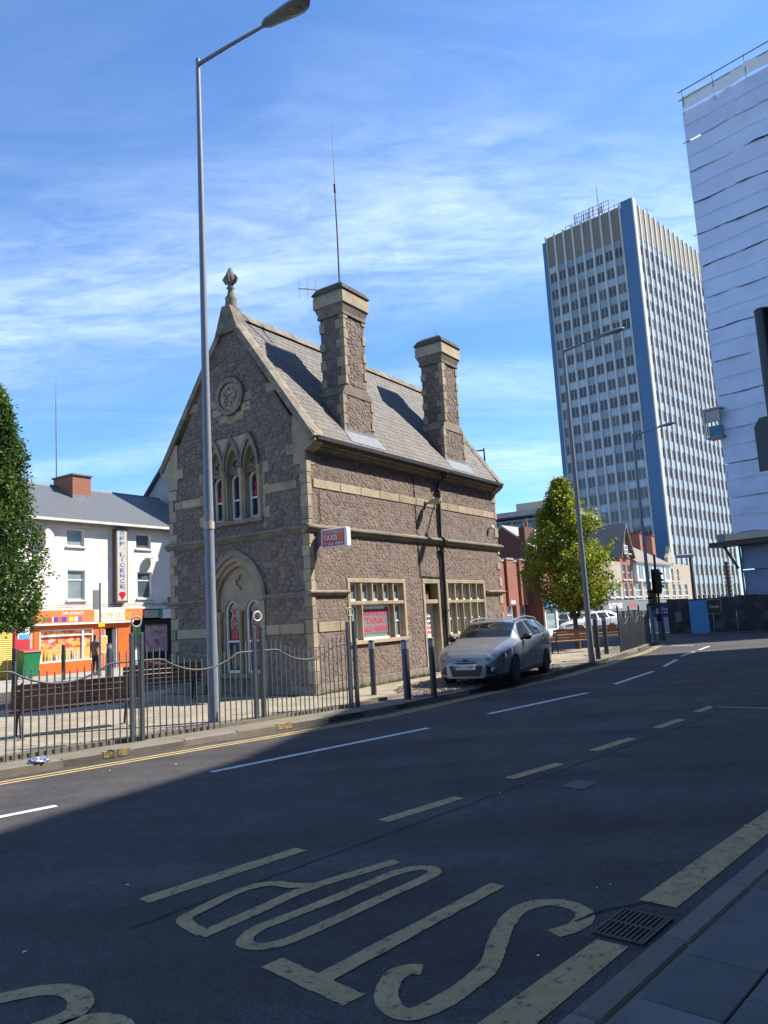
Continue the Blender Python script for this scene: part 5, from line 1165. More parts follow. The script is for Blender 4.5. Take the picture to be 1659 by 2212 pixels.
boxpart('balcony_rail', M['galv'], go, g0, g1_, -.1, .0, wtop+.6, wtop+.75); boxpart('upper_deck', M['glass'], go, g0, g1_, -.3, .299, wtop, wtop+.3)
pb_ = GF.face(1098, 1100)[0]; boxpart('plant_room', M['stonebuff'], go, pb_, pb_+5.5, 3, 9, gt_+.01, gt_+1.7)

# ---- tower block
TF = Frame((46.07, 125.0), 43.5)
TW = bld('tower_block', 'tall slab tower with white ribs and blue corner piers', TF)
TX, TY, TZ = 30.5, 17.2, 71.9; NF_, FH, TOPB = 19, 3.30, 6.2
M['towerblue'] = mat('blue_cladding', (0.055,0.14,0.27), (0.06,0.155,0.29), .4, .5)
M['towerbrown'] = mat('brown_parapet_panel', (0.23,0.20,0.155), (0.195,0.17,0.135), .5, .8)
M['towerglass'] = mat('tower_glass', (0.03,0.034,0.045), None, rough=.08, spec=.7, island=True, rand=[(0.02,0.024,0.034),(0.03,0.035,0.05),(0.018,0.02,0.026),(0.05,0.055,0.065),(0.025,0.03,0.04),(0.02,0.025,0.04),(0.10,0.10,0.10),(0.03,0.034,0.05)])
M['rib'] = mat('white_rib', (0.54,0.53,0.48), (0.46,0.45,0.41), .6, .75)
M['spandrel'] = mat('pale_spandrel', (0.30,0.37,0.42), (0.22,0.28,0.33), .9, .25, rand=.35, spec=.6)
boxpart('core', M['dark'], TW, .3, TX, .3, TY, 0, TZ-.4)
boxpart('parapet_panel', M['towerbrown'], TW, .05, .29, 2.2, TY, TZ-TOPB, TZ-.3); boxpart('parapet_panel', M['towerbrown'], TW, .3, TX, .05, .29, TZ-TOPB, TZ-.3)
boxpart('corner_pier', M['towerblue'], TW, -.5, .28, -.3, 1.75, 0, TZ+.1); boxpart('corner_pier', M['towerblue'], TW, -.4, .28, TY+.01, TY+.6, 0, TZ-1.2)
boxpart('sunlit_pier_edge', M['rib'], TW, -.45, .6, -.55, -.305, 0, TZ+.05)  # bright sunlit edge of the blue pier, put in as a white strip
def tower_face(n, conv, a0, a1, rot, name):
    bw = (a1-a0)/n; win = MB(); g = .06; zs = [0, FH*.58]
    cols = [0, .04, .47, .53, .96, 1.0]; rows_ = [0, .04, .96, 1.0]; W_ = bw-.4; H_ = FH*.60
    vs = [(c*W_, 0, r*H_) for r in rows_ for c in cols]; win.add(vs, [])
    for r in range(3):
        for c in range(5):
            win.f.append((r*6+c, r*6+c+1, (r+1)*6+c+1, (r+1)*6+c)); win.m.append(1 if r == 1 and c in (1, 3) else 0); win.sm.append(False)
    wm = win.mesh('window', [M['concrete_pale'], M['towerglass']]); sp = MB().box(0, W_, 0, .08, 0, FH*.38).mesh('spandrel_panel', M['spandrel'])
    return bw, wm, sp
items = []
for face in (0, 1):
    n = 8 if face == 0 else 14
    a0, a1 = (2.2, TY) if face == 0 else (.9, TX)
    bw, wm, sp = tower_face(n, None, a0, a1, 0, '')
    for i in range(n+1):
        a = a0+bw*i
        if face == 0: boxpart('rib', M['rib'], TW, -.12, .28, a-.19, a+.19, 0, TZ)
        else: boxpart('rib', M['rib'], TW, a-.19, a+.19, -.12, .28, 0, TZ)
    for fl_ in range(NF_):
        z_ = TZ-TOPB-(fl_+1)*FH
        if z_ < 2: break
        for i in range(n):
            a = a0+bw*i+.2
            loc = (.1, a+bw-.4, z_) if face == 0 else (a, .1, z_)
            rot = (0, 0, R(-90)) if face == 0 else (0, 0, 0)
            sl_loc = (loc[0]-(.0 if face == 0 else 0), loc[1]-(0 if face == 0 else .0), z_+FH*.61)
            items.append((z_, face, loc, sl_loc, rot, wm, sp))
items.sort(key=lambda q: (q[1], -q[0])); kw = 0; massw = {0: MB(), 1: MB()}; massp = {0: MB(), 1: MB()}
for z_, face, l1, l2, rot, wm, sp in items:
    if kw < 300: link('window', wm, TW, l1, rot); link('spandrel_panel', sp, TW, l2, rot)
    else:
        for me, l_, ms in ((wm, l1, massw[face]), (sp, l2, massp[face])):
            b = len(ms.v); ms.v += [(l_[0]+v_.co.x, l_[1]+v_.co.y, l_[2]+v_.co.z) for v_ in me.vertices]
            for f_ in me.polygons: ms.f.append(tuple(b+i for i in f_.vertices)); ms.m.append(f_.material_index); ms.sm.append(False)
    kw += 1
if massw[1].v: tag(massw[1].build('windows_beyond', [M['concrete_pale'], M['towerglass']], TW), kind='stuff'); tag(massp[1].build('spandrels_beyond', M['spandrel'], TW), kind='stuff')
rl = MB()
for y in range(3, 15): rl.tube([(2, y, TZ-.4), (2, y, TZ+(3.0 if 5 <= y <= 12 else 1.6))], .06, 5)
rl.tube([(2, 3, TZ+1.4), (2, 14, TZ+1.4)], .05, 5); rl.tube([(2, 5, TZ+2.9), (2, 12, TZ+2.9)], .05, 5); rl.tube([(2, 5, TZ+2.2), (2, 12, TZ+2.2)], .05, 5)
for k in range(16): y = rnd.uniform(5, 12); rl.tube([(2.2, y, TZ+.5), (2.2, y, TZ+rnd.uniform(2, 3.4))], .09, 4)
rl.tube([(8, .6, TZ-.4), (8, .6, TZ+1.6)], .06, 5); rl.tube([(7, .5, TZ+1.2), (10.5, .3, TZ+1.9)], .05, 5)
rl.build('roof_aerials', M['galv'], TW); MB().tube([(2.4, 7.2, TZ), (2.4, 7.2, TZ+6.8)], [.12, .05], 6).build('roof_mast', M['galv'], TW)
# ---- building wrapped in scaffold sheeting
SF = Frame(at_y(1601, 1270, 46.0), 138)
SC = bld('sheeted_scaffold', 'high scaffold wrapped in grey blue sheeting with a pale guardrail on top', SF, 'scaffold')
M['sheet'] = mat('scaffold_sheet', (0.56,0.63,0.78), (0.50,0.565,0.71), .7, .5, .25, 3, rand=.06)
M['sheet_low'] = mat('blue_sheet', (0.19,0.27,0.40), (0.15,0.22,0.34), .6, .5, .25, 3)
M['sheet_top'] = mat('white_sheet', (0.70,0.70,0.68), None, rough=.6)
M['seam'] = mat('seam_tape', (0.72,0.77,0.88), None, rough=.5)
SZ0, SZ1, SX1 = 5.7, 33.4, 13.0
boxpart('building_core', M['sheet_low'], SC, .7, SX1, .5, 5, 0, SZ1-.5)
LH = 2.0; nl_ = int((SZ1-SZ0)/LH); LH = (SZ1-SZ0)/nl_
def sheet_panel(z0, z1, x0, x1, m, seed, name='sheet', corner=True):
    nx_, nz_ = 80, 10; vs = []
    for j in range(nz_+1):
        v = j/nz_; z_ = z0+(z1-z0)*v
        for i in range(nx_+1):
            x = x0+(x1-x0)*i/nx_; sag = .10*mnoise.noise((x*.55, seed*7.3, 0))*(1-v)+.10*mnoise.noise((x*.55, seed*7.3+7.3, 0))*v
            y = -.12-.07*(1-v)**3+.10*mnoise.noise((x*.8, z_*.9, seed))+.06*mnoise.noise((x*1.9+z_*1.7, z_*.6-x*.4, seed+9))+.03*mnoise.noise((x*4-z_*3, z_*1.3, seed+5))
            vs.append((x, y, z_+sag))
    n = nx_+1; o = MB().add(vs, [(j*n+i, j*n+i+1, (j+1)*n+i+1, (j+1)*n+i) for j in range(nz_) for i in range(nx_)], True).build(name, M[m], SC)
    return o
for i in range(nl_): sheet_panel(SZ0+i*LH+(.0 if i % 2 else .03), SZ0+(i+1)*LH-.01, 0, SX1, 'sheet', i)
for i in range(nl_*1):                       # seams half way up each lift, and return sheets round the corner
    z_ = SZ0+(i+.52)*LH; MB().tube([(x*.5, -.20+.12*mnoise.noise((x*.4, z_*.9, i)), z_+0.12*mnoise.noise((x*.3, i*7.3, 0))) for x in range(0, 26)], .018, 5).build('seam', M['seam'], SC)
    boxpart('return_sheet', M['sheet'], SC, -.05, .03, -.1, 4.6, SZ0+i*LH+.06, SZ0+(i+1)*LH-.04)
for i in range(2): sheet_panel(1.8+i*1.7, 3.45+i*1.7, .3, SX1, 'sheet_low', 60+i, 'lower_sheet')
sheet_panel(SZ1+.05, SZ1+1.0, .0, SX1, 'sheet_top', 80, 'parapet_sheet')
for z_ in (SZ1+.9, SZ1+1.5): MB().tube([(-.2, -.1, z_), (SX1, -.1, z_)], .04, 6).build('guard_rail', M['galv'], SC)
for x in range(0, 13, 2): MB().tube([(x+.1, -.12, SZ1-.3), (x+.1, -.12, SZ1+1.55)], .03, 6).build('standard', M['galv'], SC)
for i in range(0, nl_, 3): MB().tube([(-.22, -.15, SZ0+i*LH), (.2, -.15, SZ0+i*LH)], .03, 5).build('ledger_end', M['galv'], SC)
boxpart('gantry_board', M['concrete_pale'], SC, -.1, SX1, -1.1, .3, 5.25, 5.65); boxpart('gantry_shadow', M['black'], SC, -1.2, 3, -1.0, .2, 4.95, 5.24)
gx_ = SF.face(1561, 1143)[0]; boxpart('fan_platform', M['galv'], SC, gx_, -.12, -.9, .2, 5.2, 5.7); MB().tube([(gx_, -.5, 5.3), (.2, -.5, 3.6)], .08, 6).build('fan_strut', M['black'], SC)
for k in range(5): MB().tube([(.3+k*3, -.3, 0), (.3+k*3, -.3, 5.3)], .06, 6).build('standard', M['galv'], SC)
hx, hz = SF.face(1551, 918)
ho_ = bld('hoist_cage', 'small hoist cage hanging on the edge of the sheeted scaffold', SF, 'hoist')
boxpart('cage_floor', M['galv'], ho_, hx-.5, hx+.5, -.7, .2, hz-.9, hz-.8); boxpart('cage_panel', M['render_grey'], ho_, hx-.46, hx+.46, -.66, -.62, hz+.1, hz+.8)
for sx in (-.48, .48):
    for sy in (-.68, .18): MB().tube([(hx+sx, sy, hz-.85), (hx+sx, sy, hz+.9)], .035, 5).build('cage_post', M['galv'], ho_)
boxpart('cage_load', mat('blue_load', (0.02,0.12,0.22), (0.02,0.2,0.3), 3, .5), ho_, hx-.35, hx+.35, -.5, .05, hz-.79, hz-.1); boxpart('cage_roof', M['render_grey'], ho_, hx-.54, hx+.54, -.74, .24, hz+.9, hz+.97)
# ---- hoarding across the side street
HF = Frame(gp(1455, 1371, 0), 118)
HO = bld('hoarding', 'long black site hoarding with notices under the sheeted scaffold', HF, 'hoarding')
HT = 1.95; M['hoard'] = mat('black_hoarding', (0.012,0.012,0.016), (0.02,0.02,0.026), 2, .5, c3=(0.07,0.075,0.09), scale3=1.3)
x = -.2; i = 0
while x < 16:
    if not (HF.face(1475, 1340)[0] < x+.6 < HF.face(1490, 1340)[0]): boxpart('hoarding_board', M['hoard'], HO, x+.004, x+1.196, 0, .05, .03, HT+.06*(i % 3 == 0)+max(0, x-4)*.03)
    x += 1.2; i += 1
hb = lambda a, b, c, d: rect_on(HF, a, b, c, d)
r_ = hb(1491, 1297, 1531, 1368.5); boxpart('blue_door', mat('sky_blue_door', (0.08,0.30,0.55), (0.07,0.27,0.5), 2, .5), HO, r_[0], r_[1], -.07, -.002, .04, r_[3])
r_ = hb(1528, 1296, 1557, 1325); boxpart('sign_board', M['blackplastic'], HO, r_[0], r_[1], -.06, -.01, r_[2], r_[3]); sx_ = (r_[0]+r_[1])/2
for q in ((r_[0], r_[1], r_[2]-.05, r_[2]), (r_[0], r_[1], r_[3], r_[3]+.05), (r_[0]-.05, r_[0], r_[2], r_[3]), (r_[1], r_[1]+.05, r_[2], r_[3])): boxpart('sign_frame', M['galv'], HO, q[0], q[1], -.08, -.01, q[2], q[3])
text('Torsion', M['letw'], HO, (sx_, -.064, r_[2]+(r_[3]-r_[2])*.52), (1,0,0), (0,0,1), w=(r_[1]-r_[0])*.72, h=.16)
r_ = hb(1459, 1322, 1466, 1344); boxpart('small_notice', M['fascia_grey'], HO, r_[0], r_[1]+.15, -.03, -.001, r_[2], r_[3])
HB = Frame(gp(1404, 1369, 0), 118); hs = bld('site_banner', 'blue and white banner boards reading brits at the end of the hoarding', HB, 'banner')
L_ = HB.face(1452, 1340)[0]; boxpart('blue_banner', mat('navy_banner', (0.02,0.03,0.16), None, rough=.5), hs, 0, L_, -.05, .0, .98, 1.85); boxpart('white_board', mat('pale_board', (0.30,0.34,0.45), None, rough=.6), hs, .2, L_, -.05, .0, .05, .975)
text('brits', M['letw'], hs, (L_*.62, -.054, 1.42), (1,0,0), (0,0,1), w=L_*.5, h=.42); boxpart('red_square', M['red'], hs, L_*.62, L_*.72, -.06, -.051, 1.28, 1.42)
# ---- block of buildings on the photographer's side of the street: its roof line shades the carriageway
trav = 20.0/(-LDIR.z)*math.hypot(LDIR.x, LDIR.y); sh_ = Vector((-LDIR.x, -LDIR.y)).normalized()*trav
edge = [(-9.0,-6.0), (-5.3,3.5), (-3.65,7.7), (-2.15,10.7), (-1.6,12.9), (-1.0,15.5), (0.6,16.95), (2.3,18.7), (3.0,20.7), (4.75,22.7), (8.6,27.35)]
fp = [(x+sh_.x, y+sh_.y) for x, y in edge]
NB = thing('office_block', 'long brick office block along the photographer side pavement', 'building')
MB().prism(fp+[(fp[-1][0]+9, fp[-1][1]+1.5), (45, 20), (40, -10)], 'z', 0, 20).build('wall', M['redbrick'], NB)
for fl_ in range(5):
    for a, b in zip(fp, fp[1:]):
        A, B = Vector((*a, 0)), Vector((*b, 0)); d = (B-A).normalized(); n_ = Vector((-d.y, d.x, 0)); n = int((B-A).length/1.9)
        for i in range(n):
            c = A+(B-A)*((i+.5)/n)+n_*.03; z_ = 2.2+fl_*3.6
            MB().add([tuple(c-d*.6+Vector((0, 0, z_))), tuple(c+d*.6+Vector((0, 0, z_))), tuple(c+d*.6+Vector((0, 0, z_+1.8))), tuple(c-d*.6+Vector((0, 0, z_+1.8)))], [(0,1,2,3)]).build('window', M['glass'], NB)

NT = thing('added_sky_blocker', 'unseen dark brick block added behind the near pavement to cut sky light on the road', 'building', NF.w(0, 0), NF.rz)  # unseen block, added to cut the sky fill on the near road
boxpart('wall', M['redbrick'], NT, -16, 9.5, -12, -4.3, 0, 13.5); boxpart('parapet', M['stonebuff'], NT, -16.1, 9.6, -12.1, -4.2, 13.51, 13.8)
for i in range(9):
    for j in range(3): window(NT, (-15+i*2.7, -13.4+i*2.7, 4.3+j*3.1, 6.2+j*3.1), 'glass', .06, False, .5, -4.42, reveal=.13)
    boxpart('shop_pane', M['glass_dark'], NT, -15.6+i*2.7, -13.1+i*2.7, -4.299, -4.28, .5, 2.9)

p_ = at_y(121, 866, 150); q_ = at_y(121, 1045, 150); ms = thing('radio_mast', 'very thin distant radio mast rising behind the slate roof of the terrace', 'mast', (p_.x, p_.y, 0))
MB().tube([(0, 0, 0), (.2, 0, q_.z), (0, 0, p_.z)], [.5, .16, .10], 6).build('lattice_shaft', M['galv'], ms); MB().tube([(0, 0, p_.z-.1), (0, 0, p_.z+5)], [.1, .03], 5).build('spike', M['galv'], ms)
# ================================================================== STREET FURNITURE
# ---- railings with drooping top rails
def rail_profile(u):                        # 0..1 along a panel -> height of the top rail
    hi, lo_ = 1.33, 1.10
    if u < .16 or u > .84: return hi
    t = (u-.16)/.68; return hi-(hi-lo_)*math.sin(math.pi*t)**.8
M['ringgrey'] = mat('ring_grey', (0.30,0.32,0.34), (0.24,0.26,0.28), 20, .5)
M['ringwhite'] = mat('ring_white', (0.62,0.60,0.58), None, rough=.5)
def railing(name, label, nodes, nb=19, zb=K, cat='railing', pair=True, rings=None):
    """nodes: ground points of the post pairs"""
    o = thing(name, label, cat, (nodes[0][0], nodes[0][1], 0)); O = Vector((nodes[0][0], nodes[0][1], 0))
    N_ = [Vector((p[0], p[1], 0))-O for p in nodes]
    barm = {}
    for k, p in enumerate(N_):
        d = (N_[min(k+1, len(N_)-1)]-N_[max(k-1, 0)]).normalized(); a = math.atan2(d.y, d.x)
        q = .085 if pair else 0.0
        for s_ in ((-1, 1) if pair else (0,)):
            MB().bevbox(-.03, .03, -.03, .03, zb-.02, 1.77, .006).build('post', M['grey_iron'], o, tuple(p+d*q*s_), (0, 0, a))
        if pair:
            for s_ in (-.028, .028): MB().tube([(0, 0, zb), (0, 0, 1.86)], .009, 6).build('rod', M['grey_iron'], o, tuple(p+d*s_))
            MB().box(-.085, .085, -.012, .012, 1.325, 1.345).build('tie_bar', M['grey_iron'], o, tuple(p), (0, 0, a))
            n = 20; vs = []; rm = M['ringwhite'] if rings and rings[k] else M['ringgrey']
            for i in range(n):
                t = 2*math.pi*i/n
                for j in range(6): s2 = 2*math.pi*j/6; r_ = .082+.016*math.cos(s2); vs.append((r_*math.cos(t), .016*math.sin(s2), 1.945+r_*math.sin(t)))
            MB().add(vs, [(i*6+j, ((i+1) % n)*6+j, ((i+1) % n)*6+(j+1) % 6, i*6+(j+1) % 6) for i in range(n) for j in range(6)], True).build('ring', rm, o, tuple(p), (0, 0, a))
    for A, B in zip(N_, N_[1:]):
        d = (B-A); L_ = d.length; d /= L_; q = .115 if pair else .03; A2, B2 = A+d*q, B-d*q; D = B2-A2
        MB().tube([tuple(A2+D*(i/24)+Vector((0, 0, rail_profile(i/24)))) for i in range(25)], .016, 7).build('top_rail', M['grey_iron'], o)
        for i in range(nb):
            u_ = (i+.5)/nb; h = round(rail_profile(u_)+.17, 3)
            if h not in barm: barm[h] = MB().tube([(0, 0, zb), (0, 0, h-.01), (0, 0, h)], [.011, .011, .005], 6).mesh('bar', M['grey_iron'])
            p = A2+D*u_; link('bar', barm[h], o, (p.x, p.y, 0))
    return o
f1, f2, f3 = gp(297, 1600, K), gp(563, 1557, K), gp(766, 1527, K); f0_ = f1-(f2-f1)
railing('railing', 'grey steel railing with drooping rails and ring topped posts before the gable front', [f0_-(f2-f1), f0_, f1, f2, f3], 19, K, rings=[0, 0, 0, 1, 0])
r0, r1 = gp(1342, 1408, K), gp(1406, 1388, K); d_ = (r1-r0)
railing('railing', 'grey steel railing leading to the traffic signal at the island tip', [r0+d_*i/3 for i in range(4)], 19, K, pair=False)
# ---- street lamps
def lamp_head(L=.78, w=.15):
    st = [(-.02, .05, .05, .02), (.06, .10, .075, .035), (.22, .115, .085, .05), (.45, .15, .09, .06), (.62, .16, .075, .06), (.74, .11, .045, .045), (.79, .03, .01, .02)]
    mb = MB(); n = 12; vs = []
    for x, hw, up, dn in st:
        for k in range(n):
            t = 2*math.pi*k/n; s_ = math.sin(t); vs.append((x*L/.79, hw*w/.15*math.cos(t), (up if s_ > 0 else dn)*s_))
    mb.add(vs, [(i*n+k, i*n+(k+1) % n, (i+1)*n+(k+1) % n, (i+1)*n+k) for i in range(len(st)-1) for k in range(n)], True)
    mb.add(vs[:n], [tuple(range(n))]); return mb
def street_lamp(label, base, top, heading, reach, m='galv', r=(.10, .045), rise=.30, arm=True, grp='street lamps', hl=.78, hw=.15):
    o = thing('street_lamp', label, 'street lamp', (base[0], base[1], 0), 0, grp)
    MB().tube([(0, 0, base[2]-.02), (0, 0, base[2]+1.2), (0, 0, base[2]+1.3), (0, 0, top)], [r[0], r[0]*.97, r[0]*.92, r[1]], 12).build('column', M[m], o)
    a = R(heading); dx, dy = math.sin(a), math.cos(a)
    MB().tube([(-dx*.02, -dy*.02, top-.12), (dx*reach*.5, dy*reach*.5, top-.12+rise*.55), (dx*reach, dy*reach, top-.12+rise)], [.042, .036, .03], 8).build('arm', M[m], o)
    h = lamp_head(hl, hw).build('lamp_head', M['lamp_blue'] if m != 'black' else M['galv'], o, (dx*(reach-.05), dy*(reach-.05), top-.12+rise), (R(6), R(-9), math.atan2(dy, dx)))
    MB().lathe([(.0, -.075), (.07, -.07), (.105, -.04), (.11, -.02)], 0, 0, 14).build('lens', M['lens'], h, (.52*hl/.78, 0, 0)).scale = (1.5*hl/.78, hw/.15, 1.0)
    boxpart('access_door', M[m], o, -.04, .04, -r[0]-.006, -r[0]+.02, base[2]+.35, base[2]+.95)
    return o
l1 = gp(462, 1560, K); t1 = at_y(433, 128, l1.y)
L1 = street_lamp('tall grey lamp column rising through the ring topped railing', l1, t1.z, 112, 1.62, r=(.105, .045), hl=1.02, hw=.21)
MB().lathe([(.1, 3.60), (.1, 3.74)], 0, 0, 14).build('sticker', mat('label_cream', (0.42,0.38,0.30), None, rough=.6), L1)
l2 = gp(1279, 1430, K); t2 = at_y(1216, 752, l2.y); street_lamp('grey lamp column on the kerb in front of the leafy tree', l2, t2.z, 110, 1.25, r=(.10, .045))
L3b = gp(1413, 1383, K); t3 = at_y(1379, 937, L3b.y); street_lamp('grey lamp column carrying traffic signals at the island tip', L3b, t3.z, 108, 1.25, r=(.10, .05))
p_ = at_y(1045, 968, 40); street_lamp('slender lamp behind the far roof corner of the stone office', (p_.x, p_.y, 0.0), p_.z, 285, .7, 'black', (.07, .04), .02, hl=.4)
p_ = at_y(1490, 1203, 62); b_ = thing('street_lamp', 'black lamp column with flat cross head behind the hoarding', 'street lamp', (p_.x, p_.y, 0), 0, 'street lamps')
MB().tube([(0, 0, 0), (0, 0, p_.z)], [.16, .10], 8).build('column', M['black'], b_); boxpart('lamp_head', M['galv'], b_, -1.1, .25, -.2, .2, p_.z-.05, p_.z+.22, bev=.04)
p_ = at_y(1568, 1213, 58); b_ = thing('decorated_post', 'dark post ringed with a cone of reddish hoops behind the hoarding', 'post', (p_.x, p_.y, 0))
MB().tube([(0, 0, 0), (0, 0, p_.z)], .11, 8).build('column', M['black'], b_)
for k in range(9): MB().lathe([(.1, -.06), (.32-.012*abs(k-4)**1.5, -.02), (.32-.012*abs(k-4)**1.5, .03), (.1, .06)], 0, 0, 10).build('hoop', mat('rust_red_hoop', (0.16,0.04,0.035), None, rough=.7) if k == 0 else bpy.data.materials['rust_red_hoop'], b_, (0, 0, p_.z-2.4+k*.29))
boxpart('blue_plate', mat('dull_blue_plate', (0.05,0.09,0.2), None, rough=.5), b_, -1.0, -.12, -.1, -.05, 1.35, 2.1)
# ---- bollards
def bollard(px, py, label, h=1.21, r=.075, band=True, m='bollard', grp='bollards'):
    p = gp(px, py, K); o = thing('bollard', label, 'bollard', p, 0, grp)
    MB().lathe([(r, -.02), (r, h-.02), (r*.9, h), (0.0, h+.004)], 0, 0, 16).build('post', M[m], o)
    if band: MB().lathe([(r+.004, h-.19), (r+.004, h-.05)], 0, 0, 16).build('band', M['band_grey'], o)
    return o
bollard(808, 1502, 'dark bollard with grey band nearest the railing end', r=.062); bollard(881, 1509, 'dark bollard with grey band between two others beside the setts', r=.078); bollard(938, 1504, 'dark bollard with grey band in front of the silver car', r=.066)
bollard(31, 1507, 'plain black bollard at the island edge behind the long bench', 1.42, .08, False, 'black'); bollard(137, 1469, 'plain black bollard in front of the orange shop window', 1.38, .075, False, 'black')
bollard(236, 1462, 'dark bollard with grey band in front of the open shop door', 1.32, .10); bollard(1293, 1424, 'dark bollard with grey band right beside the kerbside lamp column'.replace(' right', ''), 1.45, .08); bollard(1311, 1412, 'dark bollard between the lamp column and the second bench', 1.35, .08)
# ---- benches
M['slatwood'] = mat('bench_wood', (0.05,0.018,0.012), (0.08,0.03,0.02), 9, .55, .2, 40, rand=.2)
M['slatwood2'] = mat('bench_wood_light', (0.26,0.13,0.07), (0.2,0.1,0.055), 9, .6, .2, 40, rand=.2)
def bench(label, p, heading, L=2.1, m='slatwood', grp='benches'):
    """local x along the bench, +y = the way a sitter faces"""
    o = thing('bench', label, 'bench', p, R(90-heading), grp)
    for i, (y, z_) in enumerate(((.00, .43), (.11, .425), (.22, .425), (.33, .43))): boxpart('slat', M[m], o, -L/2, L/2, y, y+.09, z_, z_+.035, bev=.006)
    for i in range(4):
        z_ = .50+i*.105; y = -.07-.035*i; MB().add([(x, y+dy-(.03 if dz else 0), z_+dz) for dz in (0, .092) for x, dy in ((-L/2, 0), (L/2, 0), (L/2, .032), (-L/2, .032))], [(0,3,2,1),(4,5,6,7),(0,1,5,4),(1,2,6,5),(2,3,7,6),(3,0,4,7)]).build('slat', M[m], o)
    for s_ in (-1, 1):
        x = s_*(L/2-.16); e_ = thing_part('bench_end'); e_.parent = o
        MB().tube([(x, .36, 0), (x, .30, .2), (x, .22, .42), (x, .0, .42), (x, -.08, .5), (x, -.19, .93)], .022, 7).build('frame_bar', M['black'], e_)
        MB().tube([(x, -.16, 0), (x, -.08, .2), (x, .0, .40)], .022, 7).build('rear_leg', M['black'], e_)
        MB().tube([(x, -.10, .66), (x, .10, .70), (x, .32, .66), (x, .36, .56), (x, .28, .50), (x, .22, .44)], .018, 7).build('arm_scroll', M['black'], e_)
        for y in (.36, -.16): boxpart('foot', M['galv'], e_, x-.05, x+.05, y-.07, y+.07, 0, .025)
    return o
bl, br = gp(44, 1597, K), gp(279, 1568, K); bd = (br-bl); hd = math.degrees(math.atan2(bd.x, bd.y))
bench('long dark red slatted bench seen from behind the ring topped railing', (bl+br)/2, hd, max(2.0, bd.length+.35))
b3 = gp(352, 1519, K); bench('dark slatted bench end on beside the gable front', b3, 66, 1.8)
q1, q2 = gp(1221, 1413, K), gp(1254, 1408, K); bench('brown slatted bench under the street tree with the silver car beside it', (q1+q2)/2+Vector((.15, .2, 0)), 76, 1.9, 'slatwood2'); q1, q2 = gp(1299, 1399, K), gp(1326, 1395, K); bench('brown slatted bench between the street tree and the far railing', (q1+q2)/2+Vector((.1, .2, 0)), 76, 1.9, 'slatwood2')
# ---- bus sign post by the shop
sp_ = gp(217, 1461, K); o = thing('sign_post', 'grey sign post with blank plates before the orange shop', 'sign post', sp_, SHF.rz)
MB().tube([(0, 0, 0), (0, 0, 3.85)], .045, 8).build('post', M['galv'], o)
boxpart('grey_plate', M['fascia_grey'], o, -.36, -.05, -.03, .0, 2.75, 3.55, bev=.01); boxpart('yellow_plate', M['yellow'], o, -.13, .17, -.075, -.05, 2.02, 2.2)
boxpart('notice_case', M['white'], o, -.03, .28, -.09, -.05, .95, 1.65, bev=.01); boxpart('notice', M['poster_o'], o, .0, .25, -.096, -.089, 1.0, 1.6)
# ---- traffic signals
def signal_head(parent, x, y, z_, rot, lit=None, board=True, n_=3):
    h = thing_part('signal_head'); h.parent = parent; h.location = (x, y, z_); h.rotation_euler = (0, 0, rot)
    boxpart('housing', M['blackplastic'], h, -.14, .14, -.10, .10, 0, .02+.30*n_, bev=.02)
    if board: MB().prism([(-.28, -.1), (.28, -.1), (.28, .08+.30*n_), (.22, .16+.30*n_), (-.22, .16+.30*n_), (-.28, .08+.30*n_)], 'y', .10, .112).build('backing_board', M['blackplastic'], h)
    for i, c in list(enumerate(((.25, .01, .01), (.3, .15, .0), (.0, .12, .06))))[:n_]:
        z2 = .30*n_-.13-i*.30; em = (.05, 1.0, .55, 6.0) if lit == i else None
        MB().lathe([(.09, -.105), (.085, -.115), (.0, -.125)], 0, z2, 14, axis='y').build('lens', mat('signal_lens', c, None, rough=.2, emit=em), h)
        vs = []; n = 10
        for k in range(n+1): t = math.pi*k/n; vs += [(.11*math.cos(t), -.10, z2+.11*math.sin(t)), (.10*math.cos(t), -.28, z2+.10*math.sin(t))]
        MB().add(vs, [(2*k, 2*k+1, 2*k+3, 2*k+2) for k in range(n)], True).build('hood', M['blackplastic'], h)
    return h
o = thing('traffic_signal', 'black traffic signal on the lamp column at the island tip', 'traffic signal', (L3b.x+.32, L3b.y-.25, 0), 0, 'traffic signals')
MB().tube([(0, 0, K-.02), (0, 0, 4.1)], .057, 8).build('post', M['bollard'], o); signal_head(o, 0, -.16, 2.35, R(25)); signal_head(o, -.22, .05, 1.55, R(-60), None, False); MB().tube([(0, 0, K-.02), (0, 0, 1.3), (0, 0, 1.4)], [.16, .13, .06], 8).build('base_sleeve', M['bollard'], o); boxpart('push_button_box', M['blackplastic'], o, -.2, -.05, -.2, .0, 1.0, 1.3)
p_ = gp(1224, 1392, 0); o = thing('traffic_signal', 'black traffic signal showing green beside the tree trunk', 'traffic signal', (p_.x, p_.y, 0), 0, 'traffic signals')
zg = at_y(1243, 1318, p_.y).z; xg = at_y(1243, 1310, p_.y).x-p_.x
MB().tube([(xg, .1, 0), (xg, .1, zg+1.2)], .057, 8).build('post', M['black'], o); signal_head(o, xg, 0, zg-.25, R(6), 2)
zt = at_y(1643, 672, 5.4); o = thing('traffic_signal', 'thick black signal post close to the near kerb', 'traffic signal', (zt.x+.012, 5.4, 0), 0, 'traffic signals')
MB().tube([(0, 0, K-.02), (0, 0, zt.z)], .057, 14).build('post', M['blackplastic'], o); MB().lathe([(.06, zt.z), (.055, zt.z+.012), (0, zt.z+.016)], 0, 0, 14).build('cap', M['blackplastic'], o)
hz_ = at_y(1636, 1003, 5.4).z; signal_head(o, .16, .10, hz_+.06, R(118), None, True, 1).scale = (.85, .85, .72)
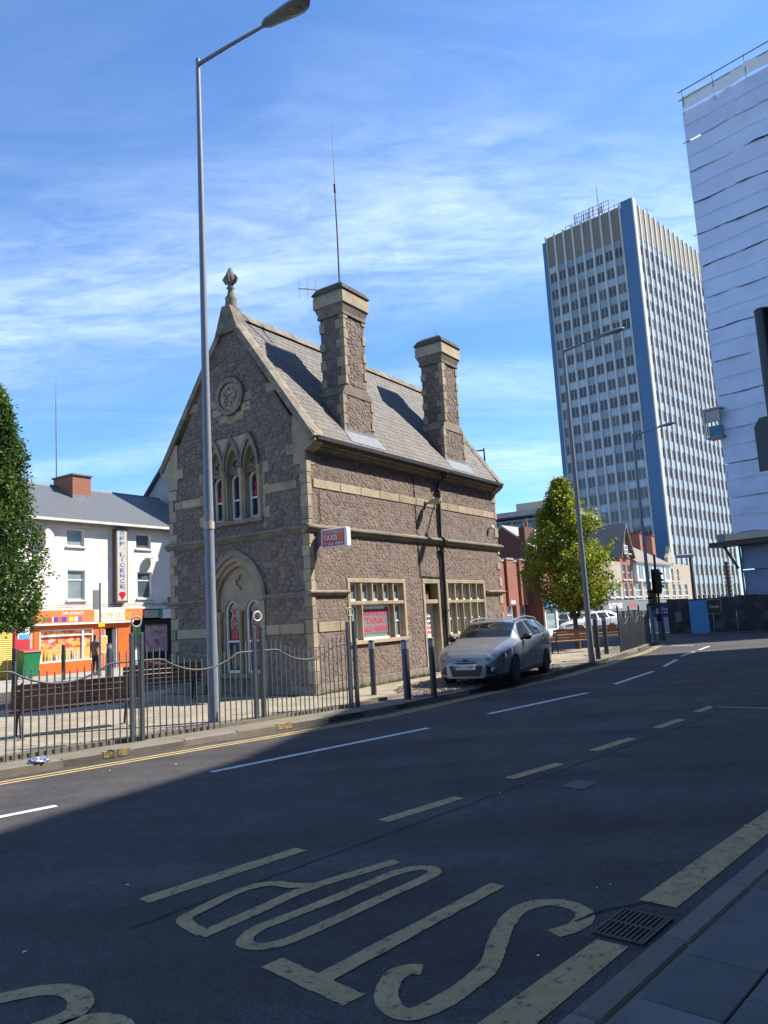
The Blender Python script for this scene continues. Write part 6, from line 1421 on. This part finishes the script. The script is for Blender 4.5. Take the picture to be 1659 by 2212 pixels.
# ---- crumpled foil bag on the kerb, yellow spray marks, weeds at the wall foot
M['foil'] = mat('blue_silver_foil', (0.55,0.58,0.66), (0.08,0.12,0.3), 22, .3, .3, 30, metal=.4, lo=.45, hi=.55)
bp_ = gp(84, 1648, K); bm = bmesh.new(); bmesh.ops.create_icosphere(bm, subdivisions=3, radius=.1)
for v_ in bm.verts:
    n_ = mnoise.noise(v_.co*23)*.035+mnoise.noise(v_.co*55)*.015; v_.co = Vector((v_.co.x*1.35, v_.co.y*.8, max(-.02, v_.co.z*.5)))*(1+n_*8)
me = bpy.data.meshes.new('foil_bag'); bm.to_mesh(me); bm.free(); me.materials.append(M['foil'])
tag(link('foil_bag', me, None, (bp_.x, bp_.y, K+.03), (0, 0, .6)), 'crumpled silver and blue foil bag lying on the kerb', 'litter')
M['spray'] = worn('yellow_spray_paint', (0.50,0.34,0.07), (0.40, 0.56), 11)
for px_, ln in ((250, .16), (262, .10), (302, .17), (640, .30)):
    t_ = gp(px_, 1626 if px_ < 400 else 1566, K); best = min(((Vector(a)+(Vector(b)-Vector(a))*f/60, (Vector(b)-Vector(a)).normalized()) for a, b in zip(KP, KP[1:]) for f in range(60)), key=lambda q: (q[0]-Vector((t_.x, t_.y))).length)
    c, d = best; n_ = Vector((-d.y, d.x)); c = c+d*rnd.uniform(-.02, .02)
    e0, e1 = c-d*ln/2, c+d*ln/2; P_ = lambda p, o_, z_: (p.x+n_.x*o_, p.y+n_.y*o_, z_)
    MB().add([P_(e0, -.006, K*.35), P_(e1, -.006, K*.25), P_(e1, -.006, K+.012), P_(e0, -.006, K+.012), P_(e1, .13, K+.012), P_(e0, .10, K+.012)], [(0,1,2,3),(3,2,4,5)]).build('spray_mark', M['spray'], pave)
M['weed'] = mat('weed_leaf', (0.09,0.13,0.03), (0.14,0.16,0.05), 10, .7)
wd_ = MB()
for k in range(900):
    s_ = rnd.choice((rnd.gauss(.7, .35), rnd.gauss(1.9, .5), rnd.gauss(3.7, .5), rnd.gauss(4.6, .3), rnd.gauss(6.6, .3))); t_ = -.07-abs(rnd.gauss(0, .09)); h = rnd.uniform(.03, .16)*math.exp(-abs(t_+.07)*4)
    a = rnd.uniform(0, 6.28); b = BF.w(s_, t_, K); d = Vector((math.cos(a), math.sin(a), 0)); w_ = rnd.uniform(.006, .016)
    wd_.add([tuple(b-d*w_), tuple(b+d*w_), tuple(b+Vector((d.y, -d.x, 0))*h*.5+Vector((0, 0, h)))], [(0,1,2)])
tag(wd_.build('weeds', M['weed']), 'small green weeds growing along the foot of the stone side wall', 'weeds', kind='stuff')
# ================================================================== TREES
def leaf_mat(name, c1, c2, c3):
    m = bpy.data.materials.new(name); m.use_nodes = True; t = m.node_tree; L = t.links.new; N = t.nodes.new; t.nodes.clear()
    out_ = N('ShaderNodeOutputMaterial'); g = N('ShaderNodeNewGeometry'); cr = N('ShaderNodeValToRGB')
    for i, (p, c) in enumerate(((0, c1), (.55, c2), (1.0, c3))):
        e = cr.color_ramp.elements[i] if i < 2 else cr.color_ramp.elements.new(p); e.position = p; e.color = (*c, 1)
    tcn = N('ShaderNodeTexCoord'); n = N('ShaderNodeTexNoise'); n.inputs['Scale'].default_value = .9; L(tcn.outputs['Object'], n.inputs['Vector'])
    a = N('ShaderNodeMath'); a.operation = 'MULTIPLY_ADD'; L(g.outputs['Random Per Island'], a.inputs[0]); a.inputs[1].default_value = .6
    s = N('ShaderNodeMath'); s.operation = 'MULTIPLY_ADD'; L(n.outputs[0], s.inputs[0]); s.inputs[1].default_value = 1.1; s.inputs[2].default_value = -.32; L(s.outputs[0], a.inputs[2])
    L(a.outputs[0], cr.inputs[0])
    d = N('ShaderNodeBsdfPrincipled'); d.inputs['Roughness'].default_value = .5; L(cr.outputs[0], d.inputs['Base Color'])
    tr = N('ShaderNodeBsdfTranslucent'); L(cr.outputs[0], tr.inputs['Color']); mx = N('ShaderNodeMixShader'); mx.inputs[0].default_value = .52
    L(d.outputs[0], mx.inputs[1]); L(tr.outputs[0], mx.inputs[2]); L(mx.outputs[0], out_.inputs[0]); return m
M['bark'] = mat('bark', (0.06,0.05,0.04), (0.1,0.085,0.07), 10, .9, .6, 30)
def tree(name, label, base, h0, h1, rad, n_sprays, leaf, lm, seed, trunk_r=.11, power=.8, lean=(0, 0), skew=(0, 0), gapt=-.2, upr=.9):
    """crown between h0 and h1; rad(u) = crown radius at relative height u"""
    rg = random.Random(seed); o = thing(name, label, 'tree', base)
    tr = MB(); tr.tube([(0, 0, -.05), (lean[0]*.3, lean[1]*.3, h0*.6), (lean[0]*.6, lean[1]*.6, h0+.3*(h1-h0)), (lean[0], lean[1], h0+.85*(h1-h0))], [trunk_r*1.3, trunk_r, trunk_r*.7, .02], 9)
    tr.build('trunk', M['bark'], o); lv = MB(); limbs = []
    nb_ = 16
    for k in range(nb_):
        u = (k+.5)/nb_; a = k*2.4+rg.uniform(-.4, .4); r_ = rad(u)*rg.uniform(.7, .98); z0 = h0*.8+(h1-h0)*u*.75
        e = Vector((r_*math.cos(a)+skew[0]*u, r_*math.sin(a)+skew[1]*u, z0+rg.uniform(.25, .6)*r_+.3)); c0 = Vector((lean[0]*u, lean[1]*u, z0))
        md = (c0+e)/2+Vector((0, 0, .12*r_)); MB().tube([c0, md, e], [trunk_r*.35*(1-u*.6), trunk_r*.2, .006], 5).build('limb', M['bark'], o); limbs.append((c0, e))
    clumps = []
    for k in range(n_sprays):
        u = rg.random(); a = rg.uniform(0, 6.283); rr = rad(u)*(1+.34*mnoise.noise((math.cos(a)*1.5+seed, math.sin(a)*1.5, u*6)))
        f = rg.random()**power*(1.0 if rg.random() > .10 else rg.uniform(1.0, 1.22)); c = Vector((rr*f*math.cos(a)+skew[0]*u, rr*f*math.sin(a)+skew[1]*u, h0+(h1-h0)*u))
        if mnoise.noise(c*1.25+Vector((seed*3, 0, 0))) < gapt: continue
        out_d = Vector((math.cos(a), math.sin(a), upr)).normalized(); nl = rg.randint(7, 11); ln = rg.uniform(.18, .4)
        for j in range(nl):
            p = c+out_d*(ln*j/nl)+Vector((rg.gauss(0, .06), rg.gauss(0, .06), rg.gauss(0, .06)))
            d = Vector((rg.gauss(0, 1), rg.gauss(0, 1), rg.gauss(-.1, .6))).normalized(); q = d.cross(Vector((rg.gauss(0, 1), rg.gauss(0, 1), rg.gauss(0, 1)))).normalized()
            s_ = leaf*rg.uniform(.7, 1.3); lv.add([p, p+d*s_*.5+q*s_*.32, p+d*s_, p+d*s_*.5-q*s_*.32], [(0,1,2,3)])
    me = bpy.data.meshes.new('crown'); me.from_pydata(lv.v, [], lv.f); me.materials.append(lm); me.update()
    link('crown', me, o); return o
lmA = leaf_mat('hornbeam_leaf', (0.025,0.055,0.014), (0.06,0.125,0.022), (0.18,0.24,0.035))
lmB = leaf_mat('street_tree_leaf', (0.07,0.11,0.014), (0.21,0.27,0.025), (0.50,0.48,0.05))
def rA(u): return 1.62*max(.04, (1-u)**.62)*(.78+.5*min(u*3, .45))
ta = gp(-22, 1506, K); tree('columnar_tree', 'dense columnar dark green tree before the white terrace', ta, 1.9, at_y(8, 858, ta.y).z, rA, 7200, .105, lmA, 3, .13, .5, gapt=-.20, upr=2.2)
def rB(u): return interp_lin([(0,.7),(.06,1.35),(.16,1.72),(.32,1.78),(.50,1.6),(.66,1.2),(.80,.7),(.92,.28),(1,.05)], u)
def interp_lin(tab, x):
    for (x0, y0), (x1, y1) in zip(tab, tab[1:]):
        if x <= x1: return y0+(y1-y0)*(x-x0)/(x1-x0)
    return tab[-1][1]
tb = gp(1250, 1402, K); tree('street_tree', 'leafy yellow green street tree above the brown benches', tb, at_y(1250, 1338, tb.y).z+.25, at_y(1234, 1048, tb.y).z, rB, 5600, .12, lmB, 5, .10, .6, (-.1, 0), (-.2, 0), -.13, .8)
# ================================================================== CARS
def interp(tab, x):
    for (x0, y0), (x1, y1) in zip(tab, tab[1:]):
        if x <= x1: t = (x-x0)/(x1-x0) if x1 > x0 else 0; t = max(0, min(1, t)); t = t*t*(3-2*t)*.5+t*.5; return y0+(y1-y0)*t
    return tab[-1][1]
ZC = [(-.06,.47),(-.03,.53),(0,.58),(.04,.66),(.12,.73),(.35,.84),(.8,.945),(1.12,1.01),(1.26,1.05),(1.6,1.25),(2.0,1.425),(2.3,1.475),(2.9,1.50),(3.6,1.465),(4.05,1.41),(4.25,1.36),(4.42,1.15),(4.52,.95),(4.56,.75)]
ZB = [(-.06,.42),(0,.50),(.1,.60),(.35,.74),(.8,.855),(1.2,.92),(2.0,.965),(3.0,1.02),(3.8,1.07),(4.25,1.08),(4.45,.98),(4.56,.70)]
WB = [(-.06,.26),(-.035,.38),(0,.51),(.06,.62),(.16,.72),(.4,.82),(.8,.885),(1.4,.90),(2.4,.905),(3.4,.90),(4.0,.88),(4.35,.82),(4.5,.74),(4.56,.66)]
WR = [(-.06,.2),(0,.40),(.3,.58),(.9,.66),(1.26,.70),(1.6,.68),(2.0,.63),(2.6,.62),(3.6,.60),(4.1,.58),(4.25,.56),(4.4,.60),(4.56,.58)]
def car_body(paint, glass, trim):
    xs_ = [-.06, -.05, -.04, -.03, -.02, -.01, 0, .01, .02, .035]+[.05+i*.025 for i in range(180)]; xs_ = [x for x in xs_ if x < 4.55]+[4.56]
    nv = 42; rows_ = []; mb = MB(); AX = (.93, 3.58); RW_ = .345
    for x in xs_:
        zc, zb, wb, wr = interp(ZC, x), interp(ZB, x), interp(WB, x), interp(WR, x); zb = min(zb, zc-.03); row = []
        for j in range(nv):
            v = j/(nv-1)
            if v <= .28: t = v/.28; y = wr*t; z_ = zc-(zc-(zb+(zc-zb)*.90))*(t**2.6)
            elif v <= .58: t = (v-.28)/.30; z1 = zb+(zc-zb)*.90; y = wr+(wb-wr)*(t**1.12); z_ = z1+(zb-z1)*t
            else: t = (v-.58)/.42; y = wb*(1+.018*math.sin(math.pi*min(1, t*1.6)) if t < .62 else 1-.05*(t-.62)); z_ = zb+(.20-zb)*t
            row.append(Vector((x, y, z_)))
        rows_.append(row)
    fsd = []
    def side_glass(c):
        if not 1.52 < c.x < 4.12: return False
        zb, zc = interp(ZB, c.x)+.025, interp(ZC, c.x)-.075
        if not zb < c.z < zc: return False
        if c.x < 2.0 and c.z > zb+(c.x-1.5)*.78: return False
        if c.x > 3.75 and c.z > zc-(c.x-3.75)*.65: return False
        if c.x > 3.9 and c.z < zb+(c.x-3.9)*.7: return False
        return not (abs(c.x-2.55+.06*(c.z-1)) < .035 or abs(c.x-3.42+.1*(c.z-1)) < .035)
    for s_ in (1, -1):
        b = len(mb.v); mb.v += [(p.x, p.y*s_, p.z) for r_ in rows_ for p in r_]
        for i in range(len(rows_)-1):
            for j in range(nv-1):
                q = [rows_[i][j], rows_[i+1][j], rows_[i+1][j+1], rows_[i][j+1]]; c = sum(q, Vector())/4; v = (j+.5)/(nv-1)
                if v > .58 and any(math.hypot(c.x-a, c.z-.325) < RW_ for a in AX): continue
                mi = 0
                hl = .03 < c.x < .80 and abs(c.y) > .44+.15*c.x and .53+.30*c.x < c.z < min(.70+.19*c.x, .60+.5*c.x+.06)
                ik = -.005 < c.x < .16 and v > .55 and .26 < c.z < .47-c.x*1.2
                sh_l = v > .58 and (abs(c.x-1.50) < .014 or abs(c.x-2.56) < .014 or abs(c.x-3.45) < .014) and c.z > .3
                if hl: mi = 3
                elif ik or sh_l: mi = 2
                elif v < .28*.96 and 1.30 < c.x < 1.97: mi = 1
                elif .30 < v < .585 and side_glass(c): mi = 1
                elif v < .25 and 4.27 < c.x < 4.44: mi = 1
                elif v > .955 : mi = 2
                f_ = (b+i*nv+j, b+(i+1)*nv+j, b+(i+1)*nv+j+1, b+i*nv+j+1); mb.f.append(f_); mb.m.append(mi); mb.sm.append(True)
        for i, sgn in ((0, 1), (len(rows_)-1, -1)):
            fr_ = [(p.x, p.y*s_, p.z) for p in rows_[i]]; k = len(mb.v); mb.v += fr_+[(fr_[0][0], 0, .20)]
            mb.f.append(tuple(range(k, k+nv+1))); mb.m.append(0); mb.sm.append(False)
    me = bpy.data.meshes.new('body'); me.from_pydata(mb.v, [], mb.f)
    for m in (paint, glass, trim, M['headlamp']): me.materials.append(m)
    me.polygons.foreach_set('material_index', mb.m); me.polygons.foreach_set('use_smooth', mb.sm)
    bm = bmesh.new(); bm.from_mesh(me); bmesh.ops.remove_doubles(bm, verts=bm.verts, dist=.0008); bmesh.ops.recalc_face_normals(bm, faces=bm.faces); bm.to_mesh(me); bm.free(); return me
M['tyre'] = mat('tyre', (0.012,0.012,0.013), (0.02,0.02,0.02), 20, .8); M['alloy'] = mat('alloy', (0.35,0.36,0.38), None, rough=.35, metal=.7)
M['carglass'] = mat('car_glass', (0.008,0.012,0.013), (0.02,0.026,0.022), 1.5, .03, spec=.6)
M['headlamp'] = mat('headlamp_glass', (0.04,0.045,0.055), (0.30,0.31,0.33), 7, .08, spec=.9)
M['trimblack'] = mat('car_trim', (0.012,0.012,0.014), None, rough=.45)
def wheel_meshes():
    t = MB(); t.lathe([(.20, -.09), (.29, -.10), (.318, -.075), (.32, 0), (.318, .075), (.29, .10), (.20, .09)], 0, 0, 28, axis='y')
    r_ = MB(); r_.lathe([(.205, -.092), (.205, -.05), (.19, -.04), (.18, .0), (.0, .0)], 0, 0, 28, axis='y')
    sp = MB()
    for k in range(5):
        a = 2*math.pi*k/5
        for da in (-.16, .16):
            c, s_ = math.cos(a+da), math.sin(a+da); c0, s0 = math.cos(a), math.sin(a); px, pz = -s_*.018, c*.018
            sp.add([(c0*.04+px, -.07, s0*.04+pz), (c0*.04-px, -.07, s0*.04-pz), (c*.197-px, -.078, s_*.197-pz), (c*.197+px, -.078, s_*.197+pz), (c0*.04+px, -.03, s0*.04+pz), (c0*.04-px, -.03, s0*.04-pz), (c*.197-px, -.04, s_*.197-pz), (c*.197+px, -.04, s_*.197+pz)], [(0,1,2,3),(4,7,6,5),(0,4,5,1),(1,5,6,2),(2,6,7,3),(3,7,4,0)])
    sp.lathe([(.06, -.085), (.06, -.03)], 0, 0, 12, axis='y'); return t.mesh('tyre', M['tyre']), r_.mesh('rim', M['tyre']), sp.mesh('spokes', M['alloy'])
WT, WRM, WSP = wheel_meshes()
def side_pt(x, z_):                        # half width of the body side at (x, z)
    zb, wb = interp(ZB, x), interp(WB, x); t = (zb-z_)/(zb-.20)
    return wb*(1+.018*math.sin(math.pi*min(1, t*1.6)) if t < .62 else 1-.05*(t-.62))
def make_car(label, loc, rz, paint, plate_txt='', taxi=False, name='parked_car', cat='car', grp=None):
    o = thing(name, label, cat, loc, rz, grp); link('body', car_body(paint, M['carglass'], M['trimblack']), o)
    boxpart('underbody', M['trimblack'], o, .25, 4.4, -.74, .74, .17, .55)
    for ax in (.93, 3.58):
        for s_ in (1, -1):
            wv = thing_part('wheel'); wv.parent = o; wv.location = (ax, s_*.80, .32); wv.rotation_euler = (0, 0, 0 if s_ < 0 else math.pi)
            for nm, me in (('tyre', WT), ('rim', WRM), ('spokes', WSP)): link(nm, me, wv)
    def patch(nm, pts, m, lift=.008, thick=.02):
        """quad strip laid on the nose: pts as (x, y, z)"""
        n = len(pts); vs = [Vector(p) for p in pts]; c = sum(vs, Vector())/n; out_ = Vector((-.8, .5 if c.y > 0 else -.5, .25)).normalized() if abs(c.y) > .3 else Vector((-1, 0, .1)).normalized()
        a = [v_+out_*lift for v_ in vs]; b = [v_-out_*thick for v_ in vs]
        return MB().add(a+b, [tuple(range(n)), tuple(reversed(range(n, 2*n)))]+[(i, n+i, n+(i+1) % n, (i+1) % n) for i in range(n)]).build(nm, m, o)
    for s_ in (1, -1):
        0 and patch('headlight', [(.09, s_*.52, .675), (.08, s_*.56, .575), (.22, s_*.74, .575), (.52, s_*.84, .68), (.68, s_*.85, .785), (.38, s_*.73, .795)], M['headlamp'], .022, .05)
        MB().lathe([(.075, -.02), (.06, .02), (.0, .03)], 0, 0, 14, axis='x').build('fog_lamp', M['headlamp'], o, (.075, s_*.64, .37), (0, 0, R(180+s_*-38)))
        0 and patch('side_intake', [(.0, s_*.47, .49), (.10, s_*.685, .285), (.0, s_*.45, .26)], M['trimblack'], .006)
        MB().tube([(1.72, s_*.86, 1.0), (1.70, s_*.97, 1.02)], .025, 6).build('mirror_stalk', M['trimblack'], o)
        MB().lathe([(.02, -.10), (.075, -.06), (.085, .04), (.06, .10), (.0, .11)], 0, 0, 10, axis='y').build('mirror', M['trimblack'] if s_ > 0 else M['trimblack'], o, (1.70, s_*1.0, 1.04))
        MB().tube([(1.98, s_*.60, 1.44), (2.3, s_*.60, 1.505), (3.0, s_*.585, 1.525), (3.7, s_*.57, 1.485), (4.0, s_*.56, 1.43)], .018, 7).build('roof_rail', M['alloy'], o)
        for xh in (2.42, 3.3): boxpart('door_handle', paint, o, xh-.1, xh+.1, s_*(side_pt(xh, .9)+.006)-.014, s_*(side_pt(xh, .9)+.006)+.014, .885, .915, bev=.006)
        patch('tail_lamp', [(4.40, s_*.76, 1.02), (4.50, s_*.70, .98), (4.53, s_*.70, .80), (4.42, s_*.80, .78)], M['redlet'], .02)
    MB().add([(-.045, -.12, .525), (-.02, -.36, .525), (-.02, .36, .525), (-.045, .12, .525), (-.012, -.12, .585), (.02, -.36, .59), (.02, .36, .59), (-.012, .12, .585)], [(0,3,7,4),(1,0,4,5),(3,2,6,7)]).build('upper_grille', M['trimblack'], o); MB().tube([(.0, -.36, .555), (-.036, -.12, .555), (-.036, .12, .555), (.0, .36, .555)], .009, 6).build('grille_bar', M['alloy'], o)
    MB().prism([(-.40, .475), (.40, .475), (.33, .225), (-.33, .225)], 'x', -.066, .0).build('lower_grille', M['trimblack'], o)
    boxpart('bumper_lip', paint, o, -.07, .06, -.46, .46, .19, .235, bev=.01)
    MB().lathe([(.065, -.018), (.06, -.026), (.0, -.028)], 0, 0, 16, axis='x').build('badge', mat('badge_blue', (0.03,0.07,0.2), None, rough=.3) , o, (-.015, 0, .60)).scale = (1, 1.25, .55)
    if plate_txt:
        boxpart('number_plate', M['white'], o, -.078, -.066, -.26, .26, .385, .495, bev=.002); text(plate_txt, M['blackplastic'], o, (-.080, 0, .44), (0,-1,0), (0,0,1), w=.40, h=.075)
        boxpart('plate_band', M['bluelet'], o, -.0795, -.0775, .215, .255, .387, .493)
    if taxi:
        gl_ = mat('door_lettering', (0.24,0.26,0.31), None, rough=.5)
        for i, tx in enumerate(('HIGHFIELDS', '262 4004')):
            y = side_pt(2.6, .66-.22*i)+.016; text(tx, gl_, o, (2.62, y, .68-.22*i), (-1,0,0), (0,0,1), w=1.15, h=.13, bold=.01); text(tx, gl_, o, (2.62, -y, .68-.22*i), (1,0,0), (0,0,1), w=1.15, h=.13, bold=.01)
    return o
M['silver'] = mat('silver_paint', (0.235,0.245,0.27), None, rough=.34, metal=.55, coat=.55); M['whitecar'] = mat('white_car_paint', (0.75,0.76,0.78), None, rough=.3, coat=.6); M['darkcar'] = mat('dark_car_paint', (0.03,0.035,0.04), None, rough=.3, coat=.6)
wFR, wFL = gp(1107.6, 1474.5, K), gp(975, 1477.5, K); ch_a = 27.0
ua = Vector((math.sin(R(ch_a)), math.cos(R(ch_a)), 0)); fr_ax = (wFR+wFL)/2
CR = make_car('silver estate taxi parked on the setts beside the stone office', (fr_ax.x-ua.x*.93, fr_ax.y-ua.y*.93, K+.012), R(90-ch_a), M['silver'], 'FH12 HFP', True)
p_ = gp(1311, 1370, 0); make_car('white car crossing behind the benches', (p_.x-2.3, p_.y+3.0, 0), R(20), M['whitecar'], name='passing_car', grp='cars behind the island'); p_ = gp(1375, 1366, 0); make_car('dark car standing behind the far railing', (p_.x-1.5, p_.y+5.0, 0), R(200), M['darkcar'], name='passing_car', grp='cars behind the island')
# ================================================================== PERSON in front of the shop
def person(label, loc, rz, coat, legs, hair, H_=1.72):
    o = thing('person', label, 'person', loc, rz); k = H_/1.75
    J = {'pel': (0,0,.93), 'waist': (0,.0,1.08), 'chest': (0,.01,1.30), 'neck': (0,.02,1.47), 'hd1': (0,.0,1.57), 'hd2': (0,-.01,1.66), 'hd3': (0,.0,1.73),
         'lh': (-.09,0,.90), 'lk': (-.11,-.03,.50), 'la': (-.12,.03,.09), 'lt': (-.14,-.13,.035), 'rh': (.09,0,.90), 'rk': (.10,-.01,.50), 'ra': (.11,.03,.09), 'rt': (.13,-.13,.035),
         'ls': (-.19,.01,1.40), 'le': (-.30,.0,1.14), 'lw': (-.42,-.14,.98), 'lf': (-.47,-.20,.95), 'rs': (.19,.01,1.40), 're': (.25,.02,1.13), 'rw': (.23,-.12,.92), 'rf': (.22,-.16,.85)}
    Rd = {'pel': .15, 'waist': .135, 'chest': .155, 'neck': .06, 'hd1': .075, 'hd2': .095, 'hd3': .07, 'lh': .095, 'lk': .065, 'la': .045, 'lt': .035, 'rh': .095, 'rk': .065, 'ra': .045, 'rt': .035, 'ls': .075, 'le': .05, 'lw': .035, 'lf': .03, 'rs': .075, 're': .05, 'rw': .035, 'rf': .03}
    E_ = [('pel','waist'),('waist','chest'),('chest','neck'),('neck','hd1'),('hd1','hd2'),('hd2','hd3'),('pel','lh'),('lh','lk'),('lk','la'),('la','lt'),('pel','rh'),('rh','rk'),('rk','ra'),('ra','rt'),('chest','ls'),('ls','le'),('le','lw'),('lw','lf'),('chest','rs'),('rs','re'),('re','rw'),('rw','rf')]
    nm = list(J); me = bpy.data.meshes.new('body'); me.from_pydata([Vector(J[n])*k for n in nm], [(nm.index(a), nm.index(b)) for a, b in E_], [])
    ob = link('tmp', me); ob.modifiers.new('s', 'SKIN'); sub = ob.modifiers.new('d', 'SUBSURF'); sub.levels = 2; sub.render_levels = 2
    for i, n in enumerate(nm): me.skin_vertices[0].data[i].radius = (Rd[n]*k, Rd[n]*k*(.72 if n in ('pel','waist','chest') else 1)); me.skin_vertices[0].data[i].use_root = n == 'pel'
    dg = bpy.context.evaluated_depsgraph_get(); bd = bpy.data.meshes.new_from_object(ob.evaluated_get(dg)); bpy.data.objects.remove(ob)
    sk = mat('skin', (0.42,0.25,0.18), None, rough=.6); bd.materials.clear()
    for m in (coat, legs, sk, hair, M['blackplastic']): bd.materials.append(m)
    for p in bd.polygons:
        c = p.center/k; p.use_smooth = True; hand = (c.x < -.40 and c.z < 1.0) or (c.x > .17 and c.z < .93 and c.y < -.1)
        p.material_index = 2 if hand else 4 if c.z < .075 else 1 if c.z < .88 else 0 if c.z < 1.47 else (3 if (c.z > 1.68 or c.y > .02) else 2)
    link('body', bd, o); return o
pp = gp(206, 1461, K); person('person in a brown jacket and dark trousers standing at the sign post', pp, R(150), mat('brown_jacket', (0.16,0.10,0.085), (0.12,0.075,0.065), 9, .85), mat('dark_trousers', (0.02,0.02,0.025), None, rough=.85), mat('dark_hair', (0.015,0.01,0.012), None, rough=.7), 1.74)
